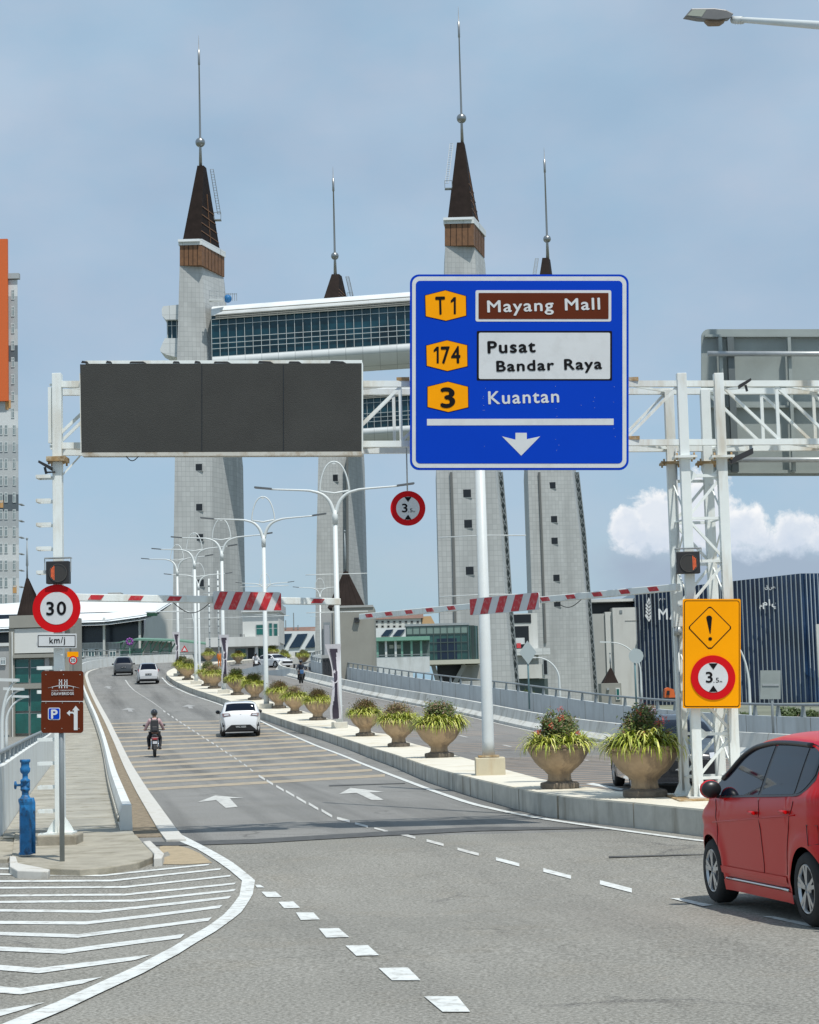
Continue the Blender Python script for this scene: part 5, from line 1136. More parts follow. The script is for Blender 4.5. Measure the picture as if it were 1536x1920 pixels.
tower('bridge_tower', 'tall grey tower with brown spire, front left one beside the glazed sky bridge', LF,
      [(497, 337, 378.5, 419, 421), (600, 334, 386, 427, 430), (700, 331, 393, 434, 440), (860, 328, 397, 444, 456), (1000, 326, 399, 445.5, 458), (1250, 322.5, 401, 448, 462)],
      dict(A=338, B=378, C=420, screen_bot=498, ledge_bot=460, ledge_top=449, cone_top=303, apex=(370, 382, 387), ball=(375.5, 267), tip=(371, 66)),
      [(373, 876, 11), (373.5, 951, 11), (375, 1007.5, 11), (376, 1093, 11.5)], ladder=1)
tower('bridge_tower', 'tall grey tower with brown spire, front right one rising behind the blue sign', RFY,
      [(461, 835, 890, 908, 910), (560, 833, 897, 913, 916), (700, 827, 908, 922, 926), (885, 818.5, 929, 935, 941), (1000, 821, 940, 946, 951), (1160, 825, 950, 956, 960), (1300, 829, 961, 968, 970)],
      dict(A=835, B=888, C=908, screen_bot=461, ledge_bot=420, ledge_top=408, cone_top=259, apex=(857, 870, 872), ball=(865.5, 222), tip=(861, 12)),
      [(876, 925, 13), (878, 982, 13), (881, 1070, 13)], groove=[(846, 885), (850, 1000), (854, 1180)], truss=[(934, 885), (944, 1000), (952, 1130), (966, 1300)], ladder=-1, ballr=9.5)
tower('bridge_tower', 'grey tower rear left, behind the largest street lamp, spire above the sky bridge', LRY,
      [(600, 600, 640, 668, 672), (700, 599, 644, 672, 676), (860, 597, 650, 677, 684), (1000, 594, 652, 681, 687), (1130, 592, 654, 684, 690), (1260, 590, 656, 686, 692)],
      dict(A=600, B=636, C=664, screen_bot=600, ledge_bot=575, ledge_top=566, cone_top=508, apex=(622, 636, 641), ball=(628, 480), tip=(623, 312)),
      [(627.5, 896, 11)], groove=[(651, 856), (651.5, 1000), (652, 1130)], ladder=1, ballr=7.5)
tower('bridge_tower', 'grey tower rear right, tapering behind the blue sign toward the mall', RRY,
      [(600, 1000, 1035, 1050, 1053), (700, 996, 1048, 1062, 1066), (885, 990, 1073, 1078, 1082), (1000, 993.5, 1087, 1091, 1095), (1110, 997, 1097, 1101, 1105), (1310, 1004, 1110, 1115, 1118)],
      dict(A=1000, B=1038, C=1052, screen_bot=600, ledge_bot=572, ledge_top=562, cone_top=477, apex=(1017, 1029, 1032), ball=(1026, 448), tip=(1021, 276)),
      [(1036, 910, 10.5), (1039, 973.5, 10.5), (1040, 1014, 10.5), (1043.5, 1083.5, 10.5), (1045, 1131, 11)], groove=[(1011.5, 885), (1016, 1000), (1023, 1205)], truss=[(1077, 885), (1090, 1000), (1100, 1130), (1113, 1310)], ladder=-1, ballr=7.5)
# sky bridges
def skybridge(label, xa, ya_, xb, yb_, k, stub=None):
    """glazed bridge; k scales its section"""
    a0 = P(xa[0], xa[1], ya_); b0 = P(xb[0], xb[1], yb_); b0.z = a0.z
    r = T('sky_bridge', label, 'sky bridge', a0, 'glazed sky bridges between the towers')
    s = ya_ / 263.
    sec = [(0, 0), (.05, .4), (.35, .95), (1.0, 1.45), (2.2, 1.8), (4, 1.95), (6, 1.8), (8, 1.2), (8.5, 0)]       # roof, from glass head
    h = 5.95
    bel = [(.35, -h), (.15, -h - .1), (.1, -h - .95), (.35, -h - 1.15), (1.2, -h - 1.9), (2.5, -h - 2.5), (4.5, -h - 2.7), (7, -h - 2.3), (8.5, -h - 1)]
    def P3(t, d, z): q = a0.lerp(b0, t); return Vector((q.x, q.y + d, q.z + z))
    def skin(mb, pts, seg=12):
        n = len(pts); vs = []
        for j in range(seg + 1): vs += [P3(j / seg, d, z) for d, z in pts]
        mb.add(vs, [(j * n + i, j * n + i + 1, (j + 1) * n + i + 1, (j + 1) * n + i) for j in range(seg) for i in range(n - 1)], True)
    mb = MB(); skin(mb, sec); mb.build('roof', mat('bridge_roof_panels', (.68, .71, .71), .45, var=.04, nsc=.3, dirt=(.5, .52, .52), dsc=.2, damt=.4), r)
    mb = MB(); skin(mb, bel); mb.build('belly', M_panel, r)
    mb = MB(); skin(mb, [(.32, -.02), (.5, -h)]); mb.build('glass', M_glass, r)
    mb = MB(); L = (b0 - a0).length; n = int(L / 1.22)
    for i in range(n + 1): mb.bar(P3(i / n, .2, 0), P3(i / n, .38, -h), .07)
    for z in (-.5, -1.35, -3.25, -4.0, -4.75, -5.5 - .4): t_ = -z / h; mb.bar(P3(0, .2 + .18 * t_, z), P3(1, .2 + .18 * t_, z), .075)
    mb.build('mullion_grid', mat('mullion_white', (.5, .54, .54), .5), r)
    mb = MB()
    for z, d in ((.0, -.25), (-.28, -.22), (-.52, -.2)): mb.bar(P3(0.02, d, z), P3(1, d, z), .09, .14)
    mb.bar(P3(.04, -.3, .55), P3(1, -.3, .55), .12); mb.build('sun_louvre', M_olive, r)
    mb = MB()
    for i in range(8):
        t = (i + .3) / 8; mb.bar(P3(t, 1.6, -5.6), P3(t + .05, 1.6, -2.2), .2); mb.bar(P3(t + .05, 1.6, -2.2), P3(t + .1, 1.6, -5.6), .2)
    return r
sb = skybridge('glazed sky bridge with curved white roof between the two front towers', (396, 592), LF - .5, (840, 560), RFY, 1)
skybridge('rear sky bridge seen low between message board and blue sign', (650, 744), LRY, (1000, 744), RRY, 1)
# outer stub of the front bridge, left of the tower
r = T('bridge_stub', 'short glazed end bay projecting left of the front left tower', 'building', P(320, 665, LF + 2))
mb = MB(); mb.prism([P(x, y, LF + 1) for x, y in [(345, 570), (345, 599), (311, 599), (304, 592), (303, 580), (306, 574)]], (0, 5, 0)); mb.build('roof', M_panel, r)
mb = MB(); boxpx(mb, 313, 599, 345, 634, LF + 2, 5); mb.build('glass', M_glass, r)
mb = MB()
for x in (314, 322, 331): a, b = P(x, 599, LF + 1.9), P(x, 634, LF + 1.9); b.x = a.x; mb.bar(a, b, .09)
a, b = P(313, 611, LF + 1.9), P(340, 611, LF + 1.9); b.z = a.z; mb.bar(a, b, .08); mb.build('mullion_grid', MATS['mullion_white'], r)
mb = MB(); q = [P(x, y, LF + 1) for x, y in [(309, 634), (345, 634), (345, 670), (328, 669), (312, 665), (301, 659), (300, 655), (304, 645)]]; mb.prism(q, (0, 5, 0)); mb.build('belly', M_panel, r)
# plant deck beside the tower
r = T('roof_plant', 'small railed deck with blue tank on the sky bridge roof beside the tower', 'roof plant', P(420, 566, LF))
mb = MB(); a, b, z = P(393, 566, LF - .6), P(421, 566, LF - .6), 0; mb.box(a.x, b.x, LF - 1.4, LF - .4, a.z, a.z + .25); mb.build('deck', M_panel, r)
mb = MB()
for x in (393, 407, 421): q = P(x, 564, LF - 1.3); mb.bar(q, q + Vector((0, 0, 1.5)), .07)
for z in (.8, 1.5): mb.bar(P(393, 564, LF - 1.3) + Vector((0, 0, z)), P(421, 567, LF - 1.3) + Vector((0, 0, z)), .07)
mb.build('railing', M_steelg, r)
mb = MB(); q = P(427, 560, LF + 3); mb.ball((q.x, q.y, q.z), .6, 8); mb.build('tank', M_bluep, r)
mb = MB()
for i in range(6): q = P(424 + i * 4, 564, LF + 3); mb.bar(q, q + Vector((0, 0, 1.1)), .08)
mb.bar(P(424, 551, LF + 3), P(444, 551, LF + 3), .08); mb.build('railing', M_rail, r)
# ================================================================ BUILDINGS
def bx_(root, name, mt, x0, y0, x1, y1, Y, dep, bevel=0):
    mb = MB(); boxpx(mb, x0, y0, x1, y1, Y, dep); return mb.build(name, mt, root, bevel=bevel)
def grid_part(root, name, mt, x0, y0, x1, y1, Y, nx, ny, w_, out=.06):
    mb = MB(); ym = (y0 + y1) / 2; xm = (x0 + x1) / 2; a, b = P(x0, ym, Y).x, P(x1, ym, Y).x; z0, z1 = P(xm, y1, Y).z, P(xm, y0, Y).z
    for i in range(nx + 1): x = a + (b - a) * i / nx; mb.box(x - w_ / 2, x + w_ / 2, Y - out, Y - .002, z0, z1)
    for i in range(ny + 1): z = z0 + (z1 - z0) * i / ny; mb.box(a, b, Y - out - .01, Y - .004, z - w_ / 2, z + w_ / 2)
    return mb.build(name, mt, root)
def windows(root, cells, Y, mt_f, mt_p, fr=.12, cross=True):
    """cells: list of (x0,y0,x1,y1); a framed pane for each"""
    proto = {}
    for x0, y0, x1, y1 in cells:
        c = P((x0 + x1) / 2, (y0 + y1) / 2, Y); w_ = (x1 - x0) * Y / F / 2; h = (y1 - y0) * Y / F / 2; k = (round(w_, 1), round(h, 1))
        if k not in proto:
            mb = MB(); mb.box(-w_, w_, -.10, -.02, -h, -h + fr); mb.box(-w_, w_, -.10, -.02, h - fr, h); mb.box(-w_, -w_ + fr, -.102, -.02, -h, h); mb.box(w_ - fr, w_, -.102, -.02, -h, h)
            if cross: mb.box(-fr / 2, fr / 2, -.098, -.02, -h, h); mb.box(-w_, w_, -.096, -.02, h * .3, h * .3 + fr * .8)
            f = mb.build('window', mt_f, root, False); mb = MB(); mb.box(-w_, w_, -.05, -.005, -h, h); p = mb.build('pane', mt_p, f, False); proto[k] = f
        else: f = copy_tree(proto[k], root)
        f.location = c - root.location
# ---- left high rise
Yh = 350
hr = T('tower_block', 'tall grey apartment block with an orange fin at the left edge of the picture', 'building', P(0, 1320, Yh))
mb = MB(); a, b = P(-180, 900, Yh).x, P(34.5, 900, Yh).x; zz = P(20, 521, Yh).z; bb = b * (Yh + 25) / Yh - .3; mb.hexa([(a, Yh, -.5), (b, Yh, -.5), (bb, Yh + 25, -.5), (a * 1.08, Yh + 25, -.5)], [(a, Yh, zz), (b, Yh, zz), (bb, Yh + 25, zz), (a * 1.08, Yh + 25, zz)]); mb.build('wall', mat('apartment_wall', (.33, .345, .34), .8, var=.05, nsc=.2), hr)
zt0 = P(20, 525, Yh).z; flo = 31.7 * Yh / F
cols = [mat('facade_pale', (.60, .62, .62), .8, var=.04), mat('facade_mid', (.36, .385, .395), .8, var=.05), mat('facade_dark', (.09, .11, .125), .6), mat('facade_grey', (.46, .48, .48), .8)]
rh = random.Random(3)
for i in range(20):
    z1 = zt0 - i * flo; k = [0, 1, 1, 3, 2, 1, 1, 3, 0, 3, 1, 3, 1, 2, 1, 3, 0, 3, 0, 3][i]
    mb = MB(); mb.box(a - .0, b + .02 - rh.uniform(0, .001), Yh - .12, Yh - .001, z1 - flo + .003, z1 - .003); mb.build('spandrel_band', cols[k], hr)
hr_c = []
for i in range(20):
    y = 543 + i * 31.7
    for x in ((24,) if i < 8 else (2, 11.5, 27)): hr_c.append((x - 3, y, x + 3, y + 19))
mb = MB()
windows(hr, hr_c, Yh - .13, mat('window_white', (.62, .66, .66), .5), mat('window_teal', (.04, .10, .11), .15, spec=.7), .1)
bx_(hr, 'parapet', cols[1], 13, 512, 35.5, 522, Yh - .6, 1.2)
bx_(hr, 'orange_fin', M_orange, -30, 448, 14.5, 752, Yh - 1.0, .7)
for x0, y0, x1, y1 in ((10, 752, 16, 768), (15, 750, 20, 765), (0, 938, 6, 952), (24, 1098, 31, 1112)): bx_(hr, 'accent_panel', mat('ochre_panel', (.52, .30, .12), .7), x0, y0, x1, y1, Yh - .2, .2)
for y in range(944, 1130, 31): bx_(hr, 'ledge', cols[1], 34, y, 40, y + 1.6, Yh, 3)
# ---- turret house on the left
def turret(label, Y, roof, box, parts_fn, mast=None, dep=4., side=None):
    """roof=(xl,xr,ybase,xa,ya)  box=(x0,y0,x1,y1)"""
    x0, y0, x1, y1 = box; c = P((x0 + x1) / 2, y1, Y); r = T('turret_house', label, 'building', c)
    mb = MB(); ym = (y0 + y1) / 2; A, B_ = P(x0, ym, Y).x, P(x1, ym, Y).x; z1 = P((x0 + x1) / 2, y0, Y).z; mb.box(A, B_, Y, Y + dep, -.6, z1); mb.build('wall', M_olive, r, bevel=.03)
    xl, xr, yb, xa, ya = roof; L_, R_ = P(xl, yb, Y + .3).x, P(xr, yb, Y + .3).x; ap = P(xa, ya, Y + dep / 2); t = (R_ - L_) * .05
    lo_ = [(L_, Y + .3, z1), (R_, Y + .3, z1), (R_, Y + dep - .3, z1), (L_, Y + dep - .3, z1)]; hi_ = [(ap.x - t, ap.y - t, ap.z), (ap.x + t, ap.y - t, ap.z), (ap.x + t, ap.y + t, ap.z), (ap.x - t, ap.y + t, ap.z)]
    mb = MB(); mb.hexa(lo_, hi_); rf = mb.build('roof', M_copper, r)
    mb = MB(); 
    for k in range(1, 6):
        q = Vector(lo_[0]).lerp(Vector(lo_[1]), k / 6); p = Vector(hi_[0]).lerp(Vector(hi_[1]), k / 6); mb.bar(q, p, .05)
        q = Vector(lo_[1]).lerp(Vector(lo_[2]), k / 6); p = Vector(hi_[1]).lerp(Vector(hi_[2]), k / 6); mb.bar(q, p, .05)
    mb.build('standing_seam', M_copper, rf)
    if mast: tp = P(mast[0], mast[1], ap.y); mb = MB(); mb.tube([ap, ap.lerp(Vector((ap.x, ap.y, tp.z)), .3), ap.lerp(Vector((ap.x, ap.y, tp.z)), .33), (ap.x, ap.y, tp.z)], [.07, .05, .09, .03], 8); mb.ball((ap.x, ap.y, tp.z), .09, 6); mb.build('mast', M_rail, r)
    parts_fn(r, Y); return r
M_wgl = mat('green_window_glass', (.01, .10, .085), .12, var=.4, nsc=.6, spec=.7)
def lt(r, Y):
    bx_(r, 'cornice', M_olive, 17, 1153, 140, 1176, Y - .5, .5); bx_(r, 'white_panel', M_bwhite, 27, 1178, 118, 1224, Y - .35, .35); bx_(r, 'ledge', M_olive, 24, 1226, 120, 1233, Y - .6, .6)
    for i, (x0, x1) in enumerate(((28, 53), (58, 82))):
        f = bx_(r, 'window', M_rail, x0 - 1, 1236, x1 + 1, 1281, Y - .1, .1); bx_(f, 'pane', M_wgl, x0, 1237, x1, 1280, Y - .13, .03); bx_(f, 'handrail', M_steelg, x0, 1251, x1, 1252.5, Y - .2, .05)
        f = bx_(r, 'window', M_rail, x0 - 1, 1292, x1 + 1, 1334, Y - .1, .1); bx_(f, 'pane', M_wgl, x0, 1293, x1, 1333, Y - .13, .03)
        f = bx_(r, 'window', M_rail, x0 - 1, 1337, x1 + 1, 1376, Y - .1, .1); bx_(f, 'pane', M_wgl, x0, 1338, x1, 1375, Y - .13, .03)
    bx_(r, 'slab_edge', M_olive, 24, 1281, 120, 1291, Y - .5, .5); bx_(r, 'column', M_olive, 17, 1176, 27, 1395, Y - .4, .4); bx_(r, 'column', M_bgrey, 84, 1233, 92, 1340, Y - .3, .3)
    bx_(r, 'downpipe', M_bwhite, 22, 1185, 24, 1390, Y - .55, .12)
turret('grey turret house with green windows and slate pyramid roof behind the 30 roundel', 128, (31, 68, 1153, 51, 1085), (20, 1155, 130, 1400), lt, (53, 1010), 5)
def ct(r, Y):
    f = bx_(r, 'window', M_rail, 607, 1167, 620, 1232, Y - .12, .1); bx_(f, 'blind', mat('grey_blind', (.33, .34, .36), .6), 608.5, 1172, 618, 1228, Y - .15, .03)
    for x in (606, 612, 618): f = bx_(r, 'window', M_dark, x, 1236, x + 4, 1272, Y - .12, .1)
    bx_(r, 'wall_lamp', M_dark, 664, 1158, 675, 1161, Y - .35, .3); bx_(r, 'wall_lamp', M_dark, 665, 1164, 674, 1167, Y - .3, .3); bx_(r, 'coping', M_bgrey, 626, 1135, 700, 1139, Y - .1, .1)
    bx_(r, 'slab_edge', M_bgrey, 603, 1228, 627, 1234, Y - .25, .25)
turret('olive-grey turret house with dark pyramid roof behind the largest street lamp', 150, (614, 684, 1138, 648, 1072), (625, 1138, 703, 1275), ct, (645.5, 996), 6)
r = [o for o in C.objects if o.name.startswith('turret_house')][-1]
bx_(r, 'side_wing', M_bgrey, 603, 1150, 626, 1285, 150.2, 5)
def rt(r, Y):
    bx_(r, 'wall_lamp', M_steelg, 1138, 1290, 1143, 1294, Y - .2, .2); f = bx_(r, 'window', M_bwhite, 1155, 1290, 1163, 1312, Y - .1, .1); bx_(f, 'pane', M_wgl, 1156.5, 1292, 1161.5, 1310, Y - .13, .03)
turret('tiny turret house with dark pyramid roof before the pale block beside the mall', 190, (1131, 1160, 1281, 1145, 1253), (1128, 1281, 1166, 1330), rt, (1144, 1225), 3)
# ---- white-roofed hall on the left
hl_ = T('market_hall', 'long low hall with a sweeping white metal roof on the left, before the tower', 'building', P(200, 1240, 300))
Y = 300
mb = MB(); top = [(-60, 1140), (60, 1131), (160, 1127), (240, 1126), (310, 1127)]; bot = [(-60, 1182), (40, 1178), (140, 1168), (200, 1166), (266, 1157), (290, 1152), (322, 1131)]
def interp(l, x):
    for a, b in zip(l, l[1:]):
        if a[0] <= x <= b[0]: return a[1] + (b[1] - a[1]) * (x - a[0]) / (b[0] - a[0])
    return l[-1][1] if x > l[-1][0] else l[0][1]
xs_ = list(range(-60, 321, 12)) + [322]; vs = []
for x in xs_:
    a, b = P(x, interp(bot, x), Y), P(x, interp(top, x) - 3, Y + 22)
    for k in range(6): t = k / 5; q = a.lerp(b, t); vs.append((q.x, q.y, a.z + (b.z - a.z) * math.sin(t * math.pi / 2)))
mb.add(vs, [(i * 6 + k, (i + 1) * 6 + k, (i + 1) * 6 + k + 1, i * 6 + k + 1) for i in range(len(xs_) - 1) for k in range(5)], True); mb.add([(v[0], v[1], v[2] - .5) for v in vs], [(i * 6 + k, i * 6 + k + 1, (i + 1) * 6 + k + 1, (i + 1) * 6 + k) for i in range(len(xs_) - 1) for k in range(5)], True)
mb.build('roof', M_rwhite, hl_)
mb = MB()
for a, b in zip(xs_, xs_[1:]): mb.bar(P(a, interp(bot, a) - 3, Y - .1), P(b, interp(bot, b) - 3, Y - .1), .12)
mb.build('gutter', M_steelg, hl_)
bx_(hl_, 'wall', mat('dark_blue_glazing', (.008, .016, .03), .2, var=.4, nsc=.15, spec=.6), -60, 1150, 270, 1212, Y + 5, 14)
for x in (140, 195, 262): bx_(hl_, 'column', M_bwhite, x - 2, 1158, x + 2, 1250, Y + 1, 1)
bx_(hl_, 'podium', M_bgrey, -60, 1206, 330, 1262, Y + 2, 10)
grid_part(hl_, 'railing', M_steelg, 140, 1205, 245, 1216, Y + 2, 40, 1, .1)
hc = [(x, 1217, x + 13, 1232) for x in (105, 123, 145, 165, 185, 205, 225)]
windows(hl_, hc, Y + 1.9, mat('window_white', (.62, .66, .66), .5), mat('window_teal', (.04, .10, .11), .15), .14)
mb = MB(); mb.prism([P(x, y, 296) for x, y in [(268, 1200), (274, 1160), (296, 1152), (324, 1131), (326, 1205)]], (0, 8, 0)); mb.build('end_wall', M_bwhite, hl_)
bx_(hl_, 'roof_hatch', M_bgrey, 202, 1111, 226, 1116, 320, 3); bx_(hl_, 'roof_ridge', M_pink, 120, 1116, 240, 1127, 345, 4)
# far low wall continuing the road edge
r = T('far_wall', 'pale long wall curving past the road head behind the far cars', 'wall', P(240, 1250, 252)); mb = MB()
pt = [P(120, 1262, 215), P(160, 1257, 222), P(240, 1252, 236), P(300, 1252, 250), P(345, 1255, 262)]
for a, b in zip(pt, pt[1:]): mb.hexa([(a.x, a.y, a.z - 4), (b.x, b.y, b.z - 4), (b.x, b.y + .4, b.z - 4), (a.x, a.y + .4, a.z - 4)], [(a.x, a.y, a.z + 1.7), (b.x, b.y, b.z + 1.3), (b.x, b.y + .4, b.z + 1.3), (a.x, a.y + .4, a.z + 1.7)])
mb.build('wall', M_bwhite, r); mb = MB(); mb.tube([p + Vector((0, 0, 2.4 - .1 * i)) for i, p in enumerate(pt)], .06, 6); mb.build('rail', M_steelg, r)
for i in range(8): q = pt[1].lerp(pt[3], i / 7); mb = MB(); mb.box(q.x - .05, q.x + .05, q.y, q.y + .1, q.z + 1.3, q.z + 2.3); mb.build('rail_post', M_steelg, r)
# ---- green bus shelter
Y = 238; bs_ = T('bus_shelter', 'long green steel passenger shelter with curved translucent roof past the far cars', 'shelter', P(300, 1252, Y))
mb = MB(); q = [(208, 1207), (252, 1197.5), (330, 1200), (400, 1208), (400, 1210.5), (330, 1203), (254, 1201)]; mb.prism([P(x, y, Y - 1.5) for x, y in q], (0, 4, .25)); mb.build('roof', mat('green_translucent_roof', (.14, .27, .2), .5), bs_)
for x in (227, 244, 266, 283, 300, 318): mb = MB(); a, b = P(x, 1250, Y), P(x, 1206, Y); mb.bar((a.x, Y, a.z - 1), (a.x, Y, b.z), .17); mb.bar((a.x, Y, b.z - 1.2), (a.x + 1.1, Y - 1.2, b.z + .2), .14); mb.bar((a.x, Y, b.z - .3), (a.x, Y + 2.2, b.z + .3), .14); mb.build('post', M_greenm, bs_)
mb = MB()
for y in (1222, 1236): a, b = P(225, y, Y), P(318, y, Y); b.z = a.z; mb.bar(a, b, .08)
mb.build('rail', M_greenm, bs_)
bx_(bs_, 'glass_screen', mat('pale_green_glass', (.22, .32, .28), .15), 228, 1216, 266, 1248, Y + .6, .05)
mb = MB(); mb.prism([P(x, y, Y + 1) for x, y in [(282, 1240), (300, 1216), (316, 1214), (318, 1237), (300, 1240)]], (0, .4, 0)); mb.build('canvas_screen', M_bwhite, bs_)
c = P(243, 1203, 232); r = T('festive_ornament', 'small purple flower ornament hanging by the green shelter', 'ornament', c); mb = MB()
for k in range(8): a = k * .785; mb.ball((c.x + .35 * math.cos(a), c.y, c.z + .35 * math.sin(a)), .16, 5)
mb.build('petal_ring', mat('purple_plastic', (.22, .05, .28), .5), r); mb = MB(); mb.tube([(c.x, c.y + .1, c.z - 4), (c.x, c.y + .1, c.z + .3)], .05, 6); mb.build('stem', M_greenm, r)
# ---- white two-storey control house
Y = 236; wh = T('control_house', 'white two-storey control house with teal windows behind the second street lamp', 'building', P(455, 1250, Y))
bx_(wh, 'wall', M_bwhite, 386, 1205, 522, 1262, Y + 1.5, 10); bx_(wh, 'upper_storey', M_bwhite, 455, 1143, 523, 1205, Y + .5, 10); bx_(wh, 'parapet', M_panel, 452, 1132, 525, 1147, Y, 11); bx_(wh, 'balcony', M_bwhite, 386, 1194, 522, 1212, Y - .8, 3); bx_(wh, 'soffit', M_bgrey, 390, 1212, 500, 1215, Y - .2, 2)
for x0, y0, x1, y1 in ((480, 1171, 494, 1191), (504, 1168, 511, 1200), (513, 1169, 521, 1201), (440, 1216, 462, 1246), (464, 1214, 478, 1248), (484, 1215, 500, 1248)):
    yy = Y + .5 if y1 < 1204 else Y + 1.5; f = bx_(wh, 'window', M_steelg, x0, y0, x1, y1, yy - .12, .1); bx_(f, 'pane', M_wgl if x0 != 464 else M_hole, x0 + 1, y0 + 1, x1 - 1, y1 - 1, yy - .15, .03)
for x in (479, 500): bx_(wh, 'column', M_bwhite, x, 1212, x + 5, 1250, Y - .3, .6)
for x in (450, 453, 457): bx_(wh, 'vent_pipe', M_dark, x, 1189, x + 1.2, 1195, Y - .6, .15)
for x in (394, 411):
    r = T('flag_pole', 'slim white pole with spiral marks in front of the left tower, %s one' % ('left' if x == 394 else 'right'), 'pole', P(x, 1250, 225)); a, b = P(x, 1250, 225), P(x, 1070 if x == 411 else 1085, 225); mb = MB(); mb.tube([a, (a.x, a.y, b.z)], .09, 8); mb.build('pole', M_lamp, r)
    mb = MB(); k = int((b.z - a.z) / .8)
    for i in range(k): mb.tube([(a.x, a.y, a.z + i * .8), (a.x, a.y, a.z + i * .8 + .2)], .1, 8)
    mb.build('spiral_band', M_rail, r)
# ---- solar roof hall and other far roofs
Y = 420; r = T('solar_hall', 'low white hall with rows of dark solar panels between the left tower and turret', 'building', P(560, 1230, Y))
mb = MB(); mb.prism([P(x, y, Y) for x, y in [(515, 1184), (605, 1183), (605, 1223), (515, 1223)]], (0, 6, 0)); mb.build('roof', M_rwhite, r); bx_(r, 'wall', M_bgrey, 515, 1223, 640, 1262, Y + 1, 10)
for x0 in (511, 540, 570, 596): mb = MB(); mb.prism([P(x, y, Y - .3) for x, y in [(x0 + 18, 1189), (x0 + 37, 1188), (x0 + 22, 1214), (x0 + 2, 1215)] if x < 606] if x0 < 590 else [P(x, y, Y - .3) for x, y in [(604, 1196), (606, 1196), (606, 1212), (597, 1213)]], (0, .2, 0)); mb.build('solar_panel', M_solar, r)
Y = 600; r = T('distant_roofs', 'faint distant pinkish rooftops with masts beyond the solar hall', 'building', P(560, 1190, Y)); bx_(r, 'wall', M_bwhite, 505, 1180, 640, 1250, Y, 20); bx_(r, 'roof', M_pink, 505, 1176, 610, 1184, Y - 1, 22)
for x, y in ((551, 1149), (536, 1163), (559, 1172)): a, b = P(x, 1180, Y - 1), P(x, y, Y - 1); mb = MB(); mb.bar(a, (a.x, a.y, b.z), .3); mb.build('mast', M_rail, r)
Y = 520; r = T('hotel_block', 'far white hotel with rows of small windows and faded red roof right of the turret', 'building', P(750, 1180, Y))
bx_(r, 'wall', M_bwhite, 702, 1158, 792, 1200, Y, 14); bx_(r, 'roof', M_pink, 700, 1151, 794, 1160, Y - .5, 15); mb = MB(); mb.prism([P(x, y, Y) for x, y in [(790, 1200), (790, 1156), (808, 1155), (815, 1168), (815, 1200)]], (0, 8, 0)); mb.build('gable', mat('tan_gable', (.52, .34, .18), .8), r); bx_(r, 'roof_lantern', M_pink, 752, 1143, 775, 1152, Y, 4)
windows(r, [(x, y, x + 5, y + 4.5) for y in (1164, 1172.5) for x in range(704, 788, 11)], Y - .02, M_bgrey, M_hole, .1, False)
Y = 400; r = T('solar_house', 'small white roof with dark solar panels beside the glass pavilion', 'building', P(730, 1200, Y)); mb = MB(); mb.prism([P(x, y, Y) for x, y in [(700, 1178), (765, 1177), (765, 1197), (700, 1197)]], (0, 5, 0)); mb.build('roof', M_rwhite, r)
for x0 in (716, 738): mb = MB(); mb.prism([P(x, y, Y - .3) for x, y in [(x0 + 8, 1181), (x0 + 22, 1180), (x0 + 12, 1193), (x0 - 2, 1193)]], (0, .2, 0)); mb.build('solar_panel', M_solar, r)
# ---- glass pavilion
Y = 215; r = T('glass_pavilion', 'boxy green glass pavilion raised on slanted legs in front of the right tower', 'building', P(830, 1270, Y))
bx_(r, 'core', mat('pavilion_core', (.035, .055, .055), .5), 764, 1174, 890, 1237, Y + 1, 10); bx_(r, 'glass_front', M_glassg, 762, 1173, 878, 1238, Y, .2); mb = MB(); a, b = P(878, 1205, Y).x, P(898, 1205, Y).x; z0, z1 = P(880, 1238, Y).z, P(880, 1172, Y).z; mb.hexa([(a, Y, z0), (b, Y + 3, z0), (b, Y + 3.2, z0), (a, Y + .2, z0)], [(a, Y, z1), (b, Y + 3, z1), (b, Y + 3.2, z1), (a, Y + .2, z1)]); mb.build('glass_side', M_glassg, r)
bx_(r, 'spandrel', mat('grey_green_panel', (.20, .28, .25), .4), 763, 1175, 877, 1190, Y - .03, .03); bx_(r, 'screen', M_navy, 820, 1197, 857, 1236, Y - .04, .04)
grid_part(r, 'mullion_grid', mat('dark_mullion', (.06, .09, .085), .5), 762, 1172, 878, 1238, Y, 9, 4, .09, .1)
mb = MB()
for t in (0, .25, .5, .75, 1): x, y = a + (b - a) * t, Y - .08 + 3 * t; mb.box(x - .05, x + .05, y - .03, y + .03, z0, z1)
mb.build('side_mullion', MATS['dark_mullion'], r)
bx_(r, 'floor_slab', mat('cream_slab', (.5, .5, .42), .8), 806, 1237, 902, 1245, Y - .5, 10); mb = MB(); mb.bar(P(872, 1246, Y + 1), P(852, 1282, Y + 1), .5); mb.bar(P(812, 1246, Y + 1), P(822, 1282, Y + 1), .5); mb.build('slanted_leg', M_bgrey, r)
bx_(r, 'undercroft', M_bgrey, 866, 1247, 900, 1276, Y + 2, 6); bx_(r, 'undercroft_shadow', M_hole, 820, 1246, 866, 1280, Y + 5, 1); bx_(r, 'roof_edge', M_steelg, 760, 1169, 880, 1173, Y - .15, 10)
r = T('covered_walkway', 'glazed covered walkway with pale pillars joining the pavilion to the turret', 'building', P(730, 1260, 205)); bx_(r, 'roof', M_greenm, 700, 1194, 806, 1201, 205, 5)
for x in (706, 722, 740, 752, 770, 788): bx_(r, 'pillar', M_bwhite if x in (722, 740) else M_greenm, x, 1201, x + 4, 1236, 205.5, .3)
bx_(r, 'back_wall', mat('teal_shade_wall', (.12, .17, .165), .5), 702, 1203, 806, 1234, 209, .3); bx_(r, 'low_wall', M_pconc, 700, 1231, 806, 1262, 204, 1); bx_(r, 'handrail', M_rail, 700, 1227, 806, 1228.4, 203.9, .1)
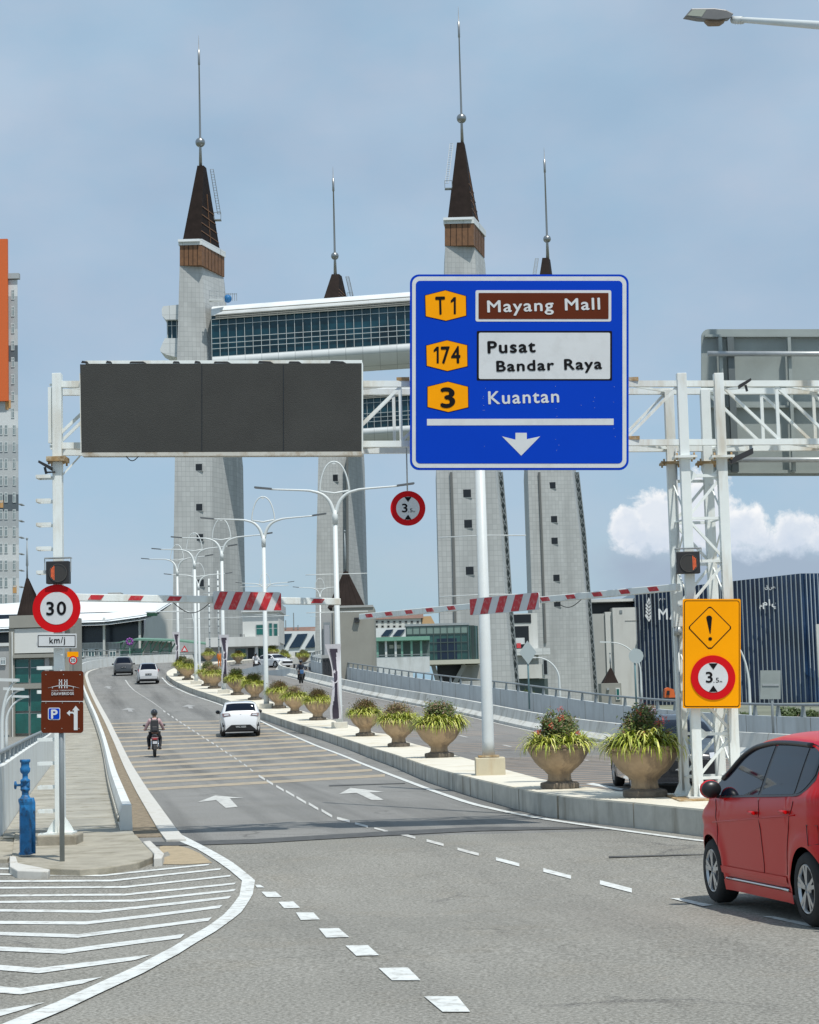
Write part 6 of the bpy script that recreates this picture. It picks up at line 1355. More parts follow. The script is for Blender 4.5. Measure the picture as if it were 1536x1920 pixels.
for x in (730, 744): bx_(r, 'bright_opening', M_bwhite, x, 1209, x + 8, 1216, 208.9, .1)
# ---- machinery house at the foot of the right towers
Y = 300; r = T('machine_house', 'white machine house with dark openings wedged between the two right towers', 'building', P(990, 1290, Y))
bx_(r, 'wall', M_bwhite, 955, 1150, 1010, 1310, Y + 2, 12); 
for x0, y0, x1, y1 in ((963, 1152, 996, 1168), (966, 1174, 992, 1216)): f = bx_(r, 'opening', M_hole, x0, y0, x1, y1, Y + 1.9, .1)
bx_(r, 'balcony', M_panel, 968, 1216, 1032, 1228, Y - 2, 5); bx_(r, 'cabin', M_bwhite, 972, 1246, 1022, 1272, Y - 2, 5); f = bx_(r, 'window', M_steelg, 1018, 1236, 1028, 1266, Y - 2.2, .2); bx_(f, 'pane', M_hole, 1020, 1238, 1026, 1264, Y - 2.25, .05)
bx_(r, 'dark_base', mat('teal_dark_base', (.07, .10, .10), .6), 974, 1273, 1028, 1312, Y - 1, 4); bx_(r, 'red_container', M_sred, 969, 1206, 977, 1215, Y + 1.6, .3); bx_(r, 'lit_room', M_pconc, 966, 1196, 984, 1208, Y + 1.7, .2)
# ---- pale block left of the mall
Y = 345; r = T('pale_block', 'large pale blank-walled block with a dark recessed top storey left of the mall', 'building', P(1150, 1320, Y))
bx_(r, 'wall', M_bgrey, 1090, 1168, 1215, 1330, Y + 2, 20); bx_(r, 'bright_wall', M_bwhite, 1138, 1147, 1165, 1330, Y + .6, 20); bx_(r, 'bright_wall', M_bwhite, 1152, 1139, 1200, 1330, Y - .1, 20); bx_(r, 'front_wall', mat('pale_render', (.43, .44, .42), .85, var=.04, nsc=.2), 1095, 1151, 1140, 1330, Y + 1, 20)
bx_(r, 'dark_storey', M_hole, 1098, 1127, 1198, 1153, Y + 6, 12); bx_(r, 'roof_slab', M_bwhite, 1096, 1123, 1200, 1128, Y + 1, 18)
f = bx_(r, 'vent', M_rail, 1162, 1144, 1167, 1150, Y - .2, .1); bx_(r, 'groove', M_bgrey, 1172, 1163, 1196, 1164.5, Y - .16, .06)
# ---- the mall: dark blue curtain wall behind white fins, canted toward the right
ml = T('shopping_mall', 'dark blue shopping mall clad in white vertical fins on the right', 'building', P(1360, 1320, 335))
mA = P(1199, 1110, 345); zr_top = mA.z; 
def mp(px): t = (px - 1199) / (1512 - 1199.); return 345 - 32 * t
def mq(px, z, dy=0): Yq = mp(px) + dy; return Vector((Xz(px, z, Yq), Yq, z))
zt1 = P(1199, 1110, mp(1199)).z; zt2 = P(1512, 1075, mp(1512)).z; zb1 = P(1199, 1328, mp(1199)).z; zb2 = P(1512, 1317, mp(1512)).z; zb = min(zb1, zb2)
mb = MB(); pts = [mq(1199, 0), mq(1512, 0), mq(1640, 0)]; pts[2].y = pts[1].y + 2
lo_ = [(p.x, p.y, zb) for p in pts] + [(pts[2].x, pts[2].y + 40, zb), (pts[0].x, pts[0].y + 40, zb)]; hi_ = [(pts[0].x, pts[0].y, zt1), (pts[1].x, pts[1].y, zt2), (pts[2].x, pts[2].y, zt2)] + [(pts[2].x, pts[2].y + 40, zt2), (pts[0].x, pts[0].y + 40, zt1)]
mb.add(lo_ + hi_, [(0, 1, 2, 3, 4), (9, 8, 7, 6, 5)] + [(i, (i + 1) % 5, (i + 1) % 5 + 5, i + 5) for i in range(5)]); mb.build('curtain_wall', mat('mall_blue_glass', (.010, .034, .09), .18, var=.7, nsc=.12, spec=.6), ml)
a, b, c_ = pts; d1 = (b - a).normalized(); nn = Vector((d1.y, -d1.x, 0)); nn = nn if nn.y < 0 else -nn
M_fin = mat('fin_white', (.36, .41, .45), .5)
n = int((b - a).length / 1.02)
for i in range(n + 1):
    q = a.lerp(b, i / n) + nn * .1; mb = MB(); mb.bar((q.x, q.y, zb), (q.x, q.y, zt1 + (zt2 - zt1) * i / n), .11, .16, up=(d1.x, d1.y, 0)); mb.build('fin', M_fin, ml)
for i in range(12):
    q = b.lerp(c_, i / 12) + Vector((.9, -.3, 0)); mb = MB(); mb.bar((q.x, q.y, zb), (q.x, q.y, zt2), .12, .14, up=(1, 0, 0)); mb.build('fin', M_fin, ml)
bx_(ml, 'base', mat('mall_base', (.07, .10, .125), .5), 1200, 1325, 1700, 1372, 330, 20)
mb = MB(); mb.prism([P(x, y, 318) for x, y in [(1386, 1324), (1640, 1316), (1640, 1322), (1386, 1330)]], (0, 5, 0)); mb.build('entrance_canopy', mat('mall_canopy', (.12, .19, .24), .4), ml)
bx_(ml, 'white_frame', M_bwhite, 1533, 1170, 1560, 1270, 309, .6)
M_let = mat('letter_silver', (.72, .74, .75), .4)
def mtext(body, x0, y0, x1, y1, **k):
    Ym = mp((x0 + x1) / 2) - 1.4; return text(body, M_let, ml, (x0, y0, x1, y1), Ym, ext=.15, **k)
mtext('MAYANG', 1235, 1140, 1352, 1160.5, bold=.015)
mtext('\u0645\u0627\u064a\u06a0', 1430, 1122, 1474, 1142, bold=.02); mtext('\u0645\u0627\u0644', 1424, 1131, 1440, 1142, bold=.02); mtext('\u0642\u0633\u062a\u0627\u0643', 1434, 1096, 1472, 1106)
mtext('\u0645\u0631\u0643\u0632', 1236, 1120, 1256, 1126)
mb = MB(); Ym = mp(1217) - 1.5
for i in range(5):
    y = 1128 + i * 6.3; h = 1 if i else .6
    for s in (-1, 1): mb.prism([P(1217, y + 7, Ym), P(1217 + s * 6 * h, y + 1, Ym), P(1217 + s * 5.5 * h, y - 3, Ym), P(1217 + s * 1, y + 2, Ym)], (0, .15, 0))
mb.prism([P(x, y, Ym) for x, y in [(1217, 1120), (1219, 1125), (1217, 1130), (1215, 1125)]], (0, .15, 0))
mb.prism([P(x, y, Ym) for x, y in [(1210, 1152), (1217, 1162), (1224, 1152), (1224, 1155), (1217, 1166), (1210, 1155)]], (0, .15, 0)); mb.build('leaf_emblem', M_let, ml)
r = T('orange_excavator', 'small orange machine cab at the foot of the mall, left of the columns', 'vehicle', P(1256, 1308, 150)); mb = MB(); mb.prism([P(x, y, 150) for x, y in [(1247, 1308), (1248, 1292), (1253, 1289), (1264, 1293), (1267, 1308)]], (0, 1, 0)); mb.build('cab', M_orange, r); mb = MB(); mb.prism([P(x, y, 149.9) for x, y in [(1250, 1303), (1251, 1295), (1256, 1295), (1256, 1303)]], (0, .1, 0)); mb.build('window', M_hole, r)
bx_(r, 'undercarriage', M_dark, 1246, 1308, 1268, 1316, 150, 1)
# ---- small tree clumps behind the far parapet
def treeclump(label, px, base, Y, wpx, hpx, seed):
    c = P(px, base, Y); r = T('tree', label, 'tree', c); s = Y / F; rr = random.Random(seed)
    mb = MB()
    mb.tube([(0, 0, -2), (.1, 0, hpx * s * .3), (.25, .1, hpx * s * .6)], [.14, .11, .06], 8)
    for k in range(5): a = rr.uniform(0, 6.28); mb.tube([(.1, 0, hpx * s * .3), (math.cos(a) * wpx * s * .3, math.sin(a) * .5, hpx * s * rr.uniform(.6, .9))], [.06, .02], 6)
    mb.build('trunk', mat('bark', (.12, .09, .06), .9), r, False)
    m2 = MB()
    for k in range(5): q = leafball(420, (rr.uniform(-.5, .5) * wpx * s * .6, rr.uniform(-.5, .5), hpx * s * rr.uniform(.55, .85)), wpx * s * .27, seed * 9 + k, .09); m2.add(q.v, q.f)
    m2.build('crown', M_tree, r, False)
treeclump('small dark tree behind the far parapet, left of the grey sign back', 1400, 1372, 88, 46, 34, 3)
treeclump('small dark tree behind the far parapet, right of the grey sign back', 1482, 1372, 90, 60, 38, 4)
treeclump('small tree behind the far parapet at the right edge', 1530, 1370, 95, 40, 36, 6)
treeclump('low green tree behind the parapet between the right towers', 992, 1312, 150, 22, 18, 8)
# low street on the left: kiosk and shed
Y = 44; r = T('market_stall', 'small white-topped roadside stall low at the left edge', 'stall', P(20, 1475, Y)); bx_(r, 'canopy', M_bwhite, 6, 1414, 36, 1437, Y, 2); bx_(r, 'body', M_dark, 8, 1438, 30, 1478, Y + .5, 1.2); bx_(r, 'counter', M_bgrey, 7, 1452, 31, 1457, Y + .3, .3); mb = MB()
for x in (8, 33): q = P(x, 1480, Y + .2); mb.bar((q.x, q.y, -.03), (q.x, q.y, P(x, 1436, Y).z), .05)
mb.build('post', M_steelg, r)
r = T('office_block', 'low grey office block with small windows at the left edge below the white roof', 'building', P(8, 1400, 170)); bx_(r, 'wall', M_bgrey, -120, 1212, 17, 1420, 170, 10); windows(r, [(1, 1233, 11, 1247), (-14, 1233, -4, 1247)], 169.9, mat('window_white', (.62, .66, .66), .5), mat('window_teal', (.04, .10, .11), .15), .09); bx_(r, 'parapet', M_bwhite, -120, 1207, 18, 1213, 169.8, 10.4)
# ================================================================ VEHICLES
def smooth_tab(tab, x):
    """monotone-ish cubic through (x, v)"""
    if x <= tab[0][0]: return tab[0][1]
    if x >= tab[-1][0]: return tab[-1][1]
    for i in range(len(tab) - 1):
        if tab[i][0] <= x <= tab[i + 1][0]: break
    x0, y0 = tab[i]; x1, y1 = tab[i + 1]; h = x1 - x0; d = (y1 - y0) / h
    def sl(j):
        if j <= 0 or j >= len(tab) - 1: return None
        a = (tab[j][1] - tab[j - 1][1]) / (tab[j][0] - tab[j - 1][0]); b = (tab[j + 1][1] - tab[j][1]) / (tab[j + 1][0] - tab[j][0])
        return 0 if a * b <= 0 else 2 * a * b / (a + b)
    m0 = sl(i); m1 = sl(i + 1); m0 = d if m0 is None else m0; m1 = d if m1 is None else m1; t = (x - x0) / h
    return (2*t**3 - 3*t*t + 1) * y0 + (t**3 - 2*t*t + t) * h * m0 + (-2*t**3 + 3*t*t) * y1 + (t**3 - t*t) * h * m1
class Car:
    def __init__(s, L, W, top, belt, wheels, wr, paint, label, cat='car', group=None, loc=(0, 0, 0), rz=0, belt_rise=.0):
        s.L, s.W, s.top, s.belt, s.wy, s.wr = L, W, top, belt, wheels, wr; s.paint = paint
        s.root = T('car', label, cat, loc, group, rz); s.rise = belt_rise
        s.body()
    def zt(s, y): return smooth_tab(s.top, y)
    def zbelt(s, y): return s.belt - s.rise * (y / s.L) * 2
    def zb(s, y):
        z = .21 + (.06 if y < -s.L * .42 else 0)
        for w in s.wy:
            d = abs(y - w); R_ = s.wr + .055
            if d < R_: z = max(z, s.wr - .02 + math.sqrt(R_ * R_ - d * d))
        return z
    def hw(s, y, z):
        t = abs(y) / (s.L / 2); w = s.W / 2 * (1 - .02 * t * t - .20 * max(0, t - .72) ** 1.6 / .28 ** 1.6 * 1.0)
        zb = s.zbelt(y)
        if z > zb: q = z - zb; w -= .36 * q + .14 * q * q - .015 * math.exp(-q * 40) + .015
        else:
            w -= .03 * ((zb - z) / .6) ** 2
            w += .012 * math.exp(-((z - (zb - .17)) / .05) ** 2)      # shoulder crease
            w += .012 * math.exp(-((z - .34) / .07) ** 2)
        for wy in s.wy:                                                  # flared arches
            d = math.hypot(y - wy, z - s.wr); w += .02 * math.exp(-((d - s.wr - .07) / .07) ** 2)
        return max(w, .05)
    def sec(s, y, nv=16, nr=9):
        zt, zb = s.zt(y), s.zb(y); rc = min(.13, (zt - zb) * .45); zc = zt - rc; pts = []
        for i in range(nv + 1): z = zb + (zc - zb) * i / nv; pts.append((s.hw(y, z), z))
        w = s.hw(y, zc)
        for i in range(1, nr + 1):
            a = math.pi / 2 * i / nr; pts.append((w * math.cos(a) ** .62 if i < nr else 0, zc + rc * math.sin(a) ** .9))
        return pts
    def stations(s):
        ys = []; y = -s.L / 2
        while y < s.L / 2: ys.append(y); sl = abs(s.zt(y + .01) - s.zt(y)) / .01; y += .03 / (1 + min(sl, 8) * 1.2)
        ys.append(s.L / 2)
        for w in s.wy:
            for k in range(-12, 13): ys.append(w + (s.wr + .0549) * math.sin(k / 12 * math.pi / 2))
        return sorted(set(round(q, 4) for q in ys))
    def body(s):
        ys = s.stations(); mb = MB(); rows = [s.sec(y) for y in ys]; n = len(rows[0]); vs = []
        for y, r in zip(ys, rows): vs += [(x, y, z) for x, z in r] + [(-x, y, z) for x, z in r]
        fs = []
        for j in range(len(ys) - 1):
            for i in range(n - 1):
                k = j * 2 * n + i; fs.append((k, k + 2 * n, k + 2 * n + 1, k + 1)); k += n; fs.append((k, k + 1, k + 2 * n + 1, k + 2 * n))
        mb.add(vs, fs, True)
        for j in (0, len(ys) - 1): q = rows[j]; y = ys[j]; mb.face([(x, y, z) for x, z in q] + [(-x, y, z) for x, z in q[::-1][1:]])
        s.bodyo = mb.build('body', s.paint, s.root, False)
        mb = MB(); mb.box(-s.W / 2 + .12, s.W / 2 - .12, -s.L / 2 + .12, s.L / 2 - .12, .2, .5); 
        for w in s.wy: mb.box(-s.W / 2 + .24, s.W / 2 - .24, w - s.wr - .04, w + s.wr + .04, .26, s.wr * 2 + .02)
        mb.build('underbody', M_black, s.root, False)
    def side(s, name, mt, pts, sgn=(-1, 1), off=.006, nz=10, parent=None):
        """pts: [(y, zlow, zhigh)...] strip laid on the flank"""
        for g in sgn:
            mb = MB(); vs = []
            for y, a, b in pts:
                for i in range(nz + 1): z = a + (b - a) * i / nz; vs.append((g * (s.hw(y, z) + off), y, z))
            m_ = nz + 1; fs = [(j * m_ + i, (j + 1) * m_ + i, (j + 1) * m_ + i + 1, j * m_ + i + 1) for j in range(len(pts) - 1) for i in range(nz)]
            mb.add(vs, fs, True); mb.build(name, mt, parent or s.root, False)
    def line(s, name, mt, pts, w=.008, sgn=(-1, 1), off=.002):
        for g in sgn:
            mb = MB(); q = [Vector((g * (s.hw(y, z) + off), y, z)) for y, z in pts]; mb.tube(q, w, 6); mb.build(name, mt, s.root, False)
    def over(s, name, mt, y0, y1, xf, off=.006, n=10, m=14, parent=None, lo=None):
        """panel on the top/rear surface between stations; xf = fraction of the half width"""
        mb = MB(); vs = []
        for j in range(n + 1):
            y = y0 + (y1 - y0) * j / n; zt, zb = s.zt(y), s.zb(y); rc = min(.13, (zt - zb) * .45); zc = zt - rc; w = s.hw(y, zc); sl = (s.zt(y + .01) - s.zt(y - .01)) / .02; nn = Vector((0, -sl, 1)).normalized() * off
            for i in range(m + 1):
                u = -1 + 2 * i / m; x = u * w * xf; c = min(1, abs(x) / w); a = math.acos(min(1, c ** (1 / .62))); vs.append((x, y + nn.y, zc + rc * math.sin(a) ** .9 + nn.z))
        fs = [(j * (m + 1) + i, j * (m + 1) + i + 1, (j + 1) * (m + 1) + i + 1, (j + 1) * (m + 1) + i) for j in range(n) for i in range(m)]
        mb.add(vs, fs, True); return mb.build(name, mt, parent or s.root, False)
    def wheels(s, spokes=5, wd=.19, sgn=(-1, 1), rimr=.64):
        for w in s.wy:
            for g in sgn:
                e = T0('wheel', s.root, (g * (s.W / 2 - .11), w, s.wr)); mb = MB(); r = s.wr
                mb.lathe([(r * rimr, -wd / 2), (r * .9, -wd / 2), (r * .98, -wd / 2 + .03), (r, -wd / 4), (r, wd / 4), (r * .98, wd / 2 - .03), (r * .9, wd / 2), (r * rimr, wd / 2), (r * rimr * .97, wd / 2 - .03), (r * rimr * .97, -wd / 2)], (0, 0, 0), 36, 'x', cap=False); mb.build('tyre', M_tyre, e, False)
                mb = MB(); R_ = r * rimr * .99; mb.lathe([(R_, g * wd * .3), (R_, g * wd * .48), (R_ * .93, g * wd * .5), (R_ * .9, g * wd * .36)], (0, 0, 0), 32, 'x', cap=False); mb.lathe([(.0001, g * wd * .44), (.05, g * wd * .44), (.06, g * wd * .30)], (0, 0, 0), 14, 'x')
                for k in range(spokes):
                    for dd in (-.17, .17) if spokes <= 6 else (0,):
                        a = 2 * math.pi * k / spokes + .3; a1 = a + dd
                        c0 = Vector((g * wd * .40, .035 * math.cos(a), .035 * math.sin(a))); c1 = Vector((g * wd * .42, R_ * .95 * math.cos(a1), R_ * .95 * math.sin(a1))); mb.bar(c0, c1, .032, .03, up=(1, 0, 0))
                mb.build('rim', M_rim, e, False)
                mb = MB(); mb.lathe([(R_ * .96, g * wd * .15), (.0001, g * wd * .15)], (0, 0, 0), 24, 'x', cap=False); mb.build('brake_disc', M_dark, e, False)
    def mirrors(s, y, z, mt=None, sgn=(-1, 1), glass=True):
        for g in sgn:
            w = s.hw(y, z); mb = MB(); c = (g * (w + .095), y, z + .05); mb.ball(c, 1, 10, (.10, .07, .085)); o = mb.build('mirror', mt or s.paint, s.root, False)
            mb = MB(); mb.ball((c[0], c[1] - .03, c[2]), 1, 10, (.093, .055, .078)); mb.bar((g * (w - .02), y, z - .03), (g * (w + .08), y, z + .0), .04, .03); mb.build('mirror_shell', M_cblack, o, False)
def T0(name, parent, loc):
    o = bpy.data.objects.new(name, None); C.objects.link(o); o.parent = parent; o.location = loc; o.empty_display_size = .1; return o
def paint(name, col, rough=.28, metal=0., coat=1.): return mat(name, col, rough, metal, spec=.4, coat=coat)
def seg(tab, ys): return [(y, lerp_tab(tab, y)) for y in ys]
def lin(a, b, n): return [a + (b - a) * i / n for i in range(n + 1)]
def hatch_top(L, H, rear=.0):
    h = L / 2
    return [(-h, .52), (-h + .03, .66), (-h + .09, .83), (-h + .16, .98), (-h + .26, 1.14), (-h + .40, H - .14), (-h + .52, H - .07), (-h + .8, H - .025), (-.25, H), (.25, H - .03), (.55, H - .10), (.85, H - .27), (1.15, H - .46), (1.22, .99), (h - .35, .86), (h - .13, .74), (h - .04, .62), (h, .5)]
def side_glass(c, y0, y1, y2, y3, lo_off=.03, top_drop=.13):
    """front door, rear door and quarter glass; y3 front tip .. y0 rear tip"""
    tp = lambda y: c.zt(y) - top_drop
    def strip(a, b):
        out = []
        for y in lin(a, b, 14):
            zl = c.zbelt(y) + lo_off; zh = tp(y); zh = max(zh, zl + .004); out.append((y, zl, zh))
        return out
    c.side('side_window', M_cglass, strip(y2 + .035, y3)); c.side('side_window', M_cglass, strip(y1 + .035, y2 - .035)); 
    out = []
    for y in lin(y0, y1 - .01, 8):
        t = (y - y0) / (y1 - y0); zl = c.zbelt(y) + lo_off + (1 - t) ** 2 * .14; out.append((y, zl, max(zl + .005, tp(y) * 1 - (1 - t) * .02)))
    c.side('quarter_window', M_cglass, out)
    # black surround
    out = []
    for y in lin(y0 - .03, y3 + .05, 40): zl = c.zbelt(y) + lo_off - .02; out.append((y, zl if y > y1 else zl + .10 * max(0, (y1 - y) / (y1 - y0)) ** 2, max(zl + .006, tp(y) + .018)))
    c.side('window_surround', M_cblack, out, off=.002)
# ---- the red hatchback at the right edge
fr = G(1345, 1696); rr2 = Vector((P(1534, 1750, 14.9).x, 14.9, 0)); fr.z = 0
hd = (fr - rr2); ang = math.atan2(-hd.x, hd.y)
PR = mat('red_metallic_paint', (.56, .0015, .003), .3, spec=.28, coat=.12)
Lr, Wr, wb = 3.72, 1.68, 2.46
redc = Car(Lr, Wr, [(a, b + (.05 if a > .8 and b < 1.2 else 0)) for a, b in hatch_top(Lr, 1.545)], .985, (-1.22, 1.24), .295, PR, 'glossy red hatchback cropped by the right edge, closest car', loc=(0, 0, zr(16)), rz=ang, belt_rise=.05)
# place so that the outer faces of its left wheels meet the traced contact points
dr = Vector((-math.sin(ang), math.cos(ang), 0)); rt = Vector((math.cos(ang), math.sin(ang), 0)); ctr = fr - dr * 1.24 + rt * (Wr / 2 - .05)
redc.root.location = (ctr.x, ctr.y, zr(16))
c = redc; c.root.rotation_euler.x = -math.radians(1.5); c.root.location.z = (zr(17) + zr(14.8)) / 2; c.wheels(5, .19, rimr=.68)
side_glass(c, -1.38, -1.08, -.22, 1.16, .025, .10)
c.line('door_seam', M_cblack, [(-.22, z) for z in lin(.30, .99, 10)], .003); c.line('door_seam', M_cblack, [(.98, z) for z in lin(.34, .95, 8)], .003)
c.line('door_seam', M_cblack, [(y, .27) for y in lin(-.80, .95, 8)], .003); c.line('door_seam', M_cblack, [(-1.06 + .27 * math.sin(t * 1.57), .98 - .6 * t) for t in lin(0, 1, 10)], .003)
c.line('door_handle', PR, [(y, .86) for y in lin(-.02, -.17, 3)], .016, off=.022); c.line('door_handle', PR, [(y, .89) for y in lin(-.80, -.95, 3)], .016, off=.022)
c.line('sill_trim', M_chrome, [(y, .255) for y in lin(-.82, .82, 8)], .011, off=.012)
c.side('side_skirt', PR, [(y, .15, .24) for y in lin(-.88, .88, 10)], off=.012, nz=4)
c.line('rain_visor', M_cblack, [(y, c.zt(y) - .095) for y in lin(-1.1, .95, 24)], .022, off=.012)
c.line('character_line', PR, [(y, .74 + .06 * (1.1 - y)) for y in lin(-1.1, 1.1, 16)], .007, off=.001)
c.side('door_moulding', PR, [(y, .30, .36) for y in lin(-.78, .92, 10)], off=.009, nz=4)
c.line('fuel_flap', M_cblack, [(-1.33, .80), (-1.5, .80), (-1.5, .66), (-1.36, .64), (-1.33, .80)], .003, sgn=(-1,))
c.mirrors(.90, .995); c.over('rear_window', M_cglass, -Lr / 2 + .27, -Lr / 2 + .44, .86); c.over('windscreen', M_cglass, .62, 1.14, .9)
# ---- white hatchback
PW = paint('white_pearl_paint', (.66, .67, .68), .3)
g = G(441, 1383); Lw, Ww = 3.86, 1.70
wc = Car(Lw, Ww, hatch_top(Lw, 1.50), .95, (-1.22, 1.28), .30, PW, 'white hatchback with black diffuser driving away in the right lane', loc=(g.x + .02, g.y + 1.9, zr(g.y + 1.9)), rz=.12, belt_rise=.05)
wc.root.rotation_euler.x = .015
c = wc; c.wheels(5, .19, rimr=.68); side_glass(c, -1.38, -1.1, -.22, 1.12, .03, .12); c.mirrors(.98, .95, M_cblack); c.over('rear_window', M_cglass, -Lw / 2 + .235, -Lw / 2 + .47, .84, .006, 10, 16); c.over('spoiler', PW, -Lw / 2 + .44, -Lw / 2 + .62, .88, .02)
def rear_parts(c, L, W, plate_z, txt, diff=True, lampz=(.86, .99), lampx=(.42, .76)):
    e = -L / 2
    for g_ in (-1, 1):
        mb = MB(); pts = [(lampx[0], lampz[0] + .03), (lampx[1], lampz[0] - .02), (lampx[1] + .03, lampz[1]), (lampx[0] + .05, lampz[1] + .0)]
        mb.prism([(g_ * x, e + .035 + .28 * max(0, x - .45) ** 1.5 + (z - .8) * .55, z) for x, z in pts], (0, .10, .0)); mb.build('tail_lamp', M_tail, c.root, False, bevel=.01)
        mb = MB(); mb.prism([(g_ * x, e + .028 + .28 * max(0, x - .45) ** 1.5 + (z - .8) * .55, z) for x, z in [(lampx[0] + .06, lampz[0] + .05), (lampx[1] - .06, lampz[0] + .03), (lampx[1] - .07, lampz[1] - .04), (lampx[0] + .1, lampz[1] - .03)]], (0, .05, .0)); mb.build('lamp_lens', M_lens, c.root, False)
    mb = MB()
    if diff: mb.prism([(-.66, e - .012, .26), (.66, e - .012, .26), (.60, e - .012, .34), (.40, e - .02, .50), (-.40, e - .02, .50), (-.60, e - .012, .34)], (0, .3, 0))
    else: mb.prism([(-.7, e - .01, .24), (.7, e - .01, .24), (.68, e - .01, .36), (-.68, e - .01, .36)], (0, .3, 0))
    d_ = mb.build('diffuser', M_cblack, c.root, False, bevel=.01)
    if diff:
        for g_ in (-1, 1): mb = MB(); mb.prism([(g_ * .72, e + .03, .42), (g_ * .78, e + .06, .42), (g_ * .78, e + .07, .60), (g_ * .75, e + .05, .60)], (0, .04, 0)); mb.build('side_vent', M_cblack, c.root, False)
    mb = MB(); mb.box(-.25, .25, e - .035, e - .02, plate_z - .06, plate_z + .06); p = mb.build('number_plate', M_plate, c.root, False)
    if not txt: return
    cu = bpy.data.curves.new('t', 'FONT'); cu.body = txt; cu.size = 1; o = bpy.data.objects.new('t', cu); C.objects.link(o); bpy.context.view_layer.update(); dg = bpy.context.evaluated_depsgraph_get(); me = o.evaluated_get(dg).to_mesh(); vs = [v.co.copy() for v in me.vertices]; fs = [tuple(q.vertices) for q in me.polygons]; bpy.data.objects.remove(o); bpy.data.curves.remove(cu)
    xa, xb = min(v.x for v in vs), max(v.x for v in vs); ya, yb = min(v.y for v in vs), max(v.y for v in vs); mb = MB(); mb.add([(-.22 + .44 * (v.x - xa) / (xb - xa), e - .038, plate_z - .04 + .08 * (v.y - ya) / (yb - ya)) for v in vs], fs); mb.build('lettering', M_swhite, p, False)
rear_parts(redc, Lr, Wr, .45, '', True, (.9, 1.08), (.5, .74))
rear_parts(wc, Lw, Ww, .42, 'VHC 8205'); recolour(wc.root, M_tail, mat('smoked_tail_lens', (.16, .10, .10), .15, coat=.8)); c.line('door_handle', PW, [(y, .82) for y in lin(-.02, -.17, 3)], .016, off=.02)
mb = MB(); mb.lathe([(.04, 0), (.05, .012), (.0001, .015)], (0, -Lw / 2 + .13, .9), 12, 'y'); mb.build('badge', M_chrome, wc.root, False)
# ---- silver-white people carrier and dark grey SUV far up the road
PS = paint('silver_white_paint', (.50, .51, .52), .3); PG = paint('dark_grey_paint', (.05, .053, .057), .35, .2)
def suv_top(L, H):
    h = L / 2; return [(-h, .6), (-h + .05, .78), (-h + .12, 1.0), (-h + .2, 1.18), (-h + .32, H - .14), (-h + .45, H - .05), (-h + .9, H), (.1, H), (.55, H - .08), (.95, H - .3), (1.35, H - .62), (h - .5, H - .68), (h - .12, .85), (h, .6)]
g = G(270, 1283.5); mp_ = Car(4.4, 1.78, suv_top(4.4, 1.66), 1.0, (-1.35, 1.4), .33, PS, 'silver-white people carrier far up the road, right of the grey SUV', loc=(g.x, g.y + 2.2, zr(g.y + 2.2)), rz=.17)
g = G(225, 1267.5); sv_ = Car(4.5, 1.85, suv_top(4.5, 1.72), 1.05, (-1.4, 1.4), .36, PG, 'dark grey SUV farthest up the left lane', loc=(g.x, g.y + 2.2, zr(g.y + 2.2)), rz=.15)
for c, L, tx in ((mp_, 4.4, 'TBX 4406'), (sv_, 4.5, 'VKD 218')):
    c.wheels(5, .2); side_glass(c, -1.85, -1.45, -.35, 1.3, .03, .12); c.mirrors(1.1, 1.05, None if c is mp_ else M_cblack); c.over('rear_window', M_cglass, -L / 2 + .17, -L / 2 + .36, .84); rear_parts(c, L, 1.8, .72, tx, False, (.92, 1.12), (.5, .8))
# ---- white sedan coming over the crest
def sedan_top(L, H): h = L / 2; return [(-h, .6), (-h + .06, .85), (-h + .2, .98), (-h + .75, 1.03), (-h + 1.2, H - .08), (-h + 1.7, H), (.2, H), (.6, H - .1), (1.2, 1.0), (h - .6, .88), (h - .12, .72), (h, .5)]
gz = P(513, 1252, 193); ws_ = Car(4.6, 1.8, sedan_top(4.6, 1.44), .93, (-1.35, 1.4), .33, PW, 'white sedan coming the other way near the control house', loc=(gz.x, 193, zr(193) - .05), rz=math.pi + .75)
c = ws_; c.wheels(5, .2); side_glass(c, -1.25, -.95, -.1, 1.1, .03, .12); c.mirrors(.9, .95); c.over('windscreen', M_cglass, .62, 1.2, .9)
mb = MB(); mb.prism([(-.7, 2.31, .42), (.7, 2.31, .42), (.62, 2.31, .62), (-.62, 2.31, .62)], (0, -.1, 0)); mb.build('grille', M_cblack, c.root, False)
for g_ in (-1, 1): mb = MB(); mb.prism([(g_ * .5, 2.27, .66), (g_ * .82, 2.14, .68), (g_ * .84, 2.06, .78), (g_ * .5, 2.18, .76)], (0, -.12, 0)); mb.build('headlight', M_lens, c.root, False)
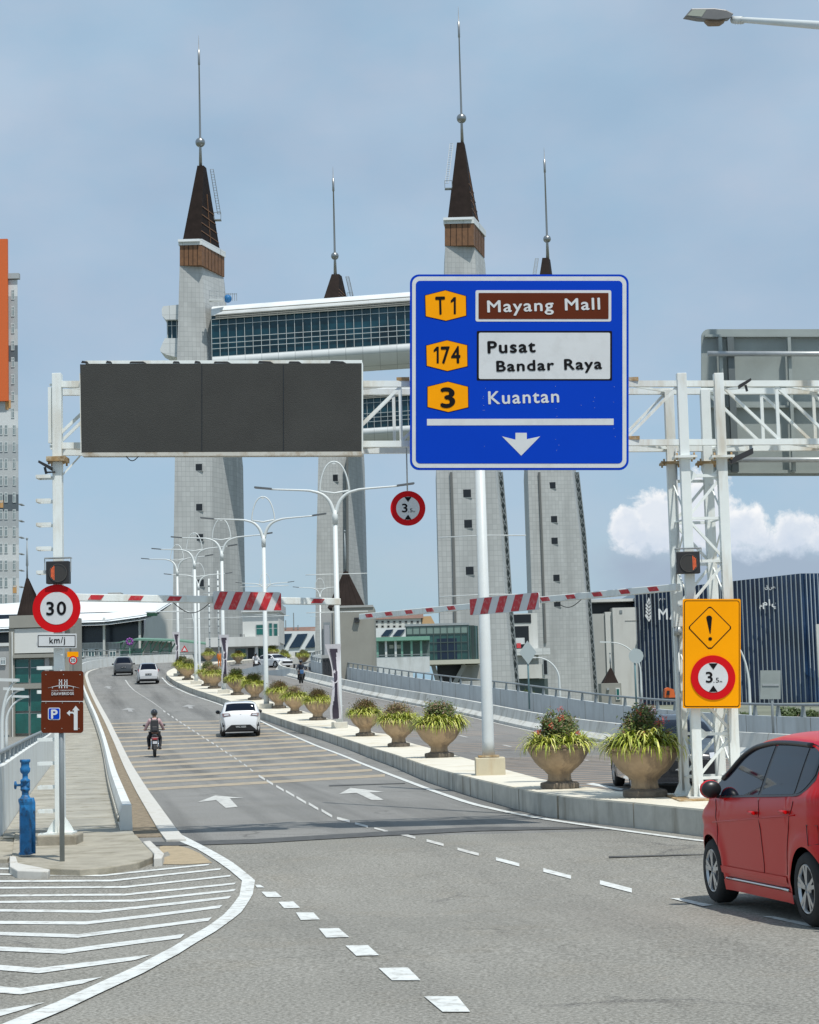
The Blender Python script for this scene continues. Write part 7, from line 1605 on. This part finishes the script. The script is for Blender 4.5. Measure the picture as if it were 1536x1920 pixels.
# ---- black car behind the nearest planter
PB = paint('black_car_paint', (.012, .013, .017), .22)
bc_ = Car(4.3, 1.75, sedan_top(4.3, 1.42), .9, (-1.25, 1.32), .31, PB, 'black car in the opposite road, half hidden behind the nearest planter', loc=(4.85, 36.6, zr(38)), rz=math.pi + .02)
c = bc_; c.wheels(5, .2); side_glass(c, -1.2, -.9, -.1, 1.1, .03, .12); c.mirrors(.9, .95); c.over('windscreen', M_cglass, .62, 1.2, .9)
mb = MB(); mb.prism([(-.6, 2.16, .32), (.6, 2.16, .32), (.55, 2.16, .6), (-.55, 2.16, .6)], (0, -.1, 0)); mb.build('grille', M_cblack, c.root, False)
mb = MB(); mb.box(-.25, .25, 2.165, 2.18, .40, .52); pl = mb.build('number_plate', M_plate, c.root, False)
for s_, tx, z0, z1 in ((0, 'M8', .47, .51), (0, '4594', .41, .455)):
    cu = bpy.data.curves.new('t', 'FONT'); cu.body = tx; cu.size = 1; o = bpy.data.objects.new('t', cu); C.objects.link(o); bpy.context.view_layer.update(); dg = bpy.context.evaluated_depsgraph_get(); me = o.evaluated_get(dg).to_mesh(); vs = [v.co.copy() for v in me.vertices]; fs = [tuple(q.vertices) for q in me.polygons]; bpy.data.objects.remove(o); bpy.data.curves.remove(cu)
    xa, xb = min(v.x for v in vs), max(v.x for v in vs); ya, yb = min(v.y for v in vs), max(v.y for v in vs); wd_ = .09 if tx == 'M8' else .16; mb = MB(); mb.add([(wd_ - 2 * wd_ * (v.x - xa) / (xb - xa), 2.184, z0 + (z1 - z0) * (v.y - ya) / (yb - ya)) for v in vs], fs); mb.build('lettering', M_swhite, pl, False)
for g_ in (-1, 1): mb = MB(); mb.prism([(g_ * .5, 2.12, .62), (g_ * .8, 2.0, .64), (g_ * .82, 1.9, .74), (g_ * .5, 2.04, .72)], (0, -.1, 0)); mb.build('headlight', M_lens, c.root, False)
# ================================================================ RIDERS AND MOTORCYCLES
def skin_body(name, mt, parent, nodes, edges, rootv=0, levels=1):
    me = bpy.data.meshes.new(name); me.from_pydata([n[0] for n in nodes], edges, []); o = bpy.data.objects.new(name, me); C.objects.link(o); o.parent = parent
    me.materials.append(mt); sk = o.modifiers.new('skin', 'SKIN'); sk.use_smooth_shade = True
    lay = me.skin_vertices[0].data if me.skin_vertices else None
    if lay is None:
        bm = bmesh.new(); bm.from_mesh(me); bm.verts.layers.skin.verify(); bm.to_mesh(me); bm.free(); lay = me.skin_vertices[0].data
    for i, n in enumerate(nodes): lay[i].radius = (n[1], n[1] if len(n) < 3 else n[2]); lay[i].use_root = (i == rootv)
    sb_ = o.modifiers.new('sub', 'SUBSURF'); sb_.levels = levels; sb_.render_levels = levels; return o
def motorcycle(label, loc, rz, red):
    r = T('motorcycle', label, 'motorcycle', loc, None, rz)
    for y in (-.62, .62):
        e = T0('wheel', r, (0, y, .28)); mb = MB(); mb.lathe([(.20, -.04), (.26, -.045), (.285, 0), (.26, .045), (.20, .04), (.20, -.04)], (0, 0, 0), 28, 'x', cap=False); mb.build('tyre', M_tyre, e, False)
        mb = MB(); mb.lathe([(.2, -.025), (.2, .025), (.185, .0)], (0, 0, 0), 24, 'x', cap=False)
        for k in range(5): a = k * 1.2566; mb.bar((0, 0, 0), (0, .19 * math.cos(a), .19 * math.sin(a)), .025, .02, up=(1, 0, 0))
        mb.lathe([(.04, -.06), (.04, .06)], (0, 0, 0), 10, 'x'); mb.build('rim', M_dark, e, False)
    mb = MB(); mb.tube([(0, -.72, .62), (0, -.5, .62), (0, -.1, .52), (0, .1, .45), (0, .28, .55), (0, .42, .85)], [.07, .10, .11, .10, .10, .07], 12); mb.tube([(0, -.25, .35), (0, .2, .33)], .11, 10); mb.build('frame_cover', M_black, r, False)
    mb = MB(); mb.tube([(0, -.60, .74), (0, -.3, .77), (0, .0, .73)], [.09, .12, .10], 12); mb.build('seat', M_dark, r, False)
    mb = MB(); mb.prism([(-.11, -.78, .63), (.11, -.78, .63), (.14, -.74, .74), (-.14, -.74, .74)], (0, .2, .02)); mb.build('tail_cowl', red, r, False, bevel=.02)
    mb = MB(); mb.prism([(-.06, -.80, .66), (.06, -.80, .66), (.08, -.78, .71), (-.08, -.78, .71)], (0, .04, 0)); mb.build('tail_light', M_tail, r, False)
    mb = MB(); mb.prism([(-.06, -.84, .46), (.06, -.84, .46), (.085, -.78, .62), (-.085, -.78, .62)], (0, .02, 0)); mb.prism([(-.05, -.9, .3), (.05, -.9, .3), (.06, -.84, .46), (-.06, -.84, .46)], (0, .02, 0)); mg = mb.build('mudguard', M_black, r, False)
    mb = MB(); mb.box(-.085, .085, -.86, -.85, .50, .60); mb.build('number_plate', mat('bright_plate', (.55, .56, .58), .4), mg, False)
    for s in (-1, 1):
        mb = MB(); mb.tube([(.05 * s, .45, .95), (.2 * s, .42, 1.02), (.36 * s, .36, 1.0)], [.016, .016, .02], 8); h = mb.build('handlebar', M_black, r, False)
        mb = MB(); mb.tube([(.3 * s, .4, 1.0), (.36 * s, .42, 1.14)], .008, 6); mb.ball((.37 * s, .41, 1.18), 1, 8, (.06, .02, .04)); mb.build('mirror', M_black, h, False)
        mb = MB(); mb.tube([(.05 * s, .62, .28), (.05 * s, .45, .9)], .022, 8); mb.build('fork', M_dark, r, False)
        mb = MB(); mb.tube([(.08 * s, -.05, .30), (.26 * s, -.05, .29)], .015, 6); mb.build('footrest', M_dark, r, False)
        mb = MB(); mb.tube([(.12 * s, -.62, .3), (.12 * s, -.5, .62)], .022, 8); mb.build('shock_absorber', M_chrome, r, False)
    mb = MB(); mb.tube([(.14, -.1, .3), (.16, -.4, .32), (.17, -.78, .40)], [.025, .045, .05], 10); mb.build('exhaust', M_dark, r, False)
    mb = MB(); mb.prism([(-.12, .5, .70), (.12, .5, .70), (.15, .42, 1.0), (-.15, .42, 1.0)], (0, .06, .02)); mb.build('front_cowl', red, r, False, bevel=.02)
    return r
def rider(label, loc, rz, shirt, trousers, helmet, pack=True):
    r = T('person', label, 'person', loc, None, rz)
    hip = Vector((0, -.22, .86)); N_ = [(hip, .15, .12), (Vector((0, -.2, 1.02)), .145, .105), (Vector((0, -.14, 1.2)), .165, .11), (Vector((0, -.09, 1.36)), .15, .10), (Vector((0, -.06, 1.45)), .062, .06), (Vector((0, -.03, 1.55)), .075, .085), (Vector((0, -.02, 1.63)), .09, .1)]; E_ = [(0, 1), (1, 2), (2, 3), (3, 4), (4, 5), (5, 6)]
    for s in (-1, 1):
        k = len(N_); N_ += [(Vector((.17 * s, -.09, 1.37)), .068), (Vector((.29 * s, -.02, 1.16)), .052), (Vector((.34 * s, .17, 1.02)), .040), (Vector((.36 * s, .27, 1.01)), .032)]; E_ += [(3, k), (k, k + 1), (k + 1, k + 2), (k + 2, k + 3)]
        k = len(N_); N_ += [(Vector((.11 * s, -.12, .82)), .095), (Vector((.22 * s, .22, .72)), .072), (Vector((.20 * s, .02, .42)), .055), (Vector((.20 * s, -.02, .33)), .045), (Vector((.22 * s, .1, .31)), .04)]; E_ += [(0, k), (k, k + 1), (k + 1, k + 2), (k + 2, k + 3), (k + 3, k + 4)]
    b = skin_body('body', M_skin, r, N_, E_)
    # clothing: shirt and trousers as slightly larger skins over the same joints
    sh = [(hip + Vector((0, 0, .02)), .165, .135), (N_[1][0], .16, .12), (N_[2][0], .18, .125), (N_[3][0], .165, .115), (N_[4][0] - Vector((0, 0, .03)), .075, .075)]; se = [(0, 1), (1, 2), (2, 3), (3, 4)]
    for s in (-1, 1): k = len(sh); sh += [(Vector((.175 * s, -.09, 1.37)), .085), (Vector((.27 * s, -.03, 1.2)), .07), (Vector((.31 * s, .06, 1.1)), .06), (Vector((.345 * s, .2, 1.02)), .05)]; se += [(3, k), (k, k + 1), (k + 1, k + 2), (k + 2, k + 3)]
    skin_body('shirt', shirt, b, sh, se)
    tr = [(hip - Vector((0, 0, .03)), .165, .14)]; te = []
    for s in (-1, 1): k = len(tr); tr += [(Vector((.11 * s, -.12, .82)), .11), (Vector((.22 * s, .22, .72)), .085), (Vector((.20 * s, .02, .44)), .068), (Vector((.20 * s, -.02, .36)), .06)]; te += [(0, k), (k, k + 1), (k + 1, k + 2), (k + 2, k + 3)]
    skin_body('trousers', trousers, b, tr, te)
    for s in (-1, 1): mb = MB(); mb.ball((.215 * s, .06, .31), 1, 8, (.05, .13, .045)); mb.build('shoe', M_black, b, False)
    for s in (-1, 1):                                    # hands closed on the grips: palm, four fingers and thumb
        hn = [(Vector((.355 * s, .26, 1.015)), .026), (Vector((.365 * s, .32, 1.03)), .03)]; he = [(0, 1)]
        for i in range(4): k = len(hn); o_ = Vector(((.335 + .02 * i) * s, 0, 0)); hn += [(Vector((o_.x, .36, 1.035)), .009), (Vector((o_.x, .385, 1.01)), .009), (Vector((o_.x, .365, .99)), .008)]; he += [(1, k), (k, k + 1), (k + 1, k + 2)]
        k = len(hn); hn += [(Vector((.33 * s, .33, 1.0)), .01), (Vector((.325 * s, .36, .985)), .009)]; he += [(1, k), (k, k + 1)]
        skin_body('hand', M_skin, b, hn, he)
    mb = MB(); mb.ball((0, -.02, 1.655), 1, 14, (.135, .16, .145)); hl = mb.build('helmet', helmet, r, False)
    mb = MB(); mb.tube([(-.11, .09, 1.63), (0, .15, 1.63), (.11, .09, 1.63)], .03, 8); mb.build('visor', M_cglass, hl, False)
    if pack:
        mb = MB(); mb.hexa([(-.165, -.40, .92), (.165, -.40, .92), (.165, -.26, .94), (-.165, -.26, .94)], [(-.145, -.34, 1.39), (.145, -.34, 1.39), (.145, -.2, 1.4), (-.145, -.2, 1.4)]); bp = mb.build('backpack', M_black, r, False, bevel=.035)
        mb = MB(); mb.hexa([(-.10, -.42, .98), (.10, -.42, .98), (.10, -.37, .98), (-.10, -.37, .98)], [(-.09, -.40, 1.14), (.09, -.40, 1.14), (.09, -.35, 1.14), (-.09, -.35, 1.14)]); mb.build('pocket', M_dark, bp, False, bevel=.015)
        for s in (-1, 1): mb = MB(); mb.bar((.07 * s, -.22, 1.33), (.12 * s, -.14, 1.47), .04, .015); mb.bar((.12 * s, -.14, 1.47), (.13 * s, .0, 1.42), .04, .015); mb.build('shoulder_strap', M_black, bp, False)
    return r
mr = mat('dark_red_plastic', (.10, .012, .02), .3, coat=.6)
g = G(287, 1421); L0 = (g.x - .06, g.y + .85, zr(g.y + .85)); o1 = motorcycle('dark red scooter driving away in the left lane', L0, .16, mr); o2 = rider('rider in pale pink shirt with black backpack and black helmet on the scooter', L0, .16, M_cloth, M_trous, paint('black_helmet', (.02, .02, .022), .15)); o1.scale = o2.scale = (.92, .92, .92)
q = P(565, 1290, 140); q = (q.x, 140, zr(140) + .15); motorcycle('dark motorcycle coming the other way behind the planters', q, math.pi + .2, mat('blue_plastic', (.03, .09, .2), .3)); rider('rider in dark clothes on the oncoming motorcycle behind the planters', q, math.pi + .2, mat('dark_blue_jacket', (.03, .04, .06), .8), M_trous, MATS['black_helmet'], False)
q = P(480, 1266, 176); q = (q.x, 176, zr(176) + .1); motorcycle('small oncoming motorcycle far off below the control house', q, math.pi + .2, M_swhite); rider('far rider in white top coming the other way below the control house', q, math.pi + .2, mat('white_shirt', (.55, .55, .56), .8), M_trous, MATS['black_helmet'], False)
# orange-clad figure by the far planters
q = P(412, 1250, 200); r = T('person', 'person in orange standing by the far planters, left of the control house', 'person', (q.x, 200, zr(200)))
N_ = [(Vector((0, 0, .95)), .15, .11), (Vector((0, 0, 1.2)), .17, .11), (Vector((0, 0, 1.4)), .14, .09), (Vector((0, 0, 1.5)), .055), (Vector((0, 0, 1.62)), .085), (Vector((0, .01, 1.7)), .09)]; E_ = [(0, 1), (1, 2), (2, 3), (3, 4), (4, 5)]
for s in (-1, 1):
    k = len(N_); N_ += [(Vector((.19 * s, 0, 1.4)), .06), (Vector((.25 * s, 0, 1.12)), .045), (Vector((.25 * s, .05, .86)), .035)]; E_ += [(2, k), (k, k + 1), (k + 1, k + 2)]
    k = len(N_); N_ += [(Vector((.1 * s, 0, .85)), .09), (Vector((.11 * s, 0, .5)), .065), (Vector((.11 * s, 0, .1)), .05), (Vector((.11 * s, .1, .05)), .04)]; E_ += [(0, k), (k, k + 1), (k + 1, k + 2), (k + 2, k + 3)]
b = skin_body('body', M_skin, r, N_, E_); skin_body('overall', mat('orange_cloth', (.6, .17, .02), .8), b, [(n[0], n[1] * 1.12, (n[2] if len(n) > 2 else n[1]) * 1.12) for i, n in enumerate(N_) if i not in (3, 4, 5)], [(0, 1), (1, 2)] + [(2 + 0, 3), (3, 4), (4, 5), (0, 6), (6, 7), (7, 8), (8, 9), (2, 10), (10, 11), (11, 12), (0, 13), (13, 14), (14, 15), (15, 16)])
